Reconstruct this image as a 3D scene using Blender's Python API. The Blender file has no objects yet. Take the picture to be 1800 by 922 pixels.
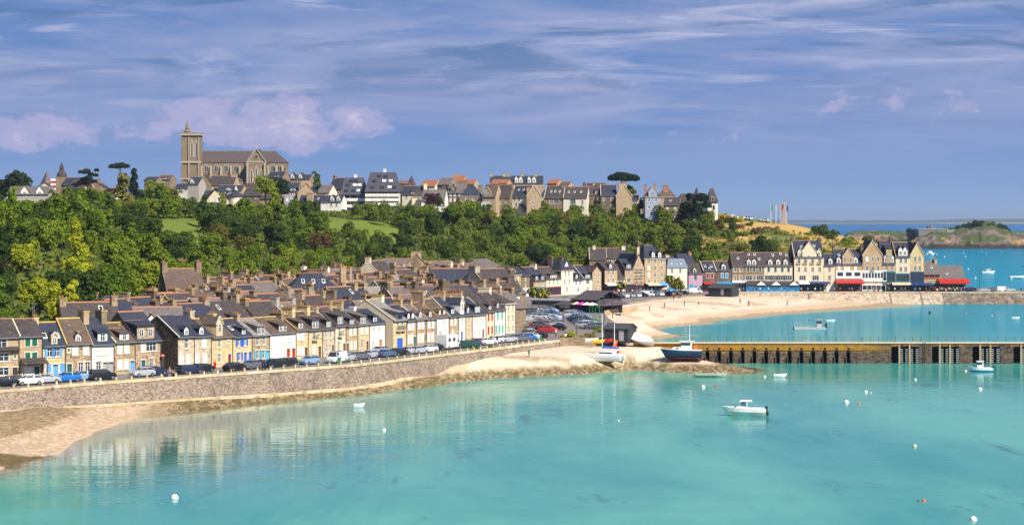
import bpy, bmesh, math, random
import numpy as np
from mathutils import Vector, Matrix
R = math.radians
S = bpy.context.scene
COL = S.collection
random.seed(7)

# ---------------------------------------------------------------- camera
FPX, CX, HY, CZ = 3600.0, 900.0, 383.0, 29.0      # survey constants of the view: focal length, centre, horizon, eye height
cam_d = bpy.data.cameras.new('camera'); cam = bpy.data.objects.new('camera', cam_d); COL.objects.link(cam)
cam.location = (0, 0, CZ); cam.rotation_euler = (R(90), 0, 0)
cam_d.sensor_width = 36; cam_d.lens = 72; cam_d.shift_y = -78/1800
cam_d.clip_start = 1; cam_d.clip_end = 60000
S.camera = cam
S.view_settings.view_transform = 'Standard'; S.view_settings.look = 'None'
S.view_settings.gamma = 1; S.view_settings.use_curve_mapping = False
S.view_settings.exposure = 0.48
S.cycles.max_bounces = 6; S.cycles.transparent_max_bounces = 8; S.cycles.volume_bounces = 0
S.cycles.caustics_reflective = False; S.cycles.caustics_refractive = False

# ---------------------------------------------------------------- sun and sky
SUN_AZ = (0.68, -0.73); SUN_EL = R(43)
sd = bpy.data.lights.new('sun', 'SUN'); sd.energy = 4.7; sd.angle = R(0.5); sd.color = (1, .94, .84)
so = bpy.data.objects.new('sun', sd); COL.objects.link(so)
sv = Vector((SUN_AZ[0]*math.cos(SUN_EL), SUN_AZ[1]*math.cos(SUN_EL), math.sin(SUN_EL))).normalized()
so.rotation_euler = (-sv).to_track_quat('-Z', 'Y').to_euler(); so.location = (60, -60, 120)

W = bpy.data.worlds.new('World'); S.world = W; W.use_nodes = True
nt = W.node_tree; nt.nodes.clear()
def N(nt, t, **k):
    n = nt.nodes.new(t)
    for a, b in k.items():
        if a.startswith('i_'):
            a = a[2:]; a = int(a) if a.isdigit() else a.replace('_', ' ')
            n.inputs[a].default_value = b
        else: setattr(n, a, b)
    return n
def L(nt, a, ao, b, bi): nt.links.new(a.outputs[ao], b.inputs[bi])
def ramp(nt, stops, interp='LINEAR'):
    r = nt.nodes.new('ShaderNodeValToRGB'); cr = r.color_ramp; cr.interpolation = interp
    while len(cr.elements) < len(stops): cr.elements.new(0.5)
    for e, (p, c) in zip(cr.elements, stops):
        e.position = p; e.color = (c[0], c[1], c[2], 1) if hasattr(c, '__len__') else (c, c, c, 1)
    return r
def math_n(nt, op, a, b=None, clamp=False):
    n = nt.nodes.new('ShaderNodeMath'); n.operation = op; n.use_clamp = clamp
    for i, v in enumerate((a, b)):
        if v is None: continue
        if isinstance(v, (int, float)): n.inputs[i].default_value = v
        else: nt.links.new(v, n.inputs[i])
    return n.outputs[0]
def mixc(nt, fac, a, b, mode='MIX'):
    n = nt.nodes.new('ShaderNodeMix'); n.data_type = 'RGBA'; n.blend_type = mode
    for i, v in ((0, fac), (6, a), (7, b)):
        if isinstance(v, (int, float)): n.inputs[i].default_value = v
        elif isinstance(v, tuple): n.inputs[i].default_value = (v[0], v[1], v[2], 1)
        else: nt.links.new(v, n.inputs[i])
    return n.outputs[2]

def build_world():
    out = N(nt, 'ShaderNodeOutputWorld')
    sky = N(nt, 'ShaderNodeTexSky', sky_type='NISHITA', sun_disc=False, sun_elevation=SUN_EL,
            sun_rotation=math.atan2(SUN_AZ[0], SUN_AZ[1]), altitude=30, air_density=1.2, dust_density=.6, ozone_density=2.0)
    bg1 = N(nt, 'ShaderNodeBackground'); bg1.inputs[1].default_value = .07; L(nt, sky, 0, bg1, 0)
    tc = N(nt, 'ShaderNodeTexCoord'); sp = N(nt, 'ShaderNodeSeparateXYZ'); L(nt, tc, 'Generated', sp, 0)
    X, Y, Z = sp.outputs
    hyp = math_n(nt, 'SQRT', math_n(nt, 'ADD', math_n(nt, 'MULTIPLY', X, X), math_n(nt, 'MULTIPLY', Y, Y)))
    el = math_n(nt, 'DIVIDE', Z, hyp)                       # tangent of the elevation
    ax = math_n(nt, 'DIVIDE', X, hyp)
    def coord(sx, sz, off):
        c = N(nt, 'ShaderNodeCombineXYZ')
        nt.links.new(math_n(nt, 'MULTIPLY', ax, sx), c.inputs[0]); nt.links.new(math_n(nt, 'MULTIPLY', Y, 3.0), c.inputs[1])
        nt.links.new(math_n(nt, 'ADD', math_n(nt, 'MULTIPLY', el, sz), off), c.inputs[2]); return c.outputs[0]
    def noise(vec, sc, det=5, rough=.55, dist=0):
        n = N(nt, 'ShaderNodeTexNoise'); n.inputs['Scale'].default_value = sc; n.inputs['Detail'].default_value = det
        n.inputs['Roughness'].default_value = rough; n.inputs['Distortion'].default_value = dist
        nt.links.new(vec, n.inputs['Vector']); return n.outputs[0]
    def rr(v, a, b):                                         # smooth step
        m = N(nt, 'ShaderNodeMapRange', interpolation_type='SMOOTHSTEP'); m.inputs[1].default_value = a; m.inputs[2].default_value = b
        nt.links.new(v, m.inputs[0]); return m.outputs[0]
    elr = math_n(nt, 'MULTIPLY', el, 8.0, True)
    g = ramp(nt, [(0, (.27, .43, .68)), (.15, (.20, .34, .62)), (.4, (.145, .265, .56)), (.85, (.13, .24, .52)), (1, (.12, .22, .48))])
    nt.links.new(elr, g.inputs[0]); col = g.outputs[0]
    n1 = noise(coord(7, 42, 3.1), 1.0, 6, .56, .5)           # broad lavender layers
    hi = rr(el, .012, .07)
    m1 = math_n(nt, 'MULTIPLY', rr(n1, .30, .58), math_n(nt, 'ADD', math_n(nt, 'MULTIPLY', hi, .66), .24))
    col = mixc(nt, m1, col, (.30, .36, .59))
    n2 = noise(coord(9, 95, 8.6), 1.0, 7, .6, .9)            # thin bright streaks high up
    m2 = math_n(nt, 'MULTIPLY', rr(n2, .50, .70), math_n(nt, 'MULTIPLY', rr(el, .02, .09), .72))
    col = mixc(nt, m2, col, (.50, .525, .72))
    n3 = noise(coord(9, 60, 1.7), 1.0, 7, .6, .8)           # slate blue undersides
    m3 = math_n(nt, 'MULTIPLY', rr(n3, .47, .66), math_n(nt, 'MULTIPLY', rr(el, .035, .085), .85))
    col = mixc(nt, m3, col, (.10, .20, .41))
    # cumulus bank low in the sky
    def cum(x0, wx, z0, wz, amp):
        a = math_n(nt, 'DIVIDE', math_n(nt, 'SUBTRACT', ax, x0), wx); b = math_n(nt, 'DIVIDE', math_n(nt, 'SUBTRACT', el, z0), wz)
        d = math_n(nt, 'ADD', math_n(nt, 'MULTIPLY', a, a), math_n(nt, 'MULTIPLY', b, b))
        return math_n(nt, 'MULTIPLY', math_n(nt, 'SUBTRACT', 1.0, d, True), amp)
    env = math_n(nt, 'ADD', cum(-.120, .085, .045, .018, .95), cum(-.225, .045, .042, .014, .8))
    env = math_n(nt, 'ADD', env, cum(.19, .12, .054, .013, .40)); env = math_n(nt, 'ADD', env, cum(.08, .10, .038, .012, .30)); env = math_n(nt, 'ADD', env, cum(-.01, .16, .068, .014, .22)); env = math_n(nt, 'ADD', env, cum(-.16, .12, .092, .014, .2))
    n4 = noise(coord(42, 70, 5.2), 1.0, 9, .66, .3)
    m4 = rr(math_n(nt, 'ADD', math_n(nt, 'MULTIPLY', env, .42), n4), .66, .80)
    col = mixc(nt, math_n(nt, 'MULTIPLY', m4, .72), col, (.45, .43, .66))
    m5 = rr(math_n(nt, 'ADD', math_n(nt, 'MULTIPLY', env, .42), n4), .83, 1.02)
    col = mixc(nt, math_n(nt, 'MULTIPLY', m5, .55), col, (.74, .64, .76))
    bg2 = N(nt, 'ShaderNodeBackground'); bg2.inputs[1].default_value = .76; nt.links.new(col, bg2.inputs[0])
    mx = N(nt, 'ShaderNodeMixShader'); nt.links.new(rr(el, .16, .5), mx.inputs[0])
    L(nt, bg2, 0, mx, 1); L(nt, bg1, 0, mx, 2); L(nt, mx, 0, out, 0)
build_world()

# ---------------------------------------------------------------- helpers
def at(px, py, z):                      # survey ray to a level plane
    D = FPX*(CZ-z)/(py-HY); return Vector(((px-CX)/FPX*D, D, z))
def pd(px, D, z=0.0): return Vector(((px-CX)/FPX*D, D, z))
def zy(py, D): return CZ-(py-HY)*D/FPX   # height seen at row py at distance D
def zq(Y): return 4.5-.7*min(max((Y-410)/230, 0), 1)
def gq(px, py):                         # point on the quay surface
    z = 4.4
    for _ in range(6): z = zq(FPX*(CZ-z)/(py-HY))
    return at(px, py, z)
MATS = {}
def principled(name):
    m = bpy.data.materials.new(name); m.use_nodes = True; t = m.node_tree
    return m, t, t.nodes['Principled BSDF']
def pos(t, sx=1, sy=1, sz=1):
    g = N(t, 'ShaderNodeNewGeometry'); mp = N(t, 'ShaderNodeMapping'); mp.inputs['Scale'].default_value = (sx, sy, sz)
    L(t, g, 'Position', mp, 0); return mp.outputs[0]
def nz(t, vec, sc, det=3, rough=.5, dist=0):
    n = N(t, 'ShaderNodeTexNoise'); n.inputs['Scale'].default_value = sc; n.inputs['Detail'].default_value = det
    n.inputs['Roughness'].default_value = rough; n.inputs['Distortion'].default_value = dist
    t.links.new(vec, n.inputs['Vector']); return n.outputs[0]
def step(t, v, a, b):
    m = N(t, 'ShaderNodeMapRange', interpolation_type='SMOOTHSTEP'); m.inputs[1].default_value = a; m.inputs[2].default_value = b
    t.links.new(v, m.inputs[0]); return m.outputs[0]
def bump(t, b, h, strength, dist=.1):
    n = N(t, 'ShaderNodeBump'); n.inputs['Strength'].default_value = strength; n.inputs['Distance'].default_value = dist
    t.links.new(h, n.inputs['Height']); t.links.new(n.outputs[0], b.inputs['Normal'])
def sc3(c, k): return (c[0]*k, c[1]*k, c[2]*k)
def plain(name, c, rough=.6, metal=0, var=.12, scale=2.0, spec=.3):
    if name in MATS: return MATS[name]
    m, t, b = principled(name)
    v = nz(t, pos(t), scale, 3)
    cc = mixc(t, v, sc3(c, 1-var), sc3(c, 1+var)); t.links.new(cc, b.inputs['Base Color'])
    b.inputs['Roughness'].default_value = rough; b.inputs['Metallic'].default_value = metal
    b.inputs['Specular IOR Level'].default_value = spec
    MATS[name] = m; return m
def stone(name, c1, c2, mortar, size=2.2, stain=.35):
    """rubble masonry: cells of differing colour with pale joints"""
    if name in MATS: return MATS[name]
    m, t, b = principled(name); p = pos(t, 1, 1, 1.5)
    vo = N(t, 'ShaderNodeTexVoronoi'); vo.inputs['Scale'].default_value = size; t.links.new(p, vo.inputs['Vector'])
    sp = N(t, 'ShaderNodeSeparateColor'); L(t, vo, 'Color', sp, 0)
    c = mixc(t, sp.outputs[0], c1, c2)
    c = mixc(t, math_n(t, 'MULTIPLY', step(t, sp.outputs[1], .72, .9), .7), c, mortar)
    c = mixc(t, math_n(t, 'MULTIPLY', step(t, sp.outputs[2], .8, .95), .6), c, sc3(c1, .45))
    ve = N(t, 'ShaderNodeTexVoronoi', feature='DISTANCE_TO_EDGE'); ve.inputs['Scale'].default_value = size; t.links.new(p, ve.inputs['Vector'])
    e = math_n(t, 'SUBTRACT', 1.0, step(t, ve.outputs[0], .0, .12))
    c = mixc(t, math_n(t, 'MULTIPLY', e, .55), c, mortar)
    st = step(t, nz(t, pos(t, 1, 1, .35), .5, 5, .6), .45, .75)
    c = mixc(t, math_n(t, 'MULTIPLY', st, stain), c, sc3(c1, .55))
    t.links.new(c, b.inputs['Base Color']); b.inputs['Roughness'].default_value = .9; b.inputs['Specular IOR Level'].default_value = .15
    bump(t, b, ve.outputs[0], .5, .08)
    MATS[name] = m; return m
def ashlar(name, c, joint, var=.18):
    if name in MATS: return MATS[name]
    m, t, b = principled(name)
    p = pos(t)
    sx = N(t, 'ShaderNodeSeparateXYZ'); t.links.new(p, sx.inputs[0])
    cb = N(t, 'ShaderNodeCombineXYZ'); t.links.new(math_n(t, 'ADD', sx.outputs[0], sx.outputs[1]), cb.inputs[0]); t.links.new(sx.outputs[2], cb.inputs[1])
    br = N(t, 'ShaderNodeTexBrick'); br.inputs['Scale'].default_value = 1.0; br.inputs['Brick Width'].default_value = .9; br.inputs['Row Height'].default_value = .38
    br.inputs['Mortar Size'].default_value = .022; br.inputs['Color1'].default_value = (*sc3(c, 1+var), 1); br.inputs['Color2'].default_value = (*sc3(c, 1-var), 1)
    br.inputs['Mortar'].default_value = (*joint, 1); t.links.new(cb.outputs[0], br.inputs[0])
    st = step(t, nz(t, pos(t, 1, 1, .3), .6, 5, .6), .45, .8)
    cc = mixc(t, math_n(t, 'MULTIPLY', st, .4), br.outputs[0], sc3(c, .55))
    t.links.new(cc, b.inputs['Base Color']); b.inputs['Roughness'].default_value = .88; b.inputs['Specular IOR Level'].default_value = .15
    MATS[name] = m; return m
def render_wall(name, c, stain=.25):
    if name in MATS: return MATS[name]
    m, t, b = principled(name)
    st = step(t, nz(t, pos(t, 1.2, 1.2, .22), .8, 6, .65), .42, .8)
    fine = nz(t, pos(t), 5, 2)
    cc = mixc(t, math_n(t, 'MULTIPLY', st, stain), c, sc3(c, .6))
    cc = mixc(t, math_n(t, 'MULTIPLY', fine, .12), cc, sc3(c, .75))
    t.links.new(cc, b.inputs['Base Color']); b.inputs['Roughness'].default_value = .9; b.inputs['Specular IOR Level'].default_value = .12
    MATS[name] = m; return m
def slate(name, c, c2, lichen=.0, rows=2.6):
    if name in MATS: return MATS[name]
    m, t, b = principled(name)
    p = pos(t)
    vo = N(t, 'ShaderNodeTexVoronoi'); vo.inputs['Scale'].default_value = 2.4; t.links.new(pos(t, 1, 1, 1.6), vo.inputs['Vector'])
    sp = N(t, 'ShaderNodeSeparateColor'); L(t, vo, 'Color', sp, 0)
    cc = mixc(t, sp.outputs[0], c, c2)
    big = step(t, nz(t, p, .35, 5, .65), .4, .7); cc = mixc(t, math_n(t, 'MULTIPLY', big, .6), cc, c2)
    wv = N(t, 'ShaderNodeTexWave', wave_type='BANDS', bands_direction='Z'); wv.inputs['Scale'].default_value = rows/2; wv.inputs['Distortion'].default_value = .6
    t.links.new(p, wv.inputs['Vector'])
    cc = mixc(t, math_n(t, 'MULTIPLY', wv.outputs[1], .28), cc, sc3(c, .5))
    if lichen:
        li = step(t, nz(t, p, 1.1, 6, .7), .60, .68)
        cc = mixc(t, math_n(t, 'MULTIPLY', li, lichen), cc, (.50, .34, .06))
    t.links.new(cc, b.inputs['Base Color']); b.inputs['Roughness'].default_value = .7; b.inputs['Specular IOR Level'].default_value = .18
    bump(t, b, wv.outputs[1], .25, .05)
    MATS[name] = m; return m

class MB:
    """collects faces with a material slot each, builds ONE mesh"""
    def __init__(s): s.v = []; s.f = []; s.m = []; s.mats = []
    def mi(s, mat):
        if mat not in s.mats: s.mats.append(mat)
        return s.mats.index(mat)
    def poly(s, pts, mat):
        i = len(s.v); s.v += [tuple(p) for p in pts]; s.f.append(tuple(range(i, i+len(pts)))); s.m.append(s.mi(mat))
    def box(s, x0, x1, y0, y1, z0, z1, mat):
        i = len(s.v)
        s.v += [(x0,y0,z0),(x1,y0,z0),(x1,y1,z0),(x0,y1,z0),(x0,y0,z1),(x1,y0,z1),(x1,y1,z1),(x0,y1,z1)]
        for q in ((0,3,2,1),(4,5,6,7),(0,1,5,4),(1,2,6,5),(2,3,7,6),(3,0,4,7)):
            s.f.append(tuple(i+k for k in q)); s.m.append(s.mi(mat))
    def hexa(s, a, mat):                # eight corners, bottom four then top four
        i = len(s.v); s.v += [tuple(p) for p in a]
        for q in ((0,3,2,1),(4,5,6,7),(0,1,5,4),(1,2,6,5),(2,3,7,6),(3,0,4,7)):
            s.f.append(tuple(i+k for k in q)); s.m.append(s.mi(mat))
    def prism(s, prof, axis, a, b, mat):   # profile of 2D points swept along an axis from a to b
        def P(u, w, t): return (t, u, w) if axis == 'x' else ((u, t, w) if axis == 'y' else (u, w, t))
        i = len(s.v); n = len(prof)
        s.v += [P(u, w, a) for u, w in prof]+[P(u, w, b) for u, w in prof]; k = s.mi(mat)
        s.f += [tuple(range(i+n-1, i-1, -1)), tuple(range(i+n, i+2*n))]; s.m += [k, k]
        for j in range(n):
            j2 = (j+1) % n; s.f.append((i+j, i+j2, i+n+j2, i+n+j)); s.m.append(k)
    def tube(s, p0, p1, r0, r1, mat, n=8, caps=True):
        p0, p1 = Vector(p0), Vector(p1); d = (p1-p0).normalized()
        a = d.orthogonal().normalized(); b = d.cross(a); i = len(s.v); k = s.mi(mat)
        for p, r in ((p0, r0), (p1, r1)):
            s.v += [tuple(p+(a*math.cos(2*math.pi*j/n)+b*math.sin(2*math.pi*j/n))*r) for j in range(n)]
        for j in range(n): j2 = (j+1) % n; s.f.append((i+j, i+j2, i+n+j2, i+n+j)); s.m.append(k)
        if caps: s.f += [tuple(range(i+n-1, i-1, -1)), tuple(range(i+n, i+2*n))]; s.m += [k, k]
    def lathe(s, prof, mat, n=14, c=(0, 0)):
        i = len(s.v); k = s.mi(mat)
        for r, z in prof: s.v += [(c[0]+r*math.cos(2*math.pi*j/n), c[1]+r*math.sin(2*math.pi*j/n), z) for j in range(n)]
        for q in range(len(prof)-1):
            for j in range(n): j2 = (j+1) % n; s.f.append((i+q*n+j, i+q*n+j2, i+(q+1)*n+j2, i+(q+1)*n+j)); s.m.append(k)
        s.f.append(tuple(i+j for j in range(n-1, -1, -1))); s.m.append(k)
        s.f.append(tuple(i+(len(prof)-1)*n+j for j in range(n))); s.m.append(k)
    def loft(s, rings, mat, closed=True, caps=True):
        i = len(s.v); n = len(rings[0]); k = s.mi(mat)
        for r in rings: s.v += [tuple(p) for p in r]
        for q in range(len(rings)-1):
            for j in range(n if closed else n-1):
                j2 = (j+1) % n; s.f.append((i+q*n+j, i+q*n+j2, i+(q+1)*n+j2, i+(q+1)*n+j)); s.m.append(k)
        if caps: s.f += [tuple(i+j for j in range(n-1, -1, -1)), tuple(i+(len(rings)-1)*n+j for j in range(n))]; s.m += [k, k]
    def mesh(s, name, smooth=False):
        me = bpy.data.meshes.new(name); me.from_pydata(s.v, [], s.f)
        for m in s.mats: me.materials.append(m)
        me.polygons.foreach_set('material_index', s.m)
        if smooth: me.polygons.foreach_set('use_smooth', [True]*len(s.f))
        me.update(); return me
    def build(s, name, parent=None, smooth=False, loc=None): return ob(name, s.mesh(name, smooth), parent, loc)
def ob(name, data, parent=None, loc=None, rz=0, scale=None):
    o = bpy.data.objects.new(name, data); COL.objects.link(o)
    if parent is not None: o.parent = parent
    if loc is not None: o.location = loc
    if rz: o.rotation_euler = (0, 0, rz)
    if scale is not None: o.scale = scale if hasattr(scale, '__len__') else (scale,)*3
    return o
def tag(o, label, cat, group=None, kind=None):
    if label: o['label'] = label
    if cat: o['category'] = cat
    if group: o['group'] = group
    if kind: o['kind'] = kind
    return o
def thing(name, label, cat, loc=(0, 0, 0), rz=0, group=None, scale=None):
    return tag(ob(name, None, None, loc, rz, scale), label, cat, group)
def dup(o, parent=None):                # a thing with its parts and sub-parts
    c = o.copy(); COL.objects.link(c)
    if parent is not None: c.parent = parent
    for ch in list(o.children): dup(ch, c)
    return c
def setmat(o, i, m):                    # object-level material so that copies can share one mesh
    o.material_slots[i].link = 'OBJECT'; o.material_slots[i].material = m
ONES = 'first second third fourth fifth sixth seventh eighth ninth tenth eleventh twelfth thirteenth fourteenth fifteenth sixteenth seventeenth eighteenth nineteenth'.split()
TENS = ['', '', 'twent', 'thirt', 'fort', 'fift', 'sixt', 'sevent', 'eight', 'ninet']
def nth(n):
    if n < 20: return ONES[n-1]
    if n >= 100: return 'hundred-and-'+nth(n-100) if n > 100 else 'hundredth'
    t, u = divmod(n, 10); return TENS[t]+('ieth' if u == 0 else 'y-'+ONES[u-1])
# ---------------------------------------------------------------- the land: one sheet of beach, sea bed, hill and headland
CAP = [(-120,697),(0,686.5),(150,674),(260,666.5),(360,659.5),(500,650),(620,641.2),(700,632.5),(800,620.5),(880,611),(960,600.8),(983,598)]
FOOT = [(-120,733),(0,722),(150,713),(260,706),(360,699),(500,690.5),(620,681),(700,667),(800,645),(880,627),(960,607),(983,602)]
def ip(tab, x, k=1): return float(np.interp(x, [t[0] for t in tab], [t[k] for t in tab]))
capW = [gq(*c) for c in CAP]
footW = []
for (px, py), c in zip(FOOT, capW):
    D = c.y-2.7 if px < 850 else c.y-2.0
    footW.append(pd(px, D, zy(py, D)))
HILL = {  # survey columns: foot, toe, mid, rim, plateau edge, plateau, back
 -130: [(302,3.2),(312,8),(330,17),(375,22.5),(470,25.5),(900,37.5),(1700,30)],
 0:    [(318,3.2),(326,8),(345,16),(395,22),(480,25.5),(900,37.5),(1700,30)],
 130:  [(345,3.2),(352,8),(385,16.5),(450,23),(560,27),(900,37.5),(1700,30)],
 260:  [(432,3.2),(445,8),(490,16.5),(560,23.5),(625,27.6),(860,34),(1700,30)],
 420:  [(520,3.2),(532,8),(580,16.5),(645,23.5),(705,28),(900,36),(1700,30)],
 600:  [(622,3.2),(636,8),(675,16),(712,23),(752,27.9),(880,34.5),(1700,30)],
 850:  [(700,3.2),(714,8),(758,15.5),(808,22.5),(850,28.5),(892,31.3),(1700,30)],
 1050: [(722,3.2),(735,7),(770,14.5),(820,22.5),(858,30),(900,32),(1700,25)],
 1200: [(722,3.2),(735,7),(765,12.5),(810,19.5),(845,26),(885,28.3),(1300,-6)],
 1300: [(722,3.2),(735,6.5),(765,11.5),(800,17.5),(850,25.5),(890,30),(1200,-6)],
 1380: [(722,3.2),(735,6),(765,11),(800,17),(850,23.5),(880,26.5),(1150,-6)],
 1450: [(722,3.2),(735,5.5),(765,10),(800,15),(840,21),(880,24.6),(1100,-6)],
 1500: [(722,3.2),(735,5),(765,10),(800,15),(835,19.5),(865,21.3),(1010,-6)],
 1545: [(722,3.2),(735,4.5),(765,9),(800,14),(830,17.6),(850,18),(950,-6)],
 1590: [(722,3),(735,3.3),(755,3.4),(775,2),(795,0),(820,-3),(870,-6)],
 1640: [(722,-4),(735,-4),(755,-4.5),(775,-5),(795,-5),(820,-6),(870,-6)],
 2100: [(722,-4),(735,-4),(755,-4.5),(775,-5),(795,-5),(820,-6),(870,-6)]}
HPX = np.array(sorted(HILL)); HD = np.array([[p[0] for p in HILL[k]] for k in HPX]); HZ = np.array([[p[1] for p in HILL[k]] for k in HPX])
def hill(px, D):
    """px, D arrays (same shape) -> hill height"""
    cd = np.stack([np.interp(px, HPX, HD[:, j]) for j in range(7)]); cz = np.stack([np.interp(px, HPX, HZ[:, j]) for j in range(7)])
    z = np.where(D < cd[0], np.where(D < cd[0]-6, -10.0, cz[0]-(cd[0]-D)*.5), cz[6])
    for j in range(6):
        m = (D >= cd[j]) & (D < cd[j+1]); f = (D-cd[j])/(cd[j+1]-cd[j]); z = np.where(m, cz[j]+f*(cz[j+1]-cz[j]), z)
    return z
# beach and bed: smooth surface through surveyed levels
B = []
for px, py in [(-100,850),(0,825),(60,808),(110,792),(130,775),(165,758),(205,743),(260,732),(320,724),(400,716),(500,705),(600,696),(700,684),(800,671),(870,664),(950,660),(1050,654),(1120,650),(1180,646),(1235,641.5),(1275,638),
               (1118,596),(1140,584),(1180,573),(1250,562),(1350,553),(1450,546),(1520,541),(1575,537)]: B.append(at(px, py, 0))
for px, py, z in [(900,631,2.7),(960,616,3.7),(1000,620,3.4),(1040,612,3.9),(1090,612,3.9),(1140,612,3.3),(1060,640,1.2),(1160,634,1.4),(1200,634,1.4),(1235,630,.9),(1200,641,.3),(1240,637,.2),(1160,643,.4),(1290,634,-.2),(950,645,1.3),(870,648,1.4),
                  (60,760,1.2),(20,790,.7),(100,745,1.3),(160,733,1.0),
                  (100,880,-1.2),(200,800,-.7),(300,800,-1.1),(600,760,-1.3),(900,720,-1.3),(1200,690,-1.2),(1400,662,-1),(0,1000,-2.5),(500,900,-2.5),(900,900,-3),(1500,850,-3),(1800,760,-3),(1800,655,-2.5),(1500,650,-1.2),
                  (1130,566,2.6),(1120,548,3.3),(1180,538,3.2),(1240,531,3.2),(1240,545,2.0),(1350,541,1.3),(1320,531,2.6),(1450,537,.9),(1500,536,.6),(1600,534.8,-.1),
                  (1200,592,-1),(1400,578,-1.3),(1600,562,-1.8),(1800,570,-2.5),(1800,545,-2),(1700,537,-1.5),(1150,600,-.3)]: B.append(at(px, py, z))
for f in footW: B.append(f.copy()); 
for px, D, z in [(100,400,3),(400,420,3.2),(700,440,3.2),(850,480,3.2),(960,480,3.2),(1000,430,3.2),(1060,425,3.4),(1000,560,3),(1150,690,3.2),(1300,700,2.6),(1500,700,.5),(1700,700,-2),(1600,760,-3),(1800,800,-4),(1700,1200,-6),(1300,1400,-6),(-100,400,3),(600,600,3),(300,800,3),(900,1000,3),(0,1500,3),(1900,1700,-7),(1000,1700,0)]: B.append(pd(px, D, z))
for f, c in zip(footW, capW): q = c+(c-f).normalized()*4; B.append(Vector((q.x, q.y, max(f.z, 2.6)))) if False else None
B = np.array([[b.x, b.y, b.z] for b in B if b is not None])
def tps(r): return np.where(r > 1e-6, r*r*np.log(r+1e-9), 0)
_c = B[:, :2]; _s = 100.0
_K = tps(np.hypot(_c[:, None, 0]-_c[None, :, 0], _c[:, None, 1]-_c[None, :, 1])/_s)+np.eye(len(B))*1e-5
_P = np.c_[np.ones(len(B)), _c/_s]
_A = np.block([[_K, _P], [_P.T, np.zeros((3, 3))]])
_w = np.linalg.solve(_A, np.r_[B[:, 2], 0, 0, 0])
def beach(X, Y):
    sh = X.shape; X = X.ravel(); Y = Y.ravel(); z = np.empty(len(X))
    for i in range(0, len(X), 20000):
        x, y = X[i:i+20000], Y[i:i+20000]
        r = np.hypot(x[:, None]-_c[None, :, 0], y[:, None]-_c[None, :, 1])/_s
        z[i:i+20000] = tps(r)@_w[:-3]+_w[-3]+_w[-2]*x/_s+_w[-1]*y/_s
    return np.clip(z.reshape(sh), -8, 3.3+0*z.reshape(sh))
def vnoise(X, Y, sc, seed):
    """cheap smooth value noise"""
    rs = np.random.RandomState(seed); g = rs.rand(64, 64); x = X/sc; y = Y/sc
    i = np.floor(x).astype(int); j = np.floor(y).astype(int); fx = x-i; fy = y-j; fx = fx*fx*(3-2*fx); fy = fy*fy*(3-2*fy)
    a = g[i % 64, j % 64]; b = g[(i+1) % 64, j % 64]; c = g[i % 64, (j+1) % 64]; d = g[(i+1) % 64, (j+1) % 64]
    return (a*(1-fx)+b*fx)*(1-fy)+(c*(1-fx)+d*fx)*fy
def ground(X, Y):
    X = np.asarray(X, float); Y = np.asarray(Y, float); px = CX+X/Y*FPX
    b = beach(X, Y); h = hill(px, Y)
    n = (vnoise(X, Y, 23, 1)-.5)*3+(vnoise(X, Y, 9, 2)-.5)*1.4
    h = h+n*np.clip((h-5)/8, 0, 1)*np.clip((27.5-h)/3, 0.12, 1)
    return np.maximum(b+(vnoise(X, Y, 6, 3)-.5)*.07*(b > .2), h)
def gz(x, y): return float(ground(np.array([x]), np.array([y]))[0])
def gpd(px, D): p = pd(px, D); p.z = gz(p.x, p.y); return p

def grid_mesh(name, X, Y, Z, mats, cols=None):
    nr, nc = X.shape; v = np.c_[X.ravel(), Y.ravel(), Z.ravel()]
    me = bpy.data.meshes.new(name); me.vertices.add(len(v)); me.vertices.foreach_set('co', v.ravel())
    a = np.arange(nr*nc).reshape(nr, nc); q = np.stack([a[:-1, :-1], a[:-1, 1:], a[1:, 1:], a[1:, :-1]], -1).reshape(-1, 4)
    me.loops.add(q.size); me.loops.foreach_set('vertex_index', q.ravel())
    me.polygons.add(len(q)); me.polygons.foreach_set('loop_start', np.arange(0, q.size, 4)); me.polygons.foreach_set('loop_total', np.full(len(q), 4))
    me.polygons.foreach_set('use_smooth', np.ones(len(q), bool))
    for m in mats: me.materials.append(m)
    if cols is not None:
        for k, c in cols.items():
            at_ = me.attributes.new(k, 'FLOAT_COLOR', 'POINT'); at_.data.foreach_set('color', c.reshape(-1, 4).ravel())
    me.update(calc_edges=True); return me

def land_material():
    m, t, b = principled('ground')
    a = N(t, 'ShaderNodeAttribute', attribute_name='cover')
    p = pos(t)
    n1 = nz(t, p, .25, 6, .65); n2 = nz(t, p, 2.2, 4, .6)
    c = mixc(t, math_n(t, 'MULTIPLY', n1, .35), a.outputs[0], mixc(t, 1.0, a.outputs[0], (.60, .55, .50), 'MULTIPLY'))
    c = mixc(t, math_n(t, 'MULTIPLY', n2, .3), c, mixc(t, 1.0, a.outputs[0], (.55, .5, .45), 'MULTIPLY'))
    # pebbles and weed where the cover says so (alpha)
    vo = N(t, 'ShaderNodeTexVoronoi'); vo.inputs['Scale'].default_value = 2.2; t.links.new(pos(t, 1, .4, 1), vo.inputs['Vector'])
    sp = N(t, 'ShaderNodeSeparateColor'); L(t, vo, 'Color', sp, 0)
    w = math_n(t, 'MULTIPLY', step(t, math_n(t, 'ADD', math_n(t, 'MULTIPLY', sp.outputs[0], .5), math_n(t, 'MULTIPLY', nz(t, pos(t, 1, .4, 1), .55, 7, .75), .8)), .50, .64), a.outputs['Alpha'])
    c = mixc(t, w, c, mixc(t, sp.outputs[1], (.10, .08, .035), (.22, .155, .08)))
    t.links.new(c, b.inputs['Base Color']); b.inputs['Roughness'].default_value = .95; b.inputs['Specular IOR Level'].default_value = .1
    bump(t, b, n2, .6, .25)
    return m
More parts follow.
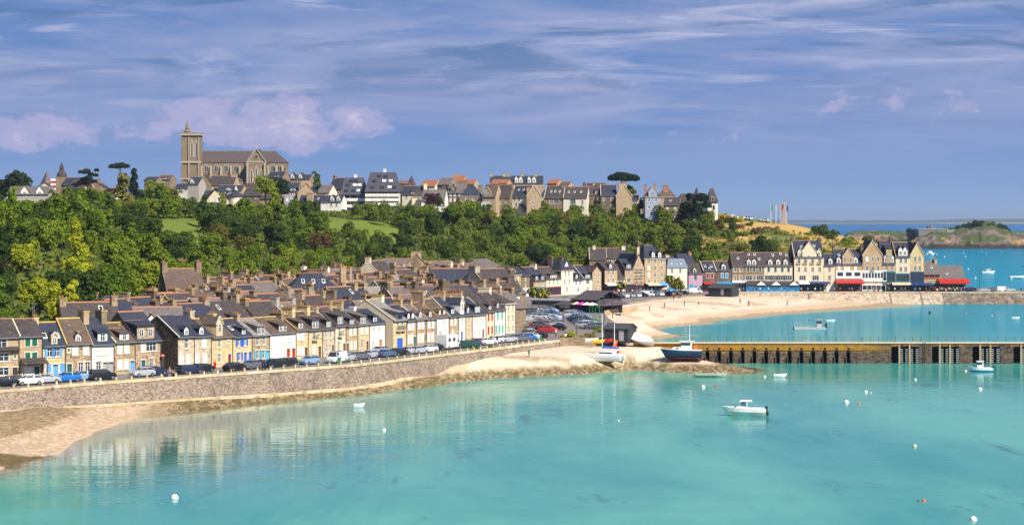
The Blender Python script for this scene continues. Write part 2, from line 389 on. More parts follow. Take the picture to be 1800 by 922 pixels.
def build_land():
    pxs = np.concatenate([np.arange(-130, 1960, 5.0)])
    Ds = [150.0]
    while Ds[-1] < 1750: Ds.append(Ds[-1]*(1.0052 if Ds[-1] < 920 else 1.03))
    PX, D = np.meshgrid(pxs, np.array(Ds)); X = (PX-CX)/FPX*D; Y = D
    Z = ground(X, Y)
    b = beach(X, Y); h = hill(PX, Y)
    n = vnoise(X, Y, 14, 5); n2 = vnoise(X, Y, 5, 6)
    def C(r, g, bb, a=0): return np.array([r, g, bb, a])
    sand = C(.64, .48, .33); wet = C(.34, .25, .14); weed = C(.17, .12, .05, .9); bed = C(.30, .34, .24)
    col = np.zeros(X.shape+(4,))
    col[:] = sand
    def blend(c, w): nonlocal col; w = np.clip(w, 0, 1)[..., None]; col = col*(1-w)+c*w
    near = (Y < 420)
    blend(C(.76, .64, .49), ((PX > 820) & (b > 1.2))*np.clip((b-1.2)/.6, 0, 1)); blend(C(.45,.32,.20,.5), ((PX > 820) & (Y < 425) & (b > 2.0))*(vnoise(X*.35, Y*1.6, 7, 23) > .68)*.6)                                   # bright upper sand by the jetty
    blend(C(.77, .64, .49), ((Y > 430) & (b > 1.0))*np.clip((b-1.0)/.8, 0, 1)); blend(C(.50,.34,.22,.35), ((Y > 430) & (b > 1.9))*(n2 > .70)*.5)
    blend(C(.36,.27,.16,1.0), (near & (b > -.25) & (b < 1.35))*np.clip((1.35-b)/.3, 0, 1)*np.clip((PX-215)/110, 0, 1))                 # weed strip along the tide line
    blend(C(.36,.24,.13,.85), (near & (b > 1.1) & (PX < 560))*.65)                            # brown pebbles under the wall
    blend(C(.68,.50,.35,.34), (near & (PX < 230) & (b > .05) & (b < 1.35))*.9)
    blend(weed, (near & (PX < 150) & (Y < 250) & (b > -.15) & (b < .75))*1.3*(n2 > .42))
    blend(C(.34, .25, .16, .0), ((Y > 430) & (b > -.1) & (b < .45))*.7)
    blend(bed, np.clip(-b*1.2, 0, 1))
    isl = h > np.maximum(b, 3.4)
    col[isl] = C(.055, .075, .02)
    blend(C(.22, .14, .07), isl*(n2 > .72)*(n > .62)*1.0)                                     # bare earth scars
    wob = (vnoise(X, Y, 12, 17)-.5)*26; PXo = PX; PX = PX+wob*1.2; D_ = D+wob*.6
    mead = isl & (((PX > 255) & (PX < 355) & (D_ > 588) & (D_ < 690)) | ((PX > 570) & (PX < 705) & (D_ > 724) & (D_ < 770)))
    col[mead] = C(.17, .22, .035)
    rt = isl & (PX > 1175) & (D < 840)
    col[rt] = C(.13, .13, .04); blend(C(.42, .27, .07), (rt & (n > .5))*1.0); blend(C(.10,.13,.03), (rt & (n2 > .6))*.8)
    dry = isl & (PX > 1262) & (D > np.where(PX > 1300, 800, 836)+n*14) & (D < 1000)
    col[dry] = C(.56, .36, .13); blend(C(.40, .26, .10), dry*(n2-.3)); blend(C(.16,.18,.05), dry*(n > .74)*.9)
    top = isl & (PX > 1278) & (D > 868)
    blend(C(.12, .17, .03), top*(D > 874)*.8)
    me = grid_mesh('ground', X, Y, Z, [land_material()], {'cover': col})
    tag(ob('ground', me), None, None, kind='structure')
build_land()

# ---------------------------------------------------------------- quay surface
def build_quay():
    pts = [c.copy() for c in capW]
    pts += [gq(*p) for p in [(1000,597),(1087,597),(1113,594),(1106,583),(1088,570),(1070,559),(1062,550),(1072,541),(1098,532),(1150,524.5),(1210,519.5),(1245,517.5)]]
    for px in (1290, 1400, 1600, 1850, 2150): pts.append(pd(px, 692))
    for px, D in [(2150,716),(1640,718),(1590,790),(1200,790),(600,790),(-150,700)]: pts.append(pd(px, D))
    me = bpy.data.meshes.new('quay_pavement'); bm = bmesh.new()
    bm.faces.new([bm.verts.new((p.x, p.y, 0)) for p in pts])
    for yy in (410, 450, 520, 600, 640):
        bmesh.ops.bisect_plane(bm, geom=bm.verts[:]+bm.edges[:]+bm.faces[:], plane_co=(0, yy, 0), plane_no=(0, 1, 0))
    bmesh.ops.triangulate(bm, faces=bm.faces[:])
    for v in bm.verts: v.co.z = zq(v.co.y)
    bmesh.ops.recalc_face_normals(bm, faces=bm.faces[:])
    for f in bm.faces:
        if f.normal.z < 0: f.normal_flip()
    n = len(pts)
    for i in range(n):                                    # retaining skirt under the pavement edge
        a, b2 = pts[i], pts[(i+1) % n]; k = max(1, int((b2-a).length/20))
        for j in range(k):
            u, w = a.lerp(b2, j/k), a.lerp(b2, (j+1)/k); q = [(u.x,u.y,-4),(w.x,w.y,-4),(w.x,w.y,zq(w.y)),(u.x,u.y,zq(u.y))]
            f = bm.faces.new([bm.verts.new(v) for v in q]); f.material_index = 1
    bm.to_mesh(me); bm.free()
    m, t, b = principled('asphalt'); p = pos(t)
    c = mixc(t, nz(t, p, .12, 5, .6), (.16, .145, .135), (.27, .24, .22)); c = mixc(t, math_n(t, 'MULTIPLY', nz(t, p, 3, 3), .35), c, (.12, .11, .10))
    t.links.new(c, b.inputs['Base Color']); b.inputs['Roughness'].default_value = .9
    me.materials.append(m); me.materials.append(stone('quay_edge_stone', (.18, .13, .09), (.36, .28, .19), (.45, .38, .30), 1.4, .4)); tag(ob('quay_pavement', me), None, None, kind='structure')
    return pts
QUAY = build_quay()
def strip(poly, off0, off1, dz0, dz1=None):
    """offset strip left of a polyline in plan: list of quads"""
    out = []; n = len(poly)
    nrm = []
    for i in range(n):
        a = poly[max(i-1, 0)]; b = poly[min(i+1, n-1)]; d = Vector((b.x-a.x, b.y-a.y, 0)).normalized(); nrm.append(Vector((-d.y, d.x, 0)))
    return [p+q*off0 for p, q in zip(poly, nrm)], [p+q*off1 for p, q in zip(poly, nrm)]
def resample(poly, ds):
    out = [poly[0].copy()]
    for a, b in zip(poly, poly[1:]):
        k = max(1, int((b-a).length/ds))
        for i in range(1, k+1): out.append(a.lerp(b, i/k))
    return out
M_WALLST = stone('seawall_stone', (.13, .095, .075), (.31, .235, .175), (.40, .32, .25), 3.1, .5)
M_COPE = stone('coping_stone', (.50, .38, .22), (.66, .50, .30), (.70, .6, .45), .8, .25)
M_WHITE = plain('white_paint', (.80, .79, .76), .5)
def build_seawall():
    w = thing('seawall', 'long sloping stone seawall with pale coping below the row of quay houses', 'sea wall', capW[1])
    o = Vector(w.location)
    N_ = 60
    cap = resample(capW, 4); T = np.linspace(0, 1, len(capW))
    # matching foot by px
    foot = []
    for c in cap:
        px = CX+c.x/c.y*FPX; fy = [ip([(CX+f.x/f.y*FPX, f.y, f.z) for f in footW], px, k) for k in (1, 2)]
        foot.append(Vector(((px-CX)/FPX*fy[0], fy[0], fy[1])))
    m = MB()
    for i in range(len(cap)-1):
        rows = 5
        for r in range(rows):
            f0, f1 = r/rows, (r+1)/rows
            def P(k, f):
                q = (foot[k]-Vector((0, 0, .8))).lerp(cap[k]-Vector((0, 0, .02)), f); return q-o
            m.poly([P(i, f0), P(i+1, f0), P(i+1, f1), P(i, f1)], M_WALLST)
    m.build('wall_face', w, True)
    m = MB()
    a, b = strip(cap, -.25, .55, 0)
    for i in range(len(cap)-1):
        m.hexa([a[i]-o-Vector((0,0,.25)), a[i+1]-o-Vector((0,0,.25)), b[i+1]-o-Vector((0,0,.25)), b[i]-o-Vector((0,0,.25)),
                a[i]-o+Vector((0,0,.14)), a[i+1]-o+Vector((0,0,.14)), b[i+1]-o+Vector((0,0,.14)), b[i]-o+Vector((0,0,.14))], M_COPE)
    m.build('coping', w)
    # pale concrete toe path
    m = MB()
    for i in range(len(cap)-1):
        px = CX+foot[i].x/foot[i].y*FPX
        if px > 700: continue
        q = [foot[i]-o, foot[i+1]-o]; d = Vector((.75, -.66, 0))
        m.hexa([q[0]-Vector((0,0,.5)), q[0]+d*.7-Vector((0,0,.5)), q[1]+d*.7-Vector((0,0,.5)), q[1]-Vector((0,0,.5)),
                q[0]+Vector((0,0,.12)), q[0]+d*.7+Vector((0,0,.06)), q[1]+d*.7+Vector((0,0,.06)), q[1]+Vector((0,0,.12))], M_COPE)
    m.build('toe_path', w)
    # low parapet blocks along the coping
    mb = MB(); mb.box(-.13, .13, -.13, .13, 0, .50, M_COPE); mb.box(-.16, .16, -.16, .16, .50, .56, M_COPE); me = mb.mesh('parapet_post')
    line = resample(capW[1:-1], 2.4); _, bb = strip(line, 0, .3, 0)
    for i, p in enumerate(bb):
        tag(ob('parapet_post', me, None, (p.x, p.y, p.z+.14), .9), f'pale stone post on the seawall coping, {nth(i+1)} from the left', 'post', 'stone posts along the seawall')
build_seawall()

# ---------------------------------------------------------------- sea
def sea_material():
    m = bpy.data.materials.new('sea_water'); m.use_nodes = True; t = m.node_tree; t.nodes.clear()
    out = N(t, 'ShaderNodeOutputMaterial')
    at_ = N(t, 'ShaderNodeAttribute', attribute_name='depth')      # real depth of water over the bed, metres / 4, and distance offshore
    sp = N(t, 'ShaderNodeSeparateColor'); L(t, at_, 0, sp, 0)
    depth, off, calm = sp.outputs[0], sp.outputs[1], sp.outputs[2]
    p = pos(t)
    n = nz(t, pos(t, 1, .35, 1), .035, 5, .6, .4)
    near = mixc(t, step(t, n, .3, .7), (.115, .39, .30), (.035, .25, .235))
    r = ramp(t, [(0, (.055, .36, .34)), (.22, (.012, .24, .30)), (.42, (.004, .22, .33)), (.7, (.006, .14, .30)), (1, (.015, .11, .30))])
    t.links.new(off, r.inputs[0])
    wcol = mixc(t, step(t, off, .04, .2), near, r.outputs[0])
    # darker weed beds under the surface
    wd = step(t, nz(t, pos(t, 1, .30, 1), .09, 6, .72, .6), .57, .68)
    ws = math_n(t, 'MULTIPLY', math_n(t, 'MULTIPLY', wd, .75), math_n(t, 'SUBTRACT', 1.0, step(t, off, .02, .10)))
    wcol = mixc(t, math_n(t, 'MULTIPLY', ws, .8), wcol, (.025, .10, .10))
    shallow = math_n(t, 'SUBTRACT', 1.0, step(t, depth, 0.0, .22))
    wcol = mixc(t, math_n(t, 'MULTIPLY', shallow, .65), wcol, (.32, .44, .33))
    dif = N(t, 'ShaderNodeBsdfDiffuse'); t.links.new(wcol, dif.inputs[0])
    tr = N(t, 'ShaderNodeBsdfTransparent')
    mx1 = N(t, 'ShaderNodeMixShader')
    t.links.new(math_n(t, 'ADD', step(t, depth, -.01, .12), .0, True), mx1.inputs[0]); L(t, tr, 0, mx1, 1); L(t, dif, 0, mx1, 2)
    gl = N(t, 'ShaderNodeBsdfGlossy'); gl.inputs['Roughness'].default_value = .06; gl.inputs[0].default_value = (.95, .97, 1, 1)
    b1 = N(t, 'ShaderNodeBump'); b1.inputs['Strength'].default_value = .16; b1.inputs['Distance'].default_value = .30
    w = math_n(t, 'ADD', nz(t, pos(t, .5, 1.0, 1), .55, 3, .6), math_n(t, 'MULTIPLY', nz(t, pos(t, .4, 1, 1), .12, 2, .5), 2.0))
    w = math_n(t, 'MULTIPLY', w, math_n(t, 'SUBTRACT', 1.0, math_n(t, 'MULTIPLY', calm, .55))); t.links.new(w, b1.inputs['Height']); t.links.new(b1.outputs[0], gl.inputs['Normal'])
    lw = N(t, 'ShaderNodeFresnel'); lw.inputs[0].default_value = 1.33; t.links.new(b1.outputs[0], lw.inputs['Normal'])
    mx2 = N(t, 'ShaderNodeMixShader'); rf = ramp(t, [(0, .72), (.05, .66), (.25, .36), (.45, .24), (1, .18)]); t.links.new(off, rf.inputs[0]); t.links.new(math_n(t, 'MULTIPLY', lw.outputs[0], math_n(t, 'ADD', rf.outputs[0], math_n(t, 'MULTIPLY', calm, .75)), True), mx2.inputs[0])
    L(t, mx1, 0, mx2, 1); L(t, gl, 0, mx2, 2); L(t, mx2, 0, out, 0)
    return m
def build_sea():
    pxs = np.concatenate([np.arange(-3000, -400, 130.0), np.arange(-400, 2200, 10.0), np.arange(2200, 5200, 130.0)]); Ds = [60.0]
    while Ds[-1] < 1700: Ds.append(Ds[-1]*1.009)
    while Ds[-1] < 26000: Ds.append(Ds[-1]*1.12)
    PX, D = np.meshgrid(pxs, np.array(Ds)); X = (PX-CX)/FPX*D; Y = D
    g = np.where((D < 1650) & (PX > -200) & (PX < 2000), ground(np.clip(X, -900, 900), np.minimum(Y, 1650)), -8)
    dep = np.clip(-g/4, -.25, 1)
    off = np.interp(D.ravel(), [0, 420, 560, 690, 1000, 1900, 3500, 11000], [0, .04, .26, .40, .45, .55, .85, 1]).reshape(D.shape)
    # outside the jetty the bay stays milky
    calm = np.exp(-((PX-300)/330)**2)*np.clip((D-205)/45, 0, 1)*np.clip((352-D)/30, 0, 1)
    c = np.stack([dep, off, calm, 1+0*dep], -1)
    tag(ob('sea', grid_mesh('sea', X, Y, 0*X, [sea_material()], {'depth': c})), None, None, kind='structure')
build_sea()
# ---------------------------------------------------------------- materials of the houses
STN = dict(
 brown=stone('brown_rubble', (.24, .155, .09), (.46, .33, .20), (.55, .44, .31)),
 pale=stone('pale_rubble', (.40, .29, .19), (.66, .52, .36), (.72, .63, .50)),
 dark=stone('dark_rubble', (.085, .06, .045), (.19, .14, .10), (.24, .19, .15), 2.0),
 tan=ashlar('tan_ashlar', (.44, .31, .18), (.55, .45, .33)),
 yellow=ashlar('yellow_ashlar', (.60, .46, .24), (.70, .58, .38)),
 cream=render_wall('cream_render', (.72, .62, .44)),
 white=render_wall('white_render', (.80, .77, .70), .18),
 ivory=render_wall('ivory_render', (.76, .70, .55)),
 pink=render_wall('pink_render', (.50, .33, .42)),
 mauve=render_wall('shaded_front_render', (.33, .33, .45)),
 grey=render_wall('grey_render', (.42, .38, .34)),
 timber=plain('dark_timber', (.055, .045, .05), .8),
 villa=render_wall('blue_render', (.36, .39, .50)),
 brick=stone('red_brick', (.34, .13, .075), (.46, .20, .12), (.5, .3, .22), 3.0),
 gran=ashlar('granite_ashlar', (.25, .18, .115), (.33, .26, .19), .25))
RF = dict(
 blue=slate('blue_slate', (.030, .036, .058), (.052, .056, .080)),
 dark=slate('dark_slate', (.048, .041, .046), (.095, .074, .070), .35),
 grey=slate('weathered_slate', (.12, .10, .105), (.19, .16, .15), .6),
 brown=slate('brown_slate', (.095, .063, .052), (.15, .105, .085), .7),
 pale=slate('pale_slate', (.30, .28, .26), (.20, .18, .17), .4),
 light=slate('bluegrey_slate', (.16, .20, .28), (.22, .26, .33)),
 nave=slate('nave_slate', (.13, .095, .090), (.085, .070, .075), .25),
 orange=slate('orange_tiles', (.40, .15, .07), (.30, .11, .055)))
M_RIDGE = plain('ridge_tile', (.38, .17, .09), .8, var=.35, scale=3)
M_LICH = plain('lichen_stone', (.50, .34, .10), .9, var=.4, scale=2)
M_POT = plain('clay_pot', (.42, .17, .08), .8, var=.2)
M_TRIM = plain('pale_trim', (.66, .58, .44), .8, var=.15)
M_FRAME = plain('white_joinery', (.80, .80, .78), .5, var=.05)
M_LEAD = plain('lead_grey', (.22, .23, .26), .5)
M_PIPE = plain('dark_pipe', (.07, .065, .06), .6)
def glassy(name, c, r=.08):
    m, t, b = principled(name); b.inputs['Base Color'].default_value = (*c, 1); b.inputs['Roughness'].default_value = r
    b.inputs['Specular IOR Level'].default_value = .6; return m
M_GLASS = glassy('window_glass', (.035, .045, .06))
M_GLASSB = glassy('blue_glass', (.05, .14, .22))
CLR = dict(white=(.80,.79,.76), blue=(.03,.13,.60), sky=(.12,.36,.72), cyan=(.10,.45,.62), green=(.01,.12,.085), turq=(.04,.48,.42), red=(.46,.03,.02), orange=(.65,.15,.02),
           dark=(.05,.04,.04), brown=(.16,.07,.03), grey=(.35,.35,.36), teal=(.015,.13,.16), wine=(.20,.01,.04), cream=(.66,.56,.38), azure=(.02,.30,.62), black=(.02,.02,.024), lgreen=(.03,.26,.12), navy=(.02,.05,.16))
def cm(c): return plain('paint_'+c, CLR[c], .55, var=.1)
WC = {}
def win_mesh(w, h, kind, col):
    k = (w, h, kind, col)
    if k in WC: return WC[k]
    m = MB(); e = .07; y0, y1 = .09, .14
    if kind in 'wvbn':
        F = M_FRAME if col in (None, 'white') else cm(col)
        for b in ((0, e, 0, h), (w-e, w, 0, h), (e, w-e, 0, e), (e, w-e, h-e, h)): m.box(b[0], b[1], y0, y1, b[2], b[3], F)
        nm = max(1, round(w/.65)-1) if kind != 'n' else 0
        for i in range(nm):
            x = e+(w-2*e)*(i+1)/(nm+1); m.box(x-.04, x+.04, y0+.004, y1, e, h-e, F)
        if h > .9 and kind != 'n': m.box(e, w-e, y0+.008, y1, h*.62-.02, h*.62+.02, F)
        m.box(e*.5, w-e*.5, .145, .17, .01, h-.01, M_GLASS)
        if kind == 'b':                                   # balcony rail
            m.box(-.35, w+.35, -.55, 0, -.14, -.02, M_TRIM)
            for x in np.arange(-.33, w+.34, .22): m.box(x-.02, x+.02, -.53, -.49, -.02, .85, cm('dark'))
            m.box(-.35, w+.35, -.54, -.48, .85, .90, cm('dark'))
    elif kind in 'sc':
        F = cm(col or 'white'); g = .015
        for a, b in ((.01, w/2-g), (w/2+g, w-.01)):
            m.box(a, b, .02, .07, .01, h-.01, F)
            m.box(a+.08, b-.08, .012, .022, .1, h*.48, F); m.box(a+.08, b-.08, .012, .022, h*.54, h-.1, F)
    elif kind == 'd':
        F = cm(col or 'brown'); m.box(.0, w, .08, .15, 0, h*.84, F); m.box(.1, w-.1, .06, .082, .12, h*.40, F); m.box(.1, w-.1, .06, .082, h*.46, h*.78, F)
        m.box(.03, w-.03, .10, .15, h*.86, h-.02, M_GLASS); m.box(0, w, .07, .16, h*.835, h*.87, F)
    elif kind == 'g':
        F = cm(col or 'white'); m.box(0, w, .06, .12, 0, h, F)
        for i in range(1, 6): m.box(w*i/6-.015, w*i/6+.015, .045, .062, .05, h-.05, F)
    WC[k] = m.mesh({'d': 'door', 'g': 'garage_door'}.get(kind, 'window'), False); return WC[k]
def add_shutters(wo, w, h, col):
    k = ('sh', w, h, col)
    if k not in WC:
        m = MB(); F = cm(col); sw = w*.48; m.box(0, sw, -.055, -.012, 0, h, F)
        for i in range(1, 6): m.box(.05, sw-.05, -.068, -.05, h*i/6-.05, h*i/6+.03, F)
        WC[k] = m.mesh('shutter')
    ob('shutter', WC[k], wo, (-w*.5-.02, -.03, 0)); ob('shutter', WC[k], wo, (w+.03, -.03, 0))
def rd(x): return round(x*5)/5
def facade(m, W, H, holes, wall, trim, off=(0, 0, 0), gable=None):
    ox, oy, oz = off
    xs = sorted({0, W, *[h[0] for h in holes], *[h[1] for h in holes]}); zs = sorted({0, H, *[h[2] for h in holes], *[h[3] for h in holes]})
    for a, b in zip(xs, xs[1:]):
        for c, d in zip(zs, zs[1:]):
            x, z = (a+b)/2, (c+d)/2
            if any(h[0] < x < h[1] and h[2] < z < h[3] for h in holes): continue
            m.poly([(ox+a, oy, oz+c), (ox+b, oy, oz+c), (ox+b, oy, oz+d), (ox+a, oy, oz+d)], wall)
    for x0, x1, z0, z1 in holes:
        x0 += ox; x1 += ox; z0 += oz; z1 += oz; r = oy+.2
        m.poly([(x0, oy, z0), (x0, oy, z1), (x0, r, z1), (x0, r, z0)], trim or wall); m.poly([(x1, oy, z1), (x1, oy, z0), (x1, r, z0), (x1, r, z1)], trim or wall)
        m.poly([(x0, oy, z1), (x1, oy, z1), (x1, r, z1), (x0, r, z1)], trim or wall); m.poly([(x0, r, z0), (x1, r, z0), (x1, oy, z0), (x0, oy, z0)], trim or wall)
        if trim is not None:
            t = .13; q = oy-.035
            m.box(x0-t, x0, q, oy-.002, z0, z1, trim); m.box(x1, x1+t, q, oy-.002, z0, z1, trim)
            m.box(x0-t-.04, x1+t+.04, q-.01, oy-.002, z1, z1+.2, trim)
            if z0-oz > .3: m.box(x0-t-.06, x1+t+.06, q-.06, oy-.002, z0-.12, z0, trim)
def openings(par, W, H, floors, scol, dcol, trim, fac=1.0):
    """parse 'w30 s70' strings for each storey, place windows and return the holes"""
    holes = []; nf = len(floors); fh = H/nf
    for i, row in enumerate(floors):
        for tok in row.split():
            k = tok[0]; u = float(tok[1:])/100
            col = None
            if k == 'd': w, h, z = .9, min(2.1, fh*.84), 0; col = dcol
            elif k == 'g': w, h, z = min(2.2, W*.45), min(2.1, fh*.84), 0; col = scol if scol == 'blue' else 'white'
            elif k == 'v': w, h, z = min(2.2, W*.42), fh*.52, fh*.30
            elif k == 'n': w, h, z = .5, .6, fh*.45
            else: w, h, z = .9, min(1.5, fh*.58), fh*.28 if i else fh*.3
            w *= fac if k != 'n' else 1; w = max(.4, rd(w)); h = max(.4, rd(h))
            if k in 'co': col = scol
            x0 = min(max(u*W-w/2, .16), W-w-.16); z0 = i*fh+z
            if any(x0 < q[1]+.05 and x0+w > q[0]-.05 and z0 < q[3]+.05 and z0+h > q[2]-.05 for q in holes): continue
            holes.append((x0, x0+w, z0, z0+h))
            kk = 'w' if k == 'o' else k
            me = win_mesh(w, h, kk, col if kk != 'w' else None)
            nm = 'door' if k == 'd' else ('garage_door' if k == 'g' else 'window')
            o = ob(nm, me, par, (x0, 0, z0))
            if k == 'o': add_shutters(o, w, h, scol)
    return holes
def dormer(par, W, He, k, dp, spec, wall, roof, ridge):
    kind, u, w, h = spec[:4]; col = spec[4] if len(spec) > 4 else None; nw = spec[5] if len(spec) > 5 else 1
    x0 = u*W-w/2; x1 = x0+w; m = MB(); y0 = .22 if kind != 's' else -.03; zb = He+y0*k if kind != 's' else He-.05; zt = He+h
    fw = {'a': STN['white'], 'g': STN['white'], 's': wall, 't': roof}.get(kind, wall)
    if kind == 'A': fw = wall; y0 = .05; zb = He
    kinda = kind in 'aAt'
    s = .12
    if kinda:
        s = min(.2, k*.35); yi = (zt-He-s*y0)/(k-s)
        m.poly([(x0, y0, zb-.2), (x1, y0, zb-.2), (x1, y0, zt), (x0, y0, zt)], fw)
        for x in (x0, x1): m.poly([(x, y0, zb-.1), (x, y0, zt), (x, yi, zt+s*(yi-y0))], roof)
        a, b = x0-.2, x1+.2; yf = y0-.28; z0 = zt-s*.28
        m.hexa([(a, yf, z0), (b, yf, z0), (b, yi+.3, zt+s*(yi+.3-y0)), (a, yi+.3, zt+s*(yi+.3-y0)), (a, yf, z0+.1), (b, yf, z0+.1), (b, yi+.3, zt+s*(yi+.3-y0)+.1), (a, yi+.3, zt+s*(yi+.3-y0)+.1)], roof)
        if ridge is not None: m.box(a, b, yi-.1, yi+.06, zt+s*(yi-y0)+.06, zt+s*(yi-y0)+.15, ridge)
        apex = zt
    else:
        rise = w*(.5 if w < 1.6 else .68); apex = zt+rise; xm = (x0+x1)/2
        yi = (zt-He)/k; ya = min((apex-He)/k, dp/2)
        m.poly([(x0, y0, zb-.2), (x1, y0, zb-.2), (x1, y0, zt), (xm, y0, apex), (x0, y0, zt)], fw)
        for x in (x0, x1): m.poly([(x, y0, zb-.1), (x, y0, zt), (x, max(yi, y0), zt)], roof if kind == 'g' else wall)
        o_ = .12; yf = y0-.15
        for sx in (-1, 1):
            xe = xm+sx*(w/2+o_); ze = zt-o_*rise/(w/2)
            m.hexa([(xe, yf, ze), (xm, yf, apex), (xm, ya, apex), (xe, max(yi, y0)+.1, ze), (xe, yf, ze+.12), (xm, yf, apex+.12), (xm, ya, apex+.12), (xe, max(yi, y0)+.1, ze+.12)], roof)
            if kind == 's': m.hexa([(xe, yf-.05, ze-.05), (xm, yf-.05, apex-.05), (xm, yf+.2, apex-.05), (xe, yf+.2, ze-.05), (xe, yf-.05, ze+.18), (xm, yf-.05, apex+.2), (xm, yf+.2, apex+.2), (xe, yf+.2, ze+.18)], M_TRIM)
        if ridge is not None and kind == 'g': m.box(xm-.1, xm+.1, yf, ya, apex+.1, apex+.2, ridge)
    d = m.build('dormer', par)
    hh = rd(min(1.3, (zt-zb)*.78)) if kind != 's' else rd(min(1.4, h*.75)); ww = rd(min(.9, w*.62 if nw == 1 else w*.8/nw)); ww = max(.4, ww); hh = max(.4, hh)
    for i in range(nw):
        xc = x0+w*(i+.5)/nw
        wo = ob('window', win_mesh(ww, hh, 'w' if col != 'shut' else 's', None if col in (None, 'shut') else col), d, (xc-ww/2, y0-.16, (zb+zt)/2-hh/2 if kind != 's' else He+(.2 if h < 2 else h*.35)))
def chimney(par, x, y, zb, zt, wx, wy, mat, cap=None, pots=3, rz=0):
    m = MB(); m.box(x-wx/2, x+wx/2, y-wy/2, y+wy/2, zb, zt, mat); m.box(x-wx/2-.08, x+wx/2+.08, y-wy/2-.08, y+wy/2+.08, zt-.22, zt, cap or mat)
    c = m.build('chimney', par)
    if pots:
        m = MB()
        for i in range(pots): yy = y+wy*((i+.5)/pots-.5); m.tube((x, yy, zt), (x, yy, zt+.42), .12, .09, M_POT, 7)
        m.build('chimney_pots', c)
def house(p0, p1, He, Hr, dp, wall, roof, floors, label, cat='house', group=None, name='quay_house', scol='white', dcol='brown', trim=M_TRIM,
          ridge=M_RIDGE, verge=None, chim=(), dorm=(), sky=(), kind='gable', awn=None, shop=None, pipe=True, vergeR=False, side=None, sidefl=None, cap=None, extra=None, fac=1.0, pots=3, plinth=.6):
    wall = STN[wall] if isinstance(wall, str) else wall; roof = RF[roof] if isinstance(roof, str) else roof
    side = STN[side] if side else wall
    d = p1-p0; W = math.hypot(d.x, d.y); rz = math.atan2(d.y, d.x); z = min(p0.z, p1.z)
    t = thing(name, label, cat, (p0.x, p0.y, z), rz, group)
    holes = openings(t, W, He, floors, scol, dcol, trim, fac)
    m = MB(); facade(m, W, He, holes, wall, trim)
    Hr = max(Hr, He+.4); k = (Hr-He)/(dp/2)
    if kind == 'front': k = (Hr-He)/(W/2)
    zb = -plinth
    m.poly([(0, 0, zb), (W, 0, zb), (W, 0, 0), (0, 0, 0)], wall)
    if kind == 'gable':
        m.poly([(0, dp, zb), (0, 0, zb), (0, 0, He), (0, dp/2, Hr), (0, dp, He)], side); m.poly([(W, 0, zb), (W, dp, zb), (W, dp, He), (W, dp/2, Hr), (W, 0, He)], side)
        m.poly([(W, dp, zb), (0, dp, zb), (0, dp, He), (W, dp, He)], wall)
        m.build('wall', t)
        m = MB(); o_ = .3; th = .16
        m.prism([(-o_, He-o_*k), (dp/2, Hr), (dp+o_, He-o_*k), (dp+o_, He-o_*k+th), (dp/2, Hr+th), (-o_, He-o_*k+th)], 'x', -.04, W+.04, roof)
        r = m.build('roof', t)
        if ridge is not None:
            m = MB(); m.prism([(dp/2-.17, Hr+th-.16), (dp/2+.17, Hr+th-.16), (dp/2+.07, Hr+th+.07), (dp/2-.07, Hr+th+.07)], 'x', -.06, W+.06, ridge); m.build('ridge_tiles', r)
        if verge is not None:
            m = MB()
            for x in ((.0,) if not vergeR else (.0, W-.22)):
                m.prism([(-o_, He-o_*k+.1), (dp/2, Hr+.1), (dp+o_, He-o_*k+.1), (dp+o_, He-o_*k+th+.10), (dp/2, Hr+th+.10), (-o_, He-o_*k+th+.10)], 'x', x-.06, x+.13, verge)
            m.build('verge', r)
        m = MB(); m.tube((.02, -.36, He-o_*k+.04), (W-.02, -.36, He-o_*k+.04), .07, .07, M_LEAD, 6); m.build('gutter', t)
    elif kind == 'front':
        m.poly([(0, 0, He), (W, 0, He), (W/2, 0, Hr)], wall); m.poly([(W, dp, zb), (0, dp, zb), (0, dp, He), (W/2, dp, Hr), (W, dp, He)], wall)
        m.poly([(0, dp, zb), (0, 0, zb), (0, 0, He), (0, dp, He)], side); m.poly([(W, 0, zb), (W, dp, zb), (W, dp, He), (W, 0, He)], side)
        m.build('wall', t); m = MB(); o_ = .2; th = .18
        m.prism([(-o_, He-o_*k), (W/2, Hr), (W+o_, He-o_*k), (W+o_, He-o_*k+th), (W/2, Hr+th), (-o_, He-o_*k+th)], 'y', -.16, dp+.1, roof)
        r = m.build('roof', t)
        if verge is not None:
            m = MB(); m.prism([(-o_-.05, He-o_*k-.06), (W/2, Hr-.06), (W+o_+.05, He-o_*k-.06), (W+o_+.05, He-o_*k+th+.08), (W/2, Hr+th+.08), (-o_-.05, He-o_*k+th+.08)], 'y', -.24, .0, verge); m.build('verge', r)
        if ridge is not None:
            m = MB(); m.box(W/2-.15, W/2+.15, .05, dp, Hr+th-.03, Hr+th+.12, ridge); m.build('ridge_tiles', r)
    else:
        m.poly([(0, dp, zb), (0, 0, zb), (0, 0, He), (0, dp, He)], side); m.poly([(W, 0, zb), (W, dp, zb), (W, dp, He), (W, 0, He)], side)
        m.poly([(W, dp, zb), (0, dp, zb), (0, dp, He), (W, dp, He)], wall); m.build('wall', t)
        m = MB(); o_ = .25; ins = {'hip': min(W, dp)*.42, 'hipl': min(W, dp)*.3, 'mansard': .9, 'pyr': min(W, dp)*.49}[kind]; insy = {'hip': dp*.48, 'hipl': dp*.46, 'mansard': .9, 'pyr': dp*.49}[kind]
        m.hexa([(-o_, -o_, He), (W+o_, -o_, He), (W+o_, dp+o_, He), (-o_, dp+o_, He), (ins, insy, Hr), (W-ins, insy, Hr), (W-ins, dp-insy, Hr), (ins, dp-insy, Hr)], roof)
        m.box(-o_-.03, W+o_+.03, -o_-.03, dp+o_+.03, He-.14, He+.03, M_TRIM if trim else roof)
        r = m.build('roof', t); k = (Hr-He)/insy
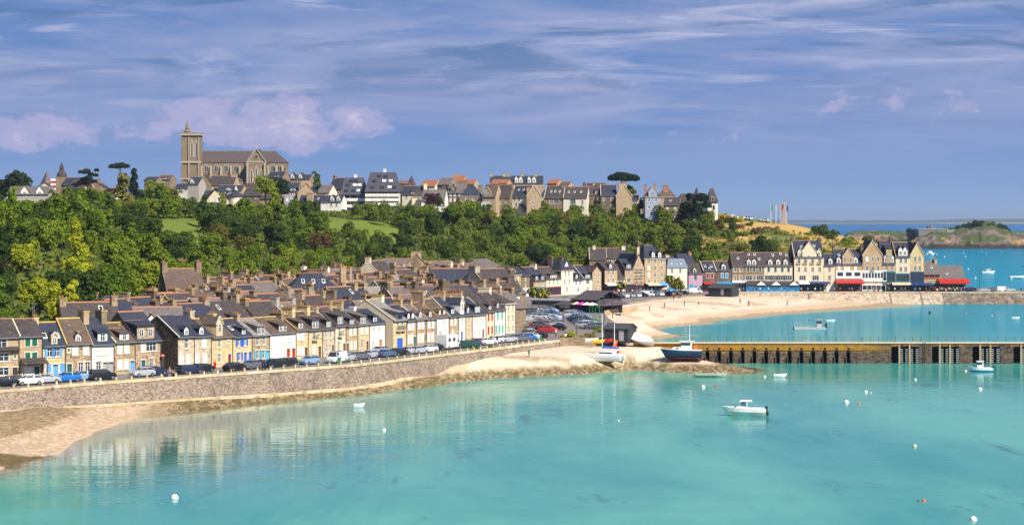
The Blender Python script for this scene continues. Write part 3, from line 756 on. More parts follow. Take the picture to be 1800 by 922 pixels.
        if ridge is not None:
            m = MB(); m.box(ins-.1, W-ins+.1, insy-.12, insy+.12, Hr-.05, Hr+.14, ridge); m.build('ridge_tiles', r)
            if kind == 'mansard': pass
    if pipe:
        m = MB(); m.tube((W-.09, -.1, -.1), (W-.09, -.1, He-.05), .055, .055, M_PIPE, 6, False); m.build('downpipe', t)
    for s in dorm: dormer(t, W, He, k, dp, s, wall, roof, ridge)
    for u, v in sky:
        m = MB(); y = dp/2*v; zz = He+y*k+.17; dy = .45
        m.hexa([(u*W-.35, y, zz), (u*W+.35, y, zz), (u*W+.35, y+dy*2, zz+dy*2*k), (u*W-.35, y+dy*2, zz+dy*2*k), (u*W-.35, y, zz+.12), (u*W+.35, y, zz+.12), (u*W+.35, y+dy*2, zz+dy*2*k+.12), (u*W-.35, y+dy*2, zz+dy*2*k+.12)], M_FRAME)
        m.hexa([(u*W-.24, y+.1, zz+.1*k+.1), (u*W+.24, y+.1, zz+.1*k+.1), (u*W+.24, y+dy*2-.1, zz+(dy*2-.1)*k+.1), (u*W-.24, y+dy*2-.1, zz+(dy*2-.1)*k+.1), (u*W-.24, y+.1, zz+.1*k+.14), (u*W+.24, y+.1, zz+.1*k+.14), (u*W+.24, y+dy*2-.1, zz+(dy*2-.1)*k+.14), (u*W-.24, y+dy*2-.1, zz+(dy*2-.1)*k+.14)], M_GLASS)
        m.build('skylight', r)
    for c in chim:
        u, wx, wy, up = c[:4]; v = c[4] if len(c) > 4 else .5
        x = min(max(u*W, wx/2-.05), W-wx/2+.05); cm_ = c[5] if len(c) > 5 else side
        cm_ = STN[cm_] if isinstance(cm_, str) else cm_
        chimney(t, x, dp*v, He*.8, Hr+up, wx, wy, cm_, cap, pots)
    if awn:
        for (u0, u1, za, out_, drop, c) in awn:
            a = MB(); x0, x1 = u0*W, u1*W; F = cm(c)
            a.hexa([(x0, -out_, za-drop), (x1, -out_, za-drop), (x1, -.02, za), (x0, -.02, za), (x0, -out_, za-drop+.07), (x1, -out_, za-drop+.07), (x1, -.02, za+.07), (x0, -.02, za+.07)], F)
            a.box(x0, x1, -out_-.04, -out_, za-drop-.28, za-drop+.07, F); a.build('awning', t)
    if shop:
        for (u0, u1, z0, z1, c, n) in shop:
            a = MB(); x0, x1 = u0*W, u1*W; F = cm(c)
            a.box(x0, x1, -.10, -.04, z0, z1, M_GLASS if not (c == 'white' and z1-z0 > 2.5) else M_FRAME)
            if c == 'white' and z1-z0 > 2.5: [a.box(x0+(x1-x0)*(i+.16)/n, x0+(x1-x0)*(i+.84)/n, -.125, -.09, z0+(z1-z0)*.34, z0+(z1-z0)*.82, M_GLASS) for i in range(n)]
            a.box(x0-.05, x1+.05, -.16, -.03, z1-.25, z1+.2, F); a.box(x0, x1, -.14, -.03, z0, z0+.35, F)
            for i in range(n+1): x = x0+(x1-x0)*i/n; a.box(x-.06, x+.06, -.15, -.03, z0, z1, F)
            a.build('shop_front', t)
    if extra: extra(t, W, He, Hr, dp)
    return t, W
# ---------------------------------------------------------------- the row of houses on the quay, left to right
BASE = [(-90,671),(0,667),(75,664),(161,660),(202,658),(282,652.5),(372,646),(443,638.5),(520,632),(568,627.5),(629,620),(692,613.5),(767,606),(854,595),(906,589)]
def fp(px): return gq(px, ip(BASE, px))
def front(x0, x1, ye, yr, wall, roof, floors, label, dp=8.0, set_=0, **k):
    p0, p1 = fp(x0), fp(x1)
    d = (p1-p0).normalized(); n = Vector((-d.y, d.x, 0))
    if set_: p0 = p0+n*set_; p1 = p1+n*set_
    mid = (p0+p1)/2; D = mid.y
    He = zy(ye, D)-mid.z; Dr = D+n.y*dp/2; Hr = zy(yr, Dr)-mid.z
    return house(p0, p1, He, Hr, dp, wall, roof, floors, label, group='terraced houses facing the seawall road', pots=k.pop('pots', 3), **k)
Y = M_LICH
def canopy(t, W, He, Hr, dp):
    m = MB(); z = He*.37; R_ = RF['dark']
    m.hexa([(.0, -1.6, z-.1), (W+.5, -1.6, z-.1), (W+.3, 0, z+.35), (.1, 0, z+.35), (.0, -1.6, z+.02), (W+.5, -1.6, z+.02), (W+.3, 0, z+.75), (.1, 0, z+.75)], R_)
    for x in (.15, W+.2): m.box(x, x+.14, -1.5, -1.36, -.1, z, STN['timber'])
    m.build('porch_roof', t)
def strip_roof(t, W, He, Hr, dp):
    m = MB(); z = He*.73; m.hexa([(0, -.8, z-.25), (W*.98, -.8, z-.25), (W*.98, 0, z), (0, 0, z), (0, -.8, z-.15), (W*.98, -.8, z-.15), (W*.98, 0, z+.3), (0, 0, z+.3)], RF['dark']); m.build('pent_roof', t)
def whitegable(t, W, He, Hr, dp):
    m = MB(); m.poly([(-.1, dp*.9, He+.3), (W*.55, dp*.9, He+.3), (W*.3, dp*.9, Hr+1.4)], STN['white'])
front(-62, -8, 592, 561, 'tan', 'dark', ['w20 w60', 'w20 w60', 'w30 w70'], 'stone quay house cut by the left edge of the photo', chim=[(1,.8,1.4,1.0)])
front(-8, 34, 592, 561, 'tan', 'dark', ['v35 d82', 'v35 n82', 'v20 v65'], 'beige three storey quay house with wide white windows and a narrow slate strip', dcol='dark', extra=strip_roof, chim=[(.0,.8,1.3,1.1)])
front(34.5, 75, 590, 561, 'tan', 'dark', ['g35 d75', 'c35 c65', 'c35 c65'], 'beige quay house with dark green shutters above a slate porch and white garage', scol='green', dcol='green', extra=canopy, verge=M_TRIM, chim=[(1,.6,.9,.2)])
front(75.5, 115.5, 606, 567, 'yellow', 'blue', ['c25 d55 c85', 'o30 o62'], 'yellow stone quay house with sky blue open shutters and blue door', scol='sky', dcol='sky', dorm=[('s',.5,1.0,1.4)], sky=[(.22,.25),(.78,.25)], ridge=Y, chim=[(0,.7,1.2,.9)])
front(116, 161, 602.5, 560, 'brown', 'brown', ['d10 w32 w58 w85', 'n12 s36 s78'], 'brown rubble quay house with white shutters, green door and mottled brown slate roof', dcol='green', dorm=[('g',.5,.9,1.1)], ridge=Y, verge=Y)
front(161.5, 201, 603, 559.5, 'white', 'blue', ['w30 d60 d85', 's35 s65'], 'white quay house between two brown stone ones, slate roof with one tall white dormer', dorm=[('a',.5,1.6,1.7)], ridge=None, verge=Y, chim=[(0,.9,2.2,1.3,.5,'tan'),(.98,.9,2.4,1.3,.5,'gran')], dcol='grey', pots=0, cap=Y)
front(201.5, 238, 600, 568, 'brown', 'brown', ['s25 s55 d85', 's25 s58'], 'brown stone quay house with white shutters and a sloping white dormer', dorm=[('a',.5,1.8,1.4)], ridge=Y, dcol='sky', verge=M_TRIM)
front(238.5, 283, 597, 548, 'brown', 'blue', ['d30 w62', 's30 v62'], 'tall brown stone quay house with steep dark blue slates beside the alley', dcol='teal', dorm=[('A',.4,3.4,2.3,None,2)], dp=9.5, ridge=M_RIDGE, side='dark')
front(313, 342, 591, 555.6, 'pale', 'blue', ['s20 s60', 'w50'], 'pale rubble quay house at the alley corner with a dark stone gable and blue slates', dp=10.5, dorm=[('g',.55,.9,1.2)], side='dark', verge=M_TRIM, ridge=None, dcol='white')
front(342.2, 372, 590, 555.6, 'pale', 'blue', ['s15 s60', 's55'], 'pale rubble quay house with white shutters sharing a wide blue slate roof, right half', dp=10.5, dorm=[('g',.45,.9,1.2)], ridge=None, chim=[(1,.9,1.8,.9)])
front(372.3, 409, 591, 560, 'yellow', 'brown', ['w35 d85', 'w35 n80'], 'yellow ashlar quay house with a dark red door and large stone gabled dormer', dcol='wine', dorm=[('s',.36,1.7,2.1)], ridge=Y, chim=[(.98,.8,1.2,.8)])
front(409.3, 443, 590, 561, 'yellow', 'blue', ['o35 d65 d92', 'o30 o62'], 'yellow stone quay house with bright royal blue shutters and doors', scol='blue', dcol='blue', dorm=[('a',.62,1.0,1.2)], ridge=Y, sky=[(.3,.3)], verge=M_TRIM)
front(443.3, 474.5, 588, 560, 'brown', 'pale', ['o30 o62 d92', 'w30 w65'], 'brown stone quay house with light blue shutters under a pale grey roof', scol='cyan', dcol='cyan', dorm=[('A',.5,1.9,1.5,None,2)], ridge=M_RIDGE, chim=[(0,.7,1.2,.9)])
front(474.8, 520.5, 584, 558, 'white', 'brown', ['s45 d70 d90', 's50 s72'], 'wide plain white quay house with two red doors', dcol='red', dorm=[('a',.52,1.9,1.4,None,2)], ridge=Y, chim=[(.95,.9,2.6,.9,.5,'gran')], cap=Y)
front(520.8, 542, 579, 553, 'yellow', 'brown', ['s20 s50 d82', 's22 s52 n82'], 'narrow yellow quay house with white shutters, right of the wide white one', dorm=[('a',.45,1.2,1.4)], ridge=Y, verge=Y, chim=[(.9,.9,2.2,1.3)], cap=Y)
front(542.3, 567, 578, 548, 'yellow', 'dark', ['s40 d80', 'b40 n80'], 'yellow quay house with an iron balcony at a tall window and paired dormer', dorm=[('A',.5,1.9,1.6,None,2)], ridge=Y, chim=[(1,.8,2.4,1.1)], cap=Y)
front(567.3, 588.5, 576, 548, 'pale', 'dark', ['w35 d85', 'w25 w65'], 'pale rubble quay house with small green framed dormer windows', dorm=[('A',.5,1.6,1.4,None,2)], ridge=Y, chim=[(1,.8,1.3,.7)])
front(588.8, 608, 571, 540, 'cream', 'dark', ['w35 d85', 'b40 n85'], 'cream quay house with a long white balcony window under a twin dormer', dorm=[('A',.5,1.9,1.7,None,2)], ridge=M_RIDGE)
front(608.3, 629, 571, 541, 'tan', 'dark', ['d15 s45 s78', 's40 s75'], 'tan quay house with a flat terrace dormer, two doors left of a twin windowed one', dorm=[('A',.5,1.6,1.2,None,2)], ridge=Y, chim=[(0,.7,1.6,1.1),(.98,.8,2.0,1.1)], cap=Y)
front(629.3, 650, 569, 544, 'yellow', 'grey', ['w35 d80', 's35 s75'], 'yellow quay house with grey slates and an iron grille over its ground floor window', dorm=[('A',.45,1.8,1.5,None,2)], ridge=None)
front(650.3, 677, 567, 544, 'white', 'blue', ['n20 d70', 'n25 n60'], 'white quay house with an orange door against a cream gable', dcol='orange', dorm=[('a',.4,1.2,1.3)], ridge=None, pots=0, chim=[(0,.8,1.0,.7,.5,'white')])
front(691, 714.5, 562, 527, 'yellow', 'pale', ['g50', 'b35 b70'], 'cream gabled quay house with blue garage doors and flower balcony', scol='blue', dp=12.5, side='cream', dorm=[('A',.5,1.8,1.5,'navy',2)], verge=M_TRIM, ridge=Y, cap=Y, chim=[(1,.9,2.4,1.0)])
front(714.8, 732, 562, 536, 'tan', 'blue', ['s25 s55 d88', 's28 s65'], 'tan quay house with white shutters between the balcony house and brown stone ones', dorm=[('g',.3,.8,1.1),('g',.72,.8,1.1)], ridge=M_RIDGE, dcol='green', chim=[(1,.7,1.7,1.1)], cap=Y)
front(732.3, 749, 560, 534, 'brown', 'grey', ['s25 s62', 's28 s66'], 'narrow brown rubble quay house behind the white parked cars, left one of two', dorm=[('g',.5,.9,1.1)], ridge=None, verge=M_TRIM, chim=[(1,.7,1.8,.9)])
front(749.3, 767, 559, 532, 'brown', 'brown', ['s25 s62 d92', 's28 s66'], 'narrow brown rubble quay house next to the white one behind the camper van', dorm=[('g',.5,.9,1.1)], ridge=M_RIDGE, verge=Y, chim=[(1,.7,2.6,2.2)], cap=Y)
front(767.3, 789, 555, 526, 'white', 'brown', ['w30 s75', 'n60'], 'blank white quay house behind the white camper van', dorm=[('g',.35,.8,1.0),('g',.7,.8,1.0)], ridge=Y, verge=Y, dcol='white')
front(789.3, 806, 554, 521, 'tan', 'blue', ['s40 d85', 's28 s66'], 'narrow tan quay house with an orange door right of the blank white one', dcol='orange', dorm=[('a',.5,1.3,1.5)], ridge=M_RIDGE, verge=M_TRIM, chim=[(1,.8,2.2,1.1)], cap=Y)
front(806.3, 818.5, 553, 526, 'white', 'blue', ['d45', 'n50'], 'slim white quay house with a tall white gable and blue door', dcol='blue', dorm=[('s',.5,1.6,2.2)], ridge=None)
front(818.8, 830, 552, 526, 'yellow', 'blue', ['w50', 'w50'], 'slim yellow quay house between two white ones', dorm=[('g',.5,.9,1.2)], ridge=M_RIDGE, chim=[(0,.6,1.0,.8)])
front(830.3, 854, 551, 526, 'white', 'blue', ['n20 n50 d80', 'n20 n38 n56 n85'], 'white quay house with three small arched windows in a row and a broad dormer', dcol='dark', dorm=[('a',.45,2.4,1.7,None,3)], ridge=None, verge=M_RIDGE, chim=[(0,.8,3.0,1.9,.5,'tan')], cap=M_RIDGE)
front(854.3, 869, 546, 518, 'cream', 'dark', ['c30 c72', 'c30 c72'], 'cream quay house with dark red shutters near the end of the row', scol='red', dorm=[('a',.6,1.1,1.2)], ridge=None)
front(869.3, 888, 543, 514, 'white', 'dark', ['c15 c45 c75', 'c30 c70'], 'white quay house with turquoise shutters near the end of the row', scol='turq', dorm=[('g',.4,.9,1.1)], ridge=M_RIDGE)
t, fw_ = front(888.5, 906, 533, 511, 'cream', 'dark', ['w30 w75', 'w30 w75', 'w30 w75'], 'tall cream corner house at the right end of the quay row by the square', kind='hip', dp=10, ridge=None, chim=[(.1,1.0,2.6,.8,.5,'ivory')], pots=0)
# the square side of the corner house has its own windows
m = MB()
# ---------------------------------------------------------------- restaurants and hotels round the harbour
RB = [(850,533),(880,529),(898,526),(930,522),(960,520),(1000,517.5),(1060,515),(1130,513.5),(1210,512.3),(1290,511.8),(1800,511.8)]
def rp(px, back=0):
    p = gq(px, ip(RB, px))
    if back: q = p*((p.y+back)/p.y); p = Vector((q.x, q.y, zq(q.y)))
    return p
def right(x0, x1, ye, yr, wall, roof, floors, label, dp=9.0, back=0, grp='harbour restaurants and hotels', cat='building', **k):
    p0, p1 = rp(x0, back), rp(x1, back); D = (p0.y+p1.y)/2
    He = zy(ye, D)-min(p0.z, p1.z); Hr = zy(yr, D+(0 if k.get('kind') == 'front' else dp/2))-min(p0.z, p1.z)
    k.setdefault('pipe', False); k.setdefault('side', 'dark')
    return house(p0, p1, He, Hr, dp, wall, roof, floors, label, cat=cat, group=grp, name=k.pop('name', 'harbour_building'), **k)
G = 'houses behind the harbour car park'
right(862, 896, 478, 454, 'gran', 'grey', ['w30', 'w30'], 'low stone building under a large grey pyramid roof at the back of the square', kind='pyr', back=12, dp=12, grp=G, ridge=None)
right(898, 916, 483, 468, 'tan', 'blue', ['w30 w70', 's30 s70', 's30 s70'], 'tan corner building with blue mansard and red oval sign beside the square', kind='mansard', dorm=[('a',.5,1.6,1.5,None,2)], shop=[(.05,.95,.3,2.9,'white',3)], awn=[(.1,.7,3.0,1.6,.5,'azure')], grp=G, ridge=None)
right(916.5, 931, 484, 470, 'gran', 'blue', ['w30 w70', 'w50', 'w50'], 'narrow granite building with a small balcony right of the corner building', dorm=[], grp=G, shop=[(.05,.95,.3,2.9,'white',2)], ridge=None)
right(938, 960, 492, 469, 'tan', 'blue', ['w20', 'w30 w75'], 'tan building above a green and blue shop front behind the coach', dorm=[('A',.25,1.6,1.5,None,2),('A',.72,1.8,1.5,None,2)], shop=[(.02,.98,.3,2.7,'teal',4)], grp=G, chim=[(1,1.0,2.0,.8,.5,'ivory')])
right(960.5, 986, 489, 469, 'ivory', 'dark', ['w20', 'w20 w50 w78'], 'cream building with three attic windows above a dark red shop front', dorm=[('A',.5,4.2,1.3,None,3)], shop=[(.02,.98,.3,2.7,'wine',4)], grp=G, chim=[(.4,1.0,2.2,1.2,.8)], ridge=M_RIDGE)
right(986.5, 1007, 475, 458, 'ivory', 'blue', ['w50', 'w30 w70', 'w35 w65'], 'tall cream house with a steep blue mansard roof and twin dormer', kind='mansard', dorm=[('g',.5,2.2,1.7,None,2)], grp=G, ridge=None, chim=[(0,.9,1.6,1.4),(1,.9,1.6,1.2)])
right(1007.5, 1025, 491, 468, 'white', 'blue', ['w50', 'w30 w70'], 'low white house between the tall cream mansard house and a cream one', dorm=[('g',.4,1.0,1.3)], grp=G, sky=[(.6,.5)])
right(1025.5, 1041, 489, 466, 'ivory', 'blue', ['w50', 'v50'], 'small cream house with a broad white dormer left of a pointed stone gable', dorm=[('A',.5,2.4,1.4,None,3)], grp=G, verge=M_TRIM)
right(1041.3, 1057, 478, 468, 'tan', 'dark', ['w50', 'w30 w70', 'w30 w70'], 'pointed tan stone gable behind the market hall roof', kind='front', grp=G, dp=12)
right(1063, 1085, 472.5, 460, 'tan', 'dark', ['w30 w70', 'w30 w68', 'w30 w68'], 'square tan stone building with white upper cornice and two window columns', dorm=[('g',.5,1.0,1.4)], awn=[(0,1,3.2,1.8,.4,'white')], shop=[(.02,.98,.3,2.6,'wine',3)], grp=G, ridge=None)
right(1085.5, 1098, 489, 464, 'ivory', 'dark', ['w50', 'w30 w72'], 'narrow dark roofed house squeezed between two tan buildings', grp=G, ridge=None)
right(1098.3, 1113, 472, 455, 'tan', 'blue', ['v50', 'v50', 'w50'], 'narrow tan building with a broad white dormer above a pink trimmed window', dorm=[('a',.5,1.6,1.6,None,2)], shop=[(.02,.98,.3,2.6,'black',3)], grp=G, ridge=None)
right(1113.3, 1132, 469, 447, 'tan', 'blue', ['w50', 'b30 b70', 'b30 b70', 'b30 b70'], 'slim tan gable with stacked white balconies and a tall yellow chimney', kind='front', grp=G, dp=12, chim=[(.5,.9,.9,2.5,.06,'yellow')], shop=[(.02,.98,.3,2.6,'red',3)], pots=0, ridge=None)
right(1133, 1170.5, 454.6, 431, 'tan', 'blue', ['w50', 'w20 w50 w80', 's20 w50 w80', 's20 w50 w80', 'w20 w50 w80'], 'tallest tan stone building on the restaurant quay, blue slate roof with pale hips', kind='hipl', dp=12, dorm=[('g',.42,1.1,1.9),('g',.72,1.1,1.9)], awn=[(0,.6,3.2,3.2,.6,'cream'),(.62,1.1,3.2,3.2,.6,'sky')], shop=[(.0,1,.3,2.6,'black',5)], grp=G, chim=[(0,.8,1.6,1.2),(1,.8,1.4,-1.5,.7)], ridge=M_LEAD)
right(1172.5, 1208, 470, 454, 'ivory', 'light', ['w20 w50', 'w20 w60', 'w25 w66'], 'cream building with pale blue roof and three small dormers behind the palms', kind='mansard', dorm=[('g',.25,1.0,1.4),('g',.5,.8,1.3),('g',.72,1.0,1.4)], grp=G, ridge=None, trim=None)
right(1196, 1222, 462, 446, 'tan', 'blue', ['w50', 'w50', 'w50'], 'taller stone house with a red brick chimney behind the pink one', back=14, grp=G, chim=[(1,1.1,2.0,.6,.5,'brick')], ridge=None)
right(1210.5, 1235, 480, 463, 'pink', 'dark', ['c20 d50 d85', 'c50'], 'pink house with green shutters left of the red awning restaurant', scol='green', dcol='lgreen', dorm=[('g',.45,1.1,1.4,'lgreen')], trim=None, ridge=None, grp='harbour restaurants and hotels')
right(1236, 1258.5, 475, 459.5, 'dark', 'blue', ['w50', 'c35 c70'], 'dark stone house with wine red shutters above a red awning', scol='wine', dorm=[('g',.5,.9,1.0,'wine')], sky=[(.25,.3),(.75,.3)], awn=[(0,1,3.2,1.8,.4,'red')], shop=[(.02,.98,.3,2.6,'wine',3)], verge=M_TRIM)
right(1259, 1285.5, 475, 459, 'dark', 'dark', ['w50', 'c40 c70'], 'dark stone house with a bright blue dormer and blue awning', scol='azure', dorm=[('g',.5,1.4,1.7,'azure')], awn=[(0,1,3.2,1.8,.4,'azure')], shop=[(.02,.98,.3,2.6,'azure',3)], verge=M_TRIM)
right(1286.5, 1308, 466.6, 444, 'gran', 'dark', ['v50', 'w25 w72', 'w25 w72'], 'grey brown stone building with four white windows at the left end of the long roof', awn=[(0,1.2,3.6,1.6,.3,'white')], shop=[(.02,.98,.3,2.9,'white',4)], dp=11, sky=[(.6,.45)])
right(1308.3, 1343, 466.6, 444, 'gran', 'dark', ['w50', 'v22 w50 v78', 'c20 c50 c80'], 'brown stone hotel with dark teal shutters and two white dormers', scol='teal', dorm=[('g',.24,1.4,1.7),('g',.5,1.4,1.7)], sky=[(.3,.75),(.6,.75),(.8,.4)], dp=11, chim=[(.25,.8,1.4,.8)])
right(1343.3, 1393, 466.6, 444, 'cream', 'dark', ['w50', 'v14 v38 v62 v86', 'c16 c40 c64 c86'], 'cream hotel with blue shutters and three white dormers above the blue terrace', scol='teal', dorm=[('g',.22,1.4,1.7),('g',.5,1.4,1.7),('g',.76,1.4,1.7)], sky=[(.36,.7),(.64,.8),(.84,.7)], dp=11)
right(1396, 1448, 451.6, 423, 'cream', 'blue', ['v20 v50 v80', 'v28 v72', 'w16 w38 w62 w86', 'b16 b38 b62 b86'], 'tall cream hotel with a high central stone gable and flowered balcony', dp=15, dorm=[('s',.50,7.2,.4,None,1),('s',.20,1.6,1.8),('s',.84,1.6,1.8)], shop=[(.02,.98,.3,2.7,'black',7)], awn=[(0,.5,3.2,2.2,.4,'white'),(.5,1.2,3.3,2.2,.4,'navy')], sky=[(.3,.55),(.75,.6)], chim=[(0,.9,2.0,1.2,.5,'dark'),(1,.9,1.6,1.0,.5,'dark')], ridge=M_RIDGE, verge=M_TRIM, side='dark', trim=M_TRIM)
right(1448.5, 1467.5, 466, 446, 'cream', 'blue', ['g50', 'w50', 'w50'], 'narrow cream building between the tall gabled hotel and the red awning', dorm=[('g',.6,1.3,2.0)], ridge=M_RIDGE)
right(1468, 1516, 464, 438, 'tan', 'blue', ['v30 v70', 'v22 v50 v78', 's15 s38 s50 s75'], 'tan stone hotel with small central gable over a bright red awning', dorm=[('s',.48,4.0,2.6,None,2),('g',.14,1.4,1.9),('g',.76,1.4,1.9)], awn=[(0,1.02,4.0,3.0,1.0,'red')], shop=[(.1,.98,.3,2.4,'wine',5),(.03,.97,4.4,7.0,'white',3)], dp=12, sky=[(.2,.5),(.42,.7)], chim=[(0,.8,1.6,1.4,.5,'dark')])
right(1516.5, 1551, 448, 423, 'tan', 'blue', ['w20 w50 w80', 'w15 v45 w85', 'w22 b50 w78', 's22 w50 w78'], 'broad pointed stone gable above a white first floor', kind='front', dp=15, verge=M_TRIM, shop=[(-.02,1.16,.2,2.3,'white',5),(-.03,1.2,3.4,7.0,'white',8)], ridge=M_RIDGE, chim=[(.02,.9,1.8,-1.2,.3,'dark')])
right(1551.3, 1574, 463, 423, 'tan', 'blue', ['w50', 'v50', 'w30 w70'], 'tan stone house with four steep dormers right of the broad pointed gable', dp=15, dorm=[('g',.28,1.4,2.4),('g',.74,1.4,2.4),('A',.5,2.0,5.2,None,2)], shop=[(.02,.98,3.0,6.6,'teal',3),(0,1,.2,2.4,'black',3)], chim=[(1,.8,1.4,1.0)], ridge=M_RIDGE)
right(1574.3, 1600, 451, 426, 'cream', 'blue', ['w50', 'v30 v72', 'w35 w68', 'w35 w68'], 'cream hotel with two rounded dormers on a steep triangular slate roof', dp=13, dorm=[('g',.36,1.6,2.4),('g',.66,1.6,2.4)], shop=[(.05,.95,3.2,6.0,'teal',4),(0,1,.2,2.4,'grey',3)], awn=[(-.3,1,3.0,2.4,.5,'cream')], ridge=M_LICH, kind='gable', verge=M_LICH)
right(1600.3, 1624, 448, 427, 'yellow', 'blue', ['w50', 'v30 v72', 'w35 w68', 'w35 w68'], 'last yellow pointed gable at the right end of the hotel row', kind='front', dp=14, verge=M_TRIM, shop=[(.02,.98,3.0,6.6,'navy',4),(0,1,.2,2.4,'navy',3)], awn=[(-.1,1.6,2.9,2.6,.5,'navy')], ridge=M_RIDGE, chim=[(.5,1.0,1.4,.2,.4,'tan')])
right(1624.3, 1652, 481, 459, 'tan', 'grey', ['w50', 'v50'], 'low slate building with an orange striped window band beside the last gable', dp=12, shop=[(.02,1.0,4.3,5.9,'orange',3),(0,1,.2,2.4,'dark',3)], ridge=None, sky=[(.6,.4)], chim=[(1,1.0,3.0,.7,.5,'tan')], cap=M_LICH)
right(1652.3, 1697, 488.5, 467, 'tan', 'grey', ['v50', 'w50'], 'low wide slate restaurant with long red awnings at the end of the quay', dp=12, awn=[(-.1,1.1,4.4,4.2,1.4,'red')], shop=[(.0,1.0,.2,2.8,'dark',6)], ridge=None, sky=[(.32,.25)], verge=M_TRIM)
# houses standing behind the row on the first slope
def slope_house(x0, x1, yb, ye, yr, D, wall, roof, floors, label, dp=8, **k):
    p0, p1 = pd(x0, D), pd(x1, D); rot = k.pop('rot', 0)
    if rot:
        w = (p1-p0).length; c = (p0+p1)/2; dx = Vector((math.cos(rot), math.sin(rot), 0))*w/2; p0, p1 = c-dx, c+dx
    z = zy(yb, D); p0.z = p1.z = z; k.setdefault('pipe', False); k.setdefault('plinth', 8)
    k.setdefault('name', 'hill_house'); k.setdefault('group', 'houses on the hill')
    return house(p0, p1, zy(ye, D)-z, zy(yr, D+(0 if k.get('kind') == 'front' else dp/2))-z, dp, wall, roof, floors, label, **k)
slope_house(1036, 1066, 468, 455, 436, 735, 'gran', 'dark', ['w70'], 'dark roofed cottage behind the pointed tan gable, left one of two', verge=M_TRIM, chim=[(.3,1.0,1.4,.9,.5,'ivory')])
slope_house(1066, 1100, 466, 452, 436, 738, 'gran', 'dark', ['w20 w40'], 'dark roofed cottage left of the tallest tan stone building, right one of two', verge=M_TRIM, chim=[(.95,1.4,2.0,.8,.5,'ivory')])
slope_house(1104, 1130, 470, 462, 444, 725, 'dark', 'blue', ['w50'], 'plain blue slate roof just left of the tallest tan stone building', ridge=None)
slope_house(1172, 1200, 470, 458, 452, 732, 'ivory', 'blue', ['w50'], 'small chimneyed roof peeping over the pale blue roof', chim=[(0,1.2,1.4,.8,.5,'ivory')])

# market hall in the middle of the square
def market():
    a, b = gq(978, 547), gq(1046, 549); d = b-a; rz = math.atan2(d.y, d.x)
    t = thing('market_hall', 'large dark timber market hall with purple slate roofs beside the car park', 'market hall', tuple(a), rz, None, (.96, .96, .86))
    W = d.length; Tm = STN['timber']; Rf = slate('hall_slate', (.075, .058, .070), (.12, .095, .105))
    m = MB(); m.box(0, W, 0, 15, -.5, 2.2, Tm); m.box(W*.42, W*1.02, 1.5, 14, 2.2, 3.9, Tm)
    for i in range(26): x = W*.42+(W*.6)*i/25; m.box(x-.05, x+.05, 1.4, 1.5, .1, 3.9, plain('timber_batten', (.11, .085, .085), .8))
    m.build('wall', t)
    m = MB()
    m.hexa([(-.8,-1.2,2.0),(W*.46,-1.2,2.2),(W*.46,15.5,2.2),(-.8,15.5,2.0),(W*.36,5.5,5.0),(W*.46,5.5,5.2),(W*.46,9.5,5.2),(W*.36,9.5,5.0)], Rf)
    m.prism([(.2,3.7),(7.5,6.2),(15.2,3.7),(15.2,3.9),(7.5,6.45),(.2,3.9)], 'x', W*.40, W*1.06, Rf)
    m.hexa([(W*1.0,-2.5,2.2),(W*1.34,-2.0,2.2),(W*1.34,13,2.2),(W*1.0,15,2.2),(W*1.0,5,4.0),(W*1.2,5,3.7),(W*1.2,8,3.7),(W*1.0,8,4.0)], Rf)
    m.build('roof', t)
    m = MB()
    for x in np.linspace(W*1.03, W*1.31, 5): m.box(x-.1, x+.1, -1.9, -1.7, -.5, 2.2, Tm)
    m.build('porch_posts', t)
    m = MB(); m.box(W*.08, W*.2, -.06, 0, 1.2, 1.9, M_FRAME); m.build('window', t)
    m = MB(); m.box(W*.22, W*.36, -.06, 0, 1.2, 1.9, M_FRAME); m.build('window', t)
market()
def shed(px0, px1, yb, hw, hr, dp, label, door):
    a, b = gq(px0, yb), gq(px1, yb+1); d = b-a; rz = math.atan2(d.y, d.x); W = d.length
    t = thing('shed', label, 'cabin', tuple(a), rz); m = MB(); bd = plain('black_boards', (.035, .038, .045), .7)
    m.box(0, W, 0, dp, -.4, hw, bd)
    for i in range(int(W/.35)): m.box(i*.35, i*.35+.04, -.03, 0, 0, hw, plain('black_batten', (.06, .06, .07), .7))
    m.poly([(0, 0, hw), (0, dp/2, hr), (0, dp, hw)], bd); m.poly([(W, 0, hw), (W, dp, hw), (W, dp/2, hr)], bd); m.build('wall', t)
    m = MB(); k = (hr-hw)/(dp/2); m.prism([(-.3, hw-.3*k), (dp/2, hr), (dp+.3, hw-.3*k), (dp+.3, hw-.3*k+.12), (dp/2, hr+.12), (-.3, hw-.3*k+.12)], 'x', -.25, W+.25, slate('shed_roof', (.055, .058, .07), (.08, .08, .09))); m.build('roof', t)
    m = MB(); m.box(W*door-.5, W*door+.5, -.07, -.01, 0, 2.1, cm('grey')); m.build('door', t)
    return t
shed(1062, 1104, 598, 2.4, 3.3, 5.2, 'black boarded cabin with a grey door at the root of the jetty', .72)
shed(1245, 1286, 518, 2.4, 3.6, 5.0, 'long black boarded shed standing on the beach wall below the restaurants', .6)
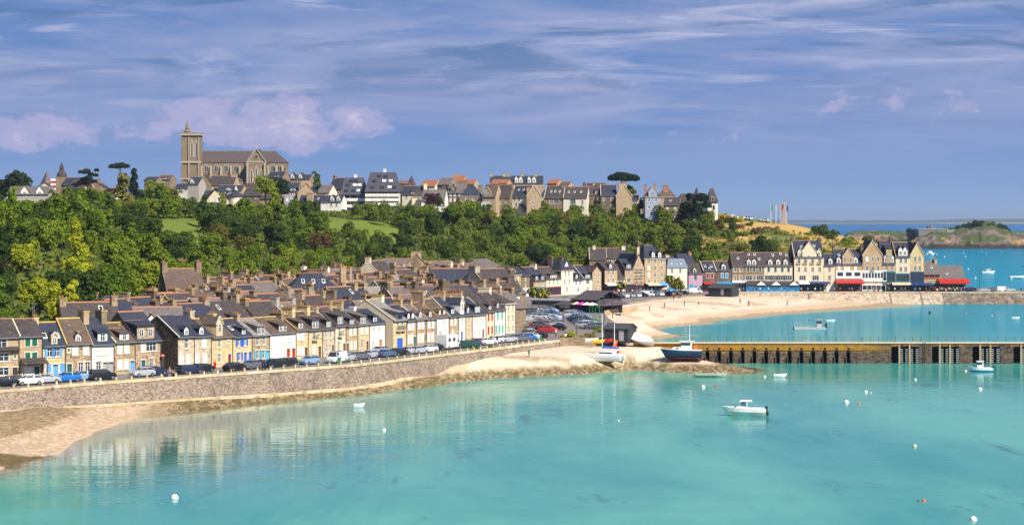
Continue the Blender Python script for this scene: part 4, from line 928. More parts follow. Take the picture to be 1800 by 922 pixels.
# glazed blue terrace with white gables before the cream hotel
def terrace():
    a = pd(1312, 699.5); a.z = 3.8; t = thing('glazed_terrace', 'blue glazed restaurant terrace with three white gable ends', 'terrace', tuple(a)); W = (1405-1312)/FPX*699.5
    m = MB(); F = cm('azure'); m.box(0, W, 0, 4, 0, .8, F); m.box(.05, W-.05, .05, 4, .8, 2.4, M_GLASSB)
    for i in range(25): x = W*i/24; m.box(x-.06, x+.06, -.03, .05, .8, 2.4, F)
    m.build('glazing', t)
    m = MB(); m.hexa([(-.2,-.3,2.4),(W+.2,-.3,2.4),(W+.2,4.4,2.4),(-.2,4.4,2.4),(0,2,3.3),(W,2,3.3),(W,4.4,3.5),(0,4.4,3.5)], RF['dark']); m.build('roof', t)
    for u in (.28, .56, .9):
        m = MB(); x = W*u; m.poly([(x-1.7,-.5,2.3),(x+1.7,-.5,2.3),(x,-.5,3.7)], M_FRAME); m.poly([(x-1.9,-.6,2.3),(x,-.6,3.85),(x,3.5,3.85),(x-1.9,3.5,2.3)], RF['dark']); m.poly([(x+1.9,-.6,2.3),(x+1.9,3.5,2.3),(x,3.5,3.85),(x,-.6,3.85)], RF['dark']); m.build('gable', t)
terrace()
# ---------------------------------------------------------------- church on the hill
def lancet(m, x, y, z0, w, h, n=2):
    """pale pointed surround with dark lights, standing proud of the wall at y"""
    def arch(w_, h_, z_): return [(x-w_/2, z_), (x+w_/2, z_), (x+w_/2, z_+h_*.68), (x+w_*.28, z_+h_*.88), (x, z_+h_), (x-w_*.28, z_+h_*.88), (x-w_/2, z_+h_*.68)]
    m.prism(arch(w, h, z0), 'y', y-.22, y, plain('church_trim', (.44, .37, .29), .85, var=.2))
    for i in range(n):
        xx = x+(i-(n-1)/2)*w*.36; ww = w*.26; hh = h*(.74 if n > 1 else .86)
        pr = [(xx-ww/2, z0+.4), (xx+ww/2, z0+.4), (xx+ww/2, z0+.4+hh*.8), (xx, z0+.4+hh), (xx-ww/2, z0+.4+hh*.8)]
        m.prism(pr, 'y', y-.30, y-.2, M_GLASS)
    if n == 2: m.lathe([(w*.12, 0), (w*.12, .01)], M_GLASS, 8) if False else m.box(x-w*.12, x+w*.12, y-.3, y-.2, z0+h*.80, z0+h*.88, M_GLASS)
def church():
    D0 = 1150.0; px0 = 319; zb = 41.0; sc = FPX/D0
    t = thing('church', 'large granite church with a square bell tower on the skyline', 'church', ((px0-CX)/sc, D0, zb))
    X = lambda px: (px-px0)/sc
    Zr = lambda py, dd=0: zy(py, D0+dd)-zb
    g = STN['gran']; tr = plain('church_trim', (.44, .37, .29), .85, var=.2); rf = RF['nave']
    # tower
    xw = X(351); h = Zr(238); m = MB(); m.box(0, xw, 0, 10, -8, h, g)
    for x in (0, xw*.38, xw-.9): m.box(x-.1, x+.7, -.6, 0, -8, h-1, STN['gran']); m.box(x+.05, x+.55, -.68, -.6, h*.1, h-1, tr if x else g)
    m.box(-.7, xw+.7, -.9, 10.7, h, h+.9, tr); m.box(-.5, xw+.5, -.7, 10.5, h+.9, h+1.6, g)
    m.box(-.3, xw+.3, -.7, 10.3, h*.55, h*.58, tr); m.box(-.3, xw+.3, -.7, 10.3, h*.28, h*.30, tr)
    m.build('tower', t)
    m = MB(); lancet(m, xw*.58, -.02, h*.64, 2.2, h*.30, 1); lancet(m, xw*.82, -.02, h*.64, 2.2, h*.30, 1); m.build('window', t)
    m = MB(); zt = h+1.6; cx, cy = X(328), 2.5; zp = Zr(215)
    m.lathe([(1.7, zt-2), (1.7, zt+.6), (2.0, zt+.8), (1.25, zt+1.2), (1.15, zt+2.2), (1.4, zt+2.4), (.95, zt+2.8), (.08, zp+1.5)], g, 8, (cx, cy)); m.tube((cx, cy, zp-.5), (cx, cy, zp+1.6), .12, .08, M_LEAD, 6); m.build('spire', t)
    # nave
    xa, xb = xw, X(499); yn = 6.0; he = Zr(285, yn); hr = Zr(265.5, yn+9); m = MB()
    m.box(xa-3.5, xb, yn, yn+18, -8, he, g); m.box(xa-3.5, xb+.1, yn-.15, yn+18.1, he-.5, he+.1, tr); m.build('nave_wall', t)
    m = MB(); k = (hr-he)/9; xr = X(479)
    m.hexa([(xa-3.5, yn-.5, he), (xb+.4, yn-.5, he), (xb+.4, yn+18.5, he), (xa-3.5, yn+18.5, he), (xa-3.5, yn+9, hr), (xr, yn+9, hr), (xr, yn+9.1, hr), (xa-3.5, yn+9.1, hr)], rf)
    m.box(xa-.5, xr, yn+8.8, yn+9.4, hr-.1, hr+.35, M_LEAD)
    for px in (409, 478): m.tube((X(px), yn+9, hr), (X(px), yn+9, hr+2.6), .15, .1, M_LEAD, 6); m.box(X(px)-.7, X(px)+.7, yn+8.9, yn+9.1, hr+1.5, hr+1.9, M_LEAD)
    m.build('nave_roof', t)
    wz = Zr(303, yn); wh = Zr(288, yn)-wz
    for px in (360, 377.5, 395, 412.5, 477.5, 489.5): m = MB(); lancet(m, X(px), yn-.02, wz, 2.9, wh, 2); m.build('window', t)
    for px in (352, 368.5, 386.5, 404, 419.5, 470, 484, 495): m = MB(); m.box(X(px)-.5, X(px)+.5, yn-1.3, yn, -8, he-2, g); m.box(X(px)-.56, X(px)+.56, yn-1.36, yn-1.28, 0, he-2, tr); m.build('buttress', t)
    # side aisle roof
    m = MB(); ha = Zr(309, 1); m.box(X(343), X(437), -1, yn, -8, ha-2.5, g); m.hexa([(X(343), -1.4, ha-2.6), (X(437), -1.4, ha-2.6), (X(437), yn-.05, ha-2.6), (X(343), yn-.05, ha-2.6), (X(343), yn-.1, ha+.4), (X(437), yn-.1, ha+.4), (X(437), yn-.05, ha+.4), (X(343), yn-.05, ha+.4)], RF['grey']); m.build('aisle', t)
    # transept with gable
    x0, x1 = X(436), X(467); xm = (x0+x1)/2; yt = -2.0; he2 = Zr(284, yt); hp = Zr(262, yt); m = MB()
    m.box(x0, x1, yt, yn, -10, he2, g); m.poly([(x0, yt, he2), (x1, yt, he2), (xm, yt, hp)], g)
    m.box(x0-.3, x1+.3, yt-.1, yt, he2-.3, he2+.3, tr)
    for x in (x0-.4, x1-.6): m.box(x, x+1.0, yt-1.2, yt, -10, he2-.6, g); m.box(x-.05, x+1.05, yt-1.28, yt-1.2, -4, he2-.6, tr)
    m.build('transept_wall', t)
    m = MB(); k = (hp-he2)/((x1-x0)/2)
    m.prism([(x0-.5, he2-.5*k), (xm, hp), (x1+.5, he2-.5*k), (x1+.5, he2-.5*k+.4), (xm, hp+.4), (x0-.5, he2-.5*k+.4)], 'y', yt-.2, yn+9, rf)
    m.prism([(x0-.7, he2-.7*k), (xm, hp-.1), (x1+.7, he2-.7*k), (x1+.7, he2-.7*k+.8), (xm, hp+.8), (x0-.7, he2-.7*k+.8)], 'y', yt-.6, yt-.1, tr)
    m.tube((xm, yt, hp), (xm, yt, hp+3), .35, .1, tr, 6); m.build('transept_roof', t)
    wz2 = Zr(322, yt); 
    for dx, hh in ((-.27, .82), (0, 1), (.27, .82)): m = MB(); lancet(m, xm+dx*(x1-x0), yt-.02, wz2, 2.1, (Zr(289.5, yt)-wz2)*hh, 1); m.build('window', t)
    m = MB(); zc = Zr(275, yt); pr = [(xm+1.3*math.cos(a), zc+1.3*math.sin(a)) for a in np.linspace(0, 2*math.pi, 12, endpoint=False)]; m.prism(pr, 'y', yt-.25, yt, tr)
    pr = [(xm+.95*math.cos(a), zc+.95*math.sin(a)) for a in np.linspace(0, 2*math.pi, 12, endpoint=False)]; m.prism(pr, 'y', yt-.32, yt-.2, M_GLASS); m.build('rose_window', t)
church()
# ---------------------------------------------------------------- houses of the upper town (px0, px1, base, eaves, ridge, distance, wall, roof, storeys, label, extras)
HT = [
 (12,86,348,341,328,640,'grey','grey',['v30 w50 v72'],'long grey violet roof with two small white gables at the far left of the hilltop',dict(dorm=[('g',.42,2.4,.9),('g',.78,2.4,.9)],ridge=None,dp=11)),
 (66,90,338,328,322,760,'cream','dark',['w50'],'small cream gable left of the red and white striped chimney',dict(kind='front')),
 (104,150,338,324,312.5,800,'gran','blue',['w20 w50 w80'],'long stone house with an orange ridge below the domed chapel',{}),
 (118,150,345,330,318,760,'tan','dark',['w30 w70'],'tan stone house partly behind the small pine, chapel behind it',dict(chim=[(1,1.2,2,1)])),
 (150,182,345,328,318,770,'gran','dark',['w50'],'broad bare granite gable between the two pines',dict(kind='front',chim=[(.7,1.4,1.4,.8,.1)],ridge=None)),
 (178,205,348,338,331,745,'cream','orange',['w40'],'small cream house with an orange roof right of the bare granite gable',{}),
 (252,276,330,316,311,980,'gran','blue',['w50'],'dark roofed house on the skyline left of the church, left of two',{}),
 (276,300,330,315,308,985,'gran','brown',['w50'],'orange ridged house on the skyline left of the church, right of two',dict(dorm=[('a',.5,3,1)])),
 (306,336,338,330,323,900,'ivory','blue',['w30 w70'],'low blue roof at the foot of the church tower',{}),
 (329,350,336,323,312,870,'grey','blue',['w50','w30'],'pale house with a pointed dormer under the church tower',dict(dorm=[('g',.4,1.8,1.4)],ridge=None)),
 (352,368,336,318,306,900,'gran','dark',['w50'],'dark pointed gable in front of the church nave',dict(kind='front',ridge=None)),
 (366,412,336,324,309,905,'tan','dark',['w20 w50 w80'],'long slate roof with orange ridge in front of the church nave',dict(chim=[(.95,2.6,1.6,.9)])),
 (380,426,342,334,326,880,'tan','blue',['w50'],'blue slate roof with a thin orange ridge above the turret villa',{}),
 (426,446,340,330,322,890,'tan','dark',['w50'],'small dark roof below the church transept',dict(chim=[(.9,1.2,1.2,2)])),
 (425,462,352,343,331,860,'gran','dark',['w30 w70'],'dark slate roof right of the round turret',dict(chim=[(.45,2.4,1.6,.6)])),
 (455,486,354,349,343,850,'tan','dark',['w50'],'very low slate roof behind the hedge right of the turret villa',{}),
 (468,498,316,311,302,960,'gran','blue',['w50'],'dark blue roof in front of the church apse',dict(dorm=[('a',.6,3,1)],chim=[(1,1.0,1.4,1.6)])),
 (503,545,318,314,307,980,'gran','blue',['w50'],'long dark roof with two white dormers right of the church',dict(dorm=[('g',.25,1.8,1.6),('g',.6,1.8,1.6)],chim=[(.62,1,1.6,.8)])),
 (500,524,357,336,322,850,'mauve','blue',['s20 s50 s80','w20 w50 w80'],'shaded grey mauve house front with tan end gable below the round green tree',dict(dorm=[('g',.25,.9,.9),('g',.5,.9,.9),('g',.75,.9,.9)],ridge=None,dp=10)),  # front of the tan gable's house; shade put into the mauve colour
 (523,552,357,337,322,848,'tan','blue',['n50','n40'],'large tan stone gable with a wide chimney left of the apartment blocks',dict(kind='front',chim=[(.5,4.2,1.2,1.2,.1)],dp=11,ridge=None)),
 (522,566,366,357,343,832,'tan','blue',['w30 w70'],'low tan house with a slim stone chimney below the large tan gable',dict(chim=[(.5,2.6,1.2,.8,.1)],sky=[(.8,.4)])),
 (563,601,367,354,344,826,'white','blue',['g20 w50 w75'],'white cottage with blue slates and two arched white dormers',dict(dorm=[('g',.55,1.6,1.6),('g',.85,1.6,1.6)],ridge=None)),
 (558,580,350,338,326,862,'ivory','grey',['w50'],'small grey roofed house behind the white cottage',{}),
 (577,605,350,330,313,872,'gran','blue',['w40 w70','w30 w60'],'tall dark house left of the smaller apartment block',dict(chim=[(0,1.2,1.6,1)])),
 (702,716,350,335,322,866,'gran','dark',['w50','w50'],'narrow house against the taller apartment block',{}),
 (706,745,352,341,327,858,'ivory','blue',['w20 w50 w75'],'house with a long blue roof and small dormer right of the taller apartment block',dict(dorm=[('A',.5,1.6,1.2)])),
 (700,722,330,322,317,905,'gran','grey',['w50'],'grey roof behind the conical turret',{}),
 (724,762,356,346,325,850,'cream','dark',['w30 w70'],'cream house with a tall pale chimney, purple leaved tree to its right',dict(chim=[(.62,1.4,1.6,.5,.2,'ivory')],kind='hip',ridge=None)),
 (738,766,335,327,317.5,905,'ivory','orange',['w50'],'house with the brightest orange tiled roof on the skyline',{}),
 (740,782,362,352,334,842,'white','grey',['w30'],'white walled house with a broad grey roof behind the purple tree',dict(ridge=None)),
 (767,792,350,324,313,890,'gran','grey',['w30 w70','w50'],'weathered high house on the skyline with an orange ridge',{}),
 (774,790,358,338,323,858,'dark','dark',['w50','w50'],'dark pointed villa gable left of the white windowed dark house',dict(kind='front')),
 (786,816,357,338,320,852,'dark','grey',['s20 s45 s75','s20 s45 s75'],'dark stone house with pairs of bright white windows',dict(dorm=[('s',.35,2.4,2.4)],chim=[(.92,2.8,1.6,.5)],dp=9)),
 (793,815,330,318,309,930,'tan','orange',['w50'],'high tan house with an orange tiled top, on the skyline',dict(chim=[(0,1.4,1.6,.6)])),
 (812,834,332,323,316,915,'grey','orange',['w30 w70'],'low grey skyline house with orange roof right of the high tan one',{}),
 (808,848,356,345,326,848,'gran','blue',['w30 w60 w85'],'house under a big dark blue hipped roof at the middle of the hilltop',dict(kind='hip',ridge=None,chim=[(.95,2.0,1.4,.2)])),
 (848,872,362,345,324,842,'tan','brown',['n30','w30 w70'],'reddish roofed stone house with a white box extension',dict(dorm=[('s',.35,3.2,1.6,None,2)],shop=[(-.1,.6,-3.5,1.5,'white',2)])),
 (872,897,362,346,325,845,'gran','dark',['w30 w70','w50'],'dark roofed stone house with a tall tan chimney at its right',dict(chim=[(.95,1.6,1.4,.2)])),
 (861,955,334,322,309.5,930,'tan','blue',['w12 w24 w36 w48 w60 w72 w84'],'long blue slate institution with five chimneys on the skyline',dict(chim=[(.03,1.4,1.6,1.2),(.27,1.4,1.6,1.2),(.35,1.4,1.6,1.2),(.6,1.4,1.6,1.2),(.86,1.4,1.6,1.2)],dorm=[('g',.50,1.6,2.2),('g',.58,1.6,2.2),('g',.74,1.6,2.2),('g',.83,1.6,2.2)],ridge=None,dp=12)),
 (862,892,332,322,316,915,'tan','orange',['w30 w70'],'low tan house with orange ridges before the long institution',{}),
 (897,928,366,345,327,846,'ivory','blue',['w30 v60','w20 w50'],'cream and glass house with a deep blue roof at the top of the gardens',dict(sky=[(.3,.5),(.6,.5)],dp=10)),
 (926,951,368,344,325,842,'tan','dark',['w50','w40','w60'],'tan gabled house with white verge and a blue shuttered window',dict(kind='front',verge=M_WHITE,chim=[(.1,1.4,1.2,-1)])),
 (951,962,352,342,333,862,'ivory','dark',['w50'],'low link building between the tan gable and a grey roofed house',{}),
 (956,992,362,347,327,848,'gran','dark',['w30 v60'],'stone house with three skylights in a row on a grey roof, left of two',dict(sky=[(.3,.4),(.5,.4),(.72,.4)],verge=M_TRIM,chim=[(1,2.2,1.6,.7)],dp=10)),
 (990,1032,364,347,328.5,846,'ivory','dark',['v40 w80'],'white walled house with a glass conservatory and three skylights, right of two',dict(sky=[(.2,.4),(.45,.4),(.72,.4)],verge=M_TRIM,dp=10)),
 (961,980,334,322,316,905,'tan','orange',['w50'],'tan skyline house with an orange edge above the skylight roofs',{}),
 (978,1000,334,326,320,905,'tan','brown',['w50'],'brownish skyline roof right of the orange edged tan one',{}),
 (1025,1057,370,342,328,852,'dark','dark',['s20 s80','s20 s80'],'dark three storey stone house with tall white windows',dict(dorm=[('a',.2,1.2,1.8),('a',.75,1.2,1.8)],chim=[(.0,1.4,1.6,1.6),(.95,2.0,1.6,1.6)],dp=10)),
 (1030,1062,350,330,322,880,'gran','dark',['w50'],'roof with orange ridge behind the dark three storey house',dict(sky=[(.4,.5)])),
 (1056,1084,370,343,325,848,'dark','blue',['w20 w70','w20 w70'],'stone house with a shaded front joined to a big sunlit gable',dict(verge=M_TRIM,dp=10,pipe=False)),  # front of the gable's house; its shade is put in by the dark wall colour
 (1083,1111,370,344,325,846,'tan','blue',['n80','n50'],'big sunlit tan stone gable at the right end of the upper town',dict(kind='front',chim=[(.42,3.4,1.4,1.0,.15)],dp=11,ridge=None,verge=M_TRIM)),
 (1110,1122,372,352,343,852,'white','blue',['w50'],'narrow white lean-to house right of the big sunlit gable',{}),
 (1120,1137,378,362,352,862,'gran','grey',['w50'],'small grey roofed barn left of the pale blue villa',{}),
 (1134,1161,383,346,328,846,'villa','dark',['v50','w25 w70','w25 w70'],'pale blue villa with white corner frames and red chimneys on the hill',dict(dorm=[('s',.5,3.6,2.0)],chim=[(0,1.0,1.0,.9,.5,'brick'),(.7,1,1,1.2,.5,'brick')],kind='hip',dp=10,ridge=None,trim=M_WHITE)),
 (1158,1188,380,346,329,852,'tan','brown',['w50','w50','w50'],'brown roofed wing of the hill villas with a broad orange brick chimney',dict(chim=[(.42,2.2,1.4,.9,.3,'brick')],kind='hip',ridge=None)),
 (1166,1194,389,360,347,840,'gran','dark',['v50','s25 s75'],'dark stone house with two white windows above a white conservatory',dict(shop=[(0,.95,.2,1.8,'white',5)],sky=[(.4,.4)],ridge=None)),
]
for r in HT:
    k = dict(r[10])
    if k.get('kind', 'gable') == 'gable' and r[0] not in (500, 861, 1025, 1056, 1083) and r[1]-r[0] < 48: k['rot'] = -.16-.30*((r[0]*7) % 10)/10; k.setdefault('side', r[6] if r[6] != 'dark' else 'gran')
    slope_house(*r[:10], **k)
# two modern apartment blocks
def apartments(x0, x1, yb, ym, yt, D, label, nb):
    z = zy(yb, D); p = pd(x0, D, z); W = (x1-x0)/FPX*D; t = thing('apartment_block', label, 'apartment block', tuple(p)); hm = zy(ym, D)-z; ht = zy(yt, D+3)-z; wh = STN['white']
    m = MB(); m.box(0, W, 2.0, 12, -6, hm, wh); m.box(W*.02, W*.98, 1.93, 2, .4, hm-.2, M_GLASS)
    for u in (0, .33, .66, .96): m.box(W*u, W*u+.5, 1.2, 2, -.2, hm, wh)
    m.build('wall', t)
    for i in range(nb):
        zz = hm*i/nb; m = MB(); m.box(-.3, W+.3, 0, 2, zz-.15, zz+.12, wh); m.box(-.3, W+.3, -.02, .1, zz+.2, zz+1.1, wh); m.box(-.3, W+.3, .1, .14, zz+.12, zz+.2, M_RIDGE if i == nb-1 else wh); m.build('balcony', t)
    m = MB(); ins = W*.12
    m.hexa([(-.6,-.4,hm),(W+.6,-.4,hm),(W+.6,13,hm),(-.6,13,hm),(ins,3.4,ht),(W-ins,3.4,ht),(W-ins,9,ht),(ins,9,ht)], slate('block_slate', (.065,.062,.085), (.10,.095,.12))); r = m.build('roof', t)
    k = (ht-hm)/3.8
    for v, us in ((.18, (.2, .5, .72, .86)), (.5, (.25, .55, .75)), (.75, (.4, .6))):
        for u in us:
            m = MB(); y = -.4+3.8*v; zz = hm+(y+.4)*k; m.hexa([(u*W-.8,y-.12,zz),(u*W+.8,y-.12,zz),(u*W+.8,y+.28,zz+.9),(u*W-.8,y+.28,zz+.9),(u*W-.8,y-.3,zz+.1),(u*W+.8,y-.3,zz+.1),(u*W+.8,y+.1,zz+1.0),(u*W-.8,y+.1,zz+1.0)], M_FRAME if (u*10) % 2 > 1 else M_GLASS); m.build('roof_window', r)
    chimney(t, W*.55, 6, ht-1, ht+1.4, 1.2, 1.0, wh, None, 0)
apartments(600, 642, 364, 342, 312, 842, 'smaller modern apartment block with white balconies under a steep slate roof', 2)
apartments(643, 701, 361, 337, 302.5, 838, 'taller modern apartment block with three white balcony bands and a truncated slate roof', 3)
# villa with the round turret
def turret_villa():
    D = 830; z = zy(371, D); s = FPX/D; p = pd(358, D, z); t = thing('turret_villa', 'cream villa with a round turret, timbered gable and slate porch below the church', 'villa', tuple(p)); X = lambda q: (q-358)/s; Z = lambda q: zy(q, D)-z
    w = STN['cream']; m = MB(); m.box(0, X(402), 0, 9, -4, Z(352), w); m.poly([(X(362), -.05, Z(352)), (X(398), -.05, Z(352)), (X(378), -.05, Z(334))], w); m.build('wall', t)
    m = MB(); a, b, c = (X(360), Z(350)), (X(379), Z(331)), (X(400), Z(350)); m.prism([a, b, c, (c[0], c[1]+.3), (b[0], b[1]+.35), (a[0], a[1]+.3)], 'y', -.6, 9, RF['blue']); m.hexa([(X(352), 1, Z(352)), (X(376), 1, Z(352)), (X(376), 10, Z(352)), (X(352), 10, Z(352)), (X(358), 5, Z(334)), (X(374), 5, Z(334)), (X(374), 6, Z(334)), (X(358), 6, Z(334))], RF['blue']); m.build('roof', t)
    m = MB(); m.hexa([(X(358),-3,Z(362)),(X(391),-3,Z(362)),(X(391),0,Z(362)),(X(358),0,Z(362)),(X(366),-1,Z(355.5)),(X(383),-1,Z(355.5)),(X(383),0,Z(355.5)),(X(366),0,Z(355.5))], RF['blue'])
    for q in (360, 368, 380, 389): m.box(X(q), X(q)+.3, -2.8, -2.5, -1, Z(362), M_WHITE)
    m.build('porch', t)
    m = MB(); cx = X(413); m.lathe([(2.95, -5), (2.95, Z(344.5))], w, 20, (cx, 2)); m.build('turret', t)
    m = MB(); m.lathe([(3.5, Z(345)), (2.9, Z(342)), (1.4, Z(338)), (.3, Z(333))], RF['blue'], 20, (cx, 2)); m.build('turret_roof', t)
    m = MB(); m.tube((X(413), 3, Z(338)), (X(413), 3, Z(327)), .9, .1, M_WHITE, 8); m.build('finial', t)
    m = MB(); m.lathe([(.8, Z(343)), (.8, Z(337)), (1.3, Z(336)), (1.5, Z(334)), (1.0, Z(330.5)), (.2, Z(329.5))], M_LEAD, 12, (X(399), 3)); m.build('bell_cupola', t)
    for q, y in ((371, 352), (382, 352), (413, 353)): m = MB(); yy = -.95 if q == 413 else -.12; m.box(X(q)-.5, X(q)+.5, yy-.06, yy, Z(y+3.5), Z(y-2), M_FRAME); m.build('window', t)
turret_villa()
# domed chapel lantern, needle roof, striped chimney, conical turrets
def roofpiece(name, label, cat, px, D, yb, prof, mat, n=10, base=None):
    z = zy(yb, D); t = thing(name, label, cat, tuple(pd(px, D, z))); m = MB(); m.lathe([(r, zy(y, D)-z) for r, y in prof], mat, n); m.build('roof', t)
    if base: m = MB(); m.box(-base[0], base[0], -base[0], base[0], -base[2], base[3] if len(base) > 3 else .5, base[1]); m.build('wall', t)
roofpiece('chapel', 'chapel with a tiered slate dome and lantern on the far left skyline', 'chapel', 108.5, 980, 313, [(2.6,313),(2.5,310),(2.2,305),(1.1,300),(1.0,297),(1.2,296.5),(.9,292),(.3,288),(.06,283)], RF['dark'], 10, (2.6, STN['gran'], 9))
roofpiece('needle_roof', 'sharp grey pyramid roof left of the domed chapel', 'building', 82, 820, 327, [(3.0,327),(.2,302)], RF['grey'], 4, (1.9, STN['cream'], 6))
roofpiece('conical_turret', 'small dark conical turret on the skyline between the apartments and orange roof', 'turret', 723.5, 880, 325, [(2.0,325),(.1,309)], RF['dark'], 10, (1.4, STN['gran'], 7))
t = thing('striped_chimney', 'thick red and white striped chimney at the left of the hilltop', 'chimney', tuple(pd(93.5, 720, zy(338, 720)))); m = MB()
for i in range(6): m.box(-.8, .8, -.6, .6, i*.8-(2 if i == 0 else 0), i*.8+.8, M_WHITE if i % 2 else cm('red'))
m.build('shaft', t)
def chateau():
    D = 856; z = zy(400, D); s = FPX/D; t = thing('chateau', 'white turreted manor half hidden behind the big dark pine', 'manor', tuple(pd(1188, D, z))); X = lambda q: (q-1188)/s; Z = lambda q: zy(q, D)-z; w = STN['white']
    m = MB(); m.box(0, X(1256), 0, 12, -5, Z(358), w); m.box(X(1243), X(1261), -2, 6, -5, Z(354), w); m.build('wall', t)
    m = MB(); m.hexa([(-.6,-.6,Z(358)),(X(1256),-.6,Z(358)),(X(1256),12.6,Z(358)),(-.6,12.6,Z(358)),(X(1200),6,Z(340)),(X(1242),6,Z(340)),(X(1242),7,Z(340)),(X(1200),7,Z(340))], RF['dark']); m.build('roof', t)
    m = MB(); m.hexa([(X(1242)-.3,-2.6,Z(355)),(X(1262),-2.6,Z(355)),(X(1262),6.6,Z(355)),(X(1242)-.3,6.6,Z(355)),(X(1250),1,Z(331)),(X(1254),1,Z(331)),(X(1254),3,Z(331)),(X(1250),3,Z(331))], RF['dark']); m.tube((X(1251),1.5,Z(332)),(X(1251),1.5,Z(325)),.12,.04,M_LEAD,5); m.tube((X(1254),2.5,Z(332)),(X(1254),2.5,Z(325)),.12,.04,M_LEAD,5); m.build('tower_roof', t)
    m = MB(); m.tube((X(1226),4,Z(345)),(X(1226),4,Z(328)),1.4,.05,RF['dark'],8); m.build('spirelet', t)
    for q, y in ((1206,375),(1220,375),(1234,375),(1252,349),(1254,364),(1232,393)): m = MB(); yy = -2.1 if q > 1243 else -.1; m.box(X(q)-.45, X(q)+.45, yy-.05, yy+.05, Z(y+4), Z(y-3), M_GLASS); m.box(X(q)-.6, X(q)+.6, yy-.02, yy+.08, Z(y+4.6), Z(y-3.6), M_TRIM); m.build('window', t)
chateau()
# ---------------------------------------------------------------- the old village behind the quay row
A_ = (fp(906)-fp(0)); A_.z = 0; A_.normalize(); B_ = Vector((-A_.y, A_.x, 0)); O_ = fp(0); O_.z = 0
def foot(px): return float(np.interp(px, HPX, HD[:, 0]))
taken = []
def vil(px, D, w, dp, he, hr, rz, wall, roof, floors, label, **k):
    c = pd(px, D); z = zq(D)-.05; dx = Vector((math.cos(rz), math.sin(rz), 0)); n = Vector((-dx.y, dx.x, 0))
    p0 = c-dx*w/2-n*dp/2; p1 = c+dx*w/2-n*dp/2; p0.z = p1.z = z
    k.setdefault('pipe', False); k.setdefault('name', 'village_house'); k.setdefault('group', 'village houses behind the quay row'); k.setdefault('trim', None)
    return house(p0, p1, he, hr, dp, wall, roof, floors, label, **k)
RZ = math.atan2(A_.y, A_.x)
SPEC = [
 (548, 452, 15, 13, 7.0, 12.6, RZ-.75, 'tan', 'blue', ['', 'w30'], 'village house with the biggest dark blue roof, carrying three pale skylights', dict(kind='hip', sky=[(.35,.55),(.5,.55),(.65,.55)], chim=[(1,1.2,1.4,1.4)], cap=M_LICH)),
 (318, 455, 9, 9, 7.5, 13.4, RZ-.5, 'gran', 'brown', ['', 'w30 w70'], 'tall brown village house with two high chimneys standing nearest the wooded hill', dict(chim=[(0,1.2,1.6,1.5),(1,1.2,1.6,1.6)], side='gran')),
 (660, 560, 10, 11, 8.0, 13.3, RZ+.2, 'cream', 'dark', ['', ''], 'village house with a pale cream end gable above the roofs at the centre', dict(side='cream', verge=M_TRIM, chim=[(0,1,1.4,1.0)])),
 (732, 640, 9, 12, 9.0, 14.2, RZ-.95, 'tan', 'grey', ['w50', 'w50'], 'broad rubble stone gable with grey slate wings at the foot of the wood', dict(kind='front', chim=[(.5,3.2,1.2,.6,.05)])),
 (700, 655, 9, 8, 7.5, 12.2, 0, 'tan', 'grey', ['', ''], 'grey slate wing left of the broad rubble stone gable', {}),
 (768, 655, 9, 8, 7.0, 11.4, 0, 'tan', 'grey', ['', ''], 'grey slate wing right of the broad rubble stone gable', {}),
 (858, 500, 11, 12, 7.5, 12.4, RZ-.2, 'gran', 'dark', ['', ''], 'village house with a wide lichened grey gable wall near the square', dict(side='grey', verge=M_LICH, chim=[(0,1.6,2.4,.8)], cap=M_LICH)),
 (276, 352, 8.5, 8, 5.6, 9.2, RZ-.7, 'gran', 'grey', ['', ''], 'grey slated house with one white arched dormer behind the alley', dict(dorm=[('g',.35,1.5,1.8)])),
 (155, 343, 9.5, 8, 6.0, 10.4, RZ-.6, 'brown', 'dark', ['', 'w30'], 'first stone house under the ivy cliff with a chimney at each end', dict(chim=[(0,1,1.4,.9),(1,1,1.4,1.2)], side='brown', sky=[(.7,.6)])),
 (790, 520, 10, 9, 7.0, 12.0, RZ-.8, 'gran', 'blue', ['', 'w50'], 'dark blue roofed house turned toward the sea behind the row, with small dormer', dict(dorm=[('g',.4,1.2,1.4)], side='dark')),
]
for s in SPEC:
    vil(*s[:11], **s[11]); c = pd(s[0], s[1]); taken.append((c.x, c.y, max(s[2], s[3])*.55+3.5))
rnd = random.Random(21); rows = {}
t_ = 14.0; ri = 0
while t_ < 250:
    ri += 1; s_ = -70+rnd.uniform(0, 6)
    while s_ < 420:
        w = rnd.uniform(6.2, 9.6); c = O_+A_*(s_+w/2)+B_*(t_+rnd.uniform(-1.2, 1.2)); px = CX+c.x/c.y*FPX; D = c.y
        ok = -35 < px < 893 and D < foot(px)-5.5 and not (px > 850 and D > 595) and not any((c.x-a)**2+(c.y-b)**2 < r*r for a, b, r in taken)
        if ok and rnd.random() > .05: rows.setdefault(ri, []).append((c, w, px, D))
        s_ += w+(.05 if rnd.random() < .72 else rnd.uniform(1.0, 3.5))
    t_ += rnd.uniform(10.4, 12.0)
WN = dict(brown='brown stone', pale='pale stone', tan='tan', gran='granite', ivory='ivory', white='white', cream='cream', dark='dark stone', grey='grey')
RN = dict(blue='dark blue', dark='charcoal', grey='mottled grey', brown='brownish', pale='pale grey')
used_rows = sorted(rows)
nv = 0
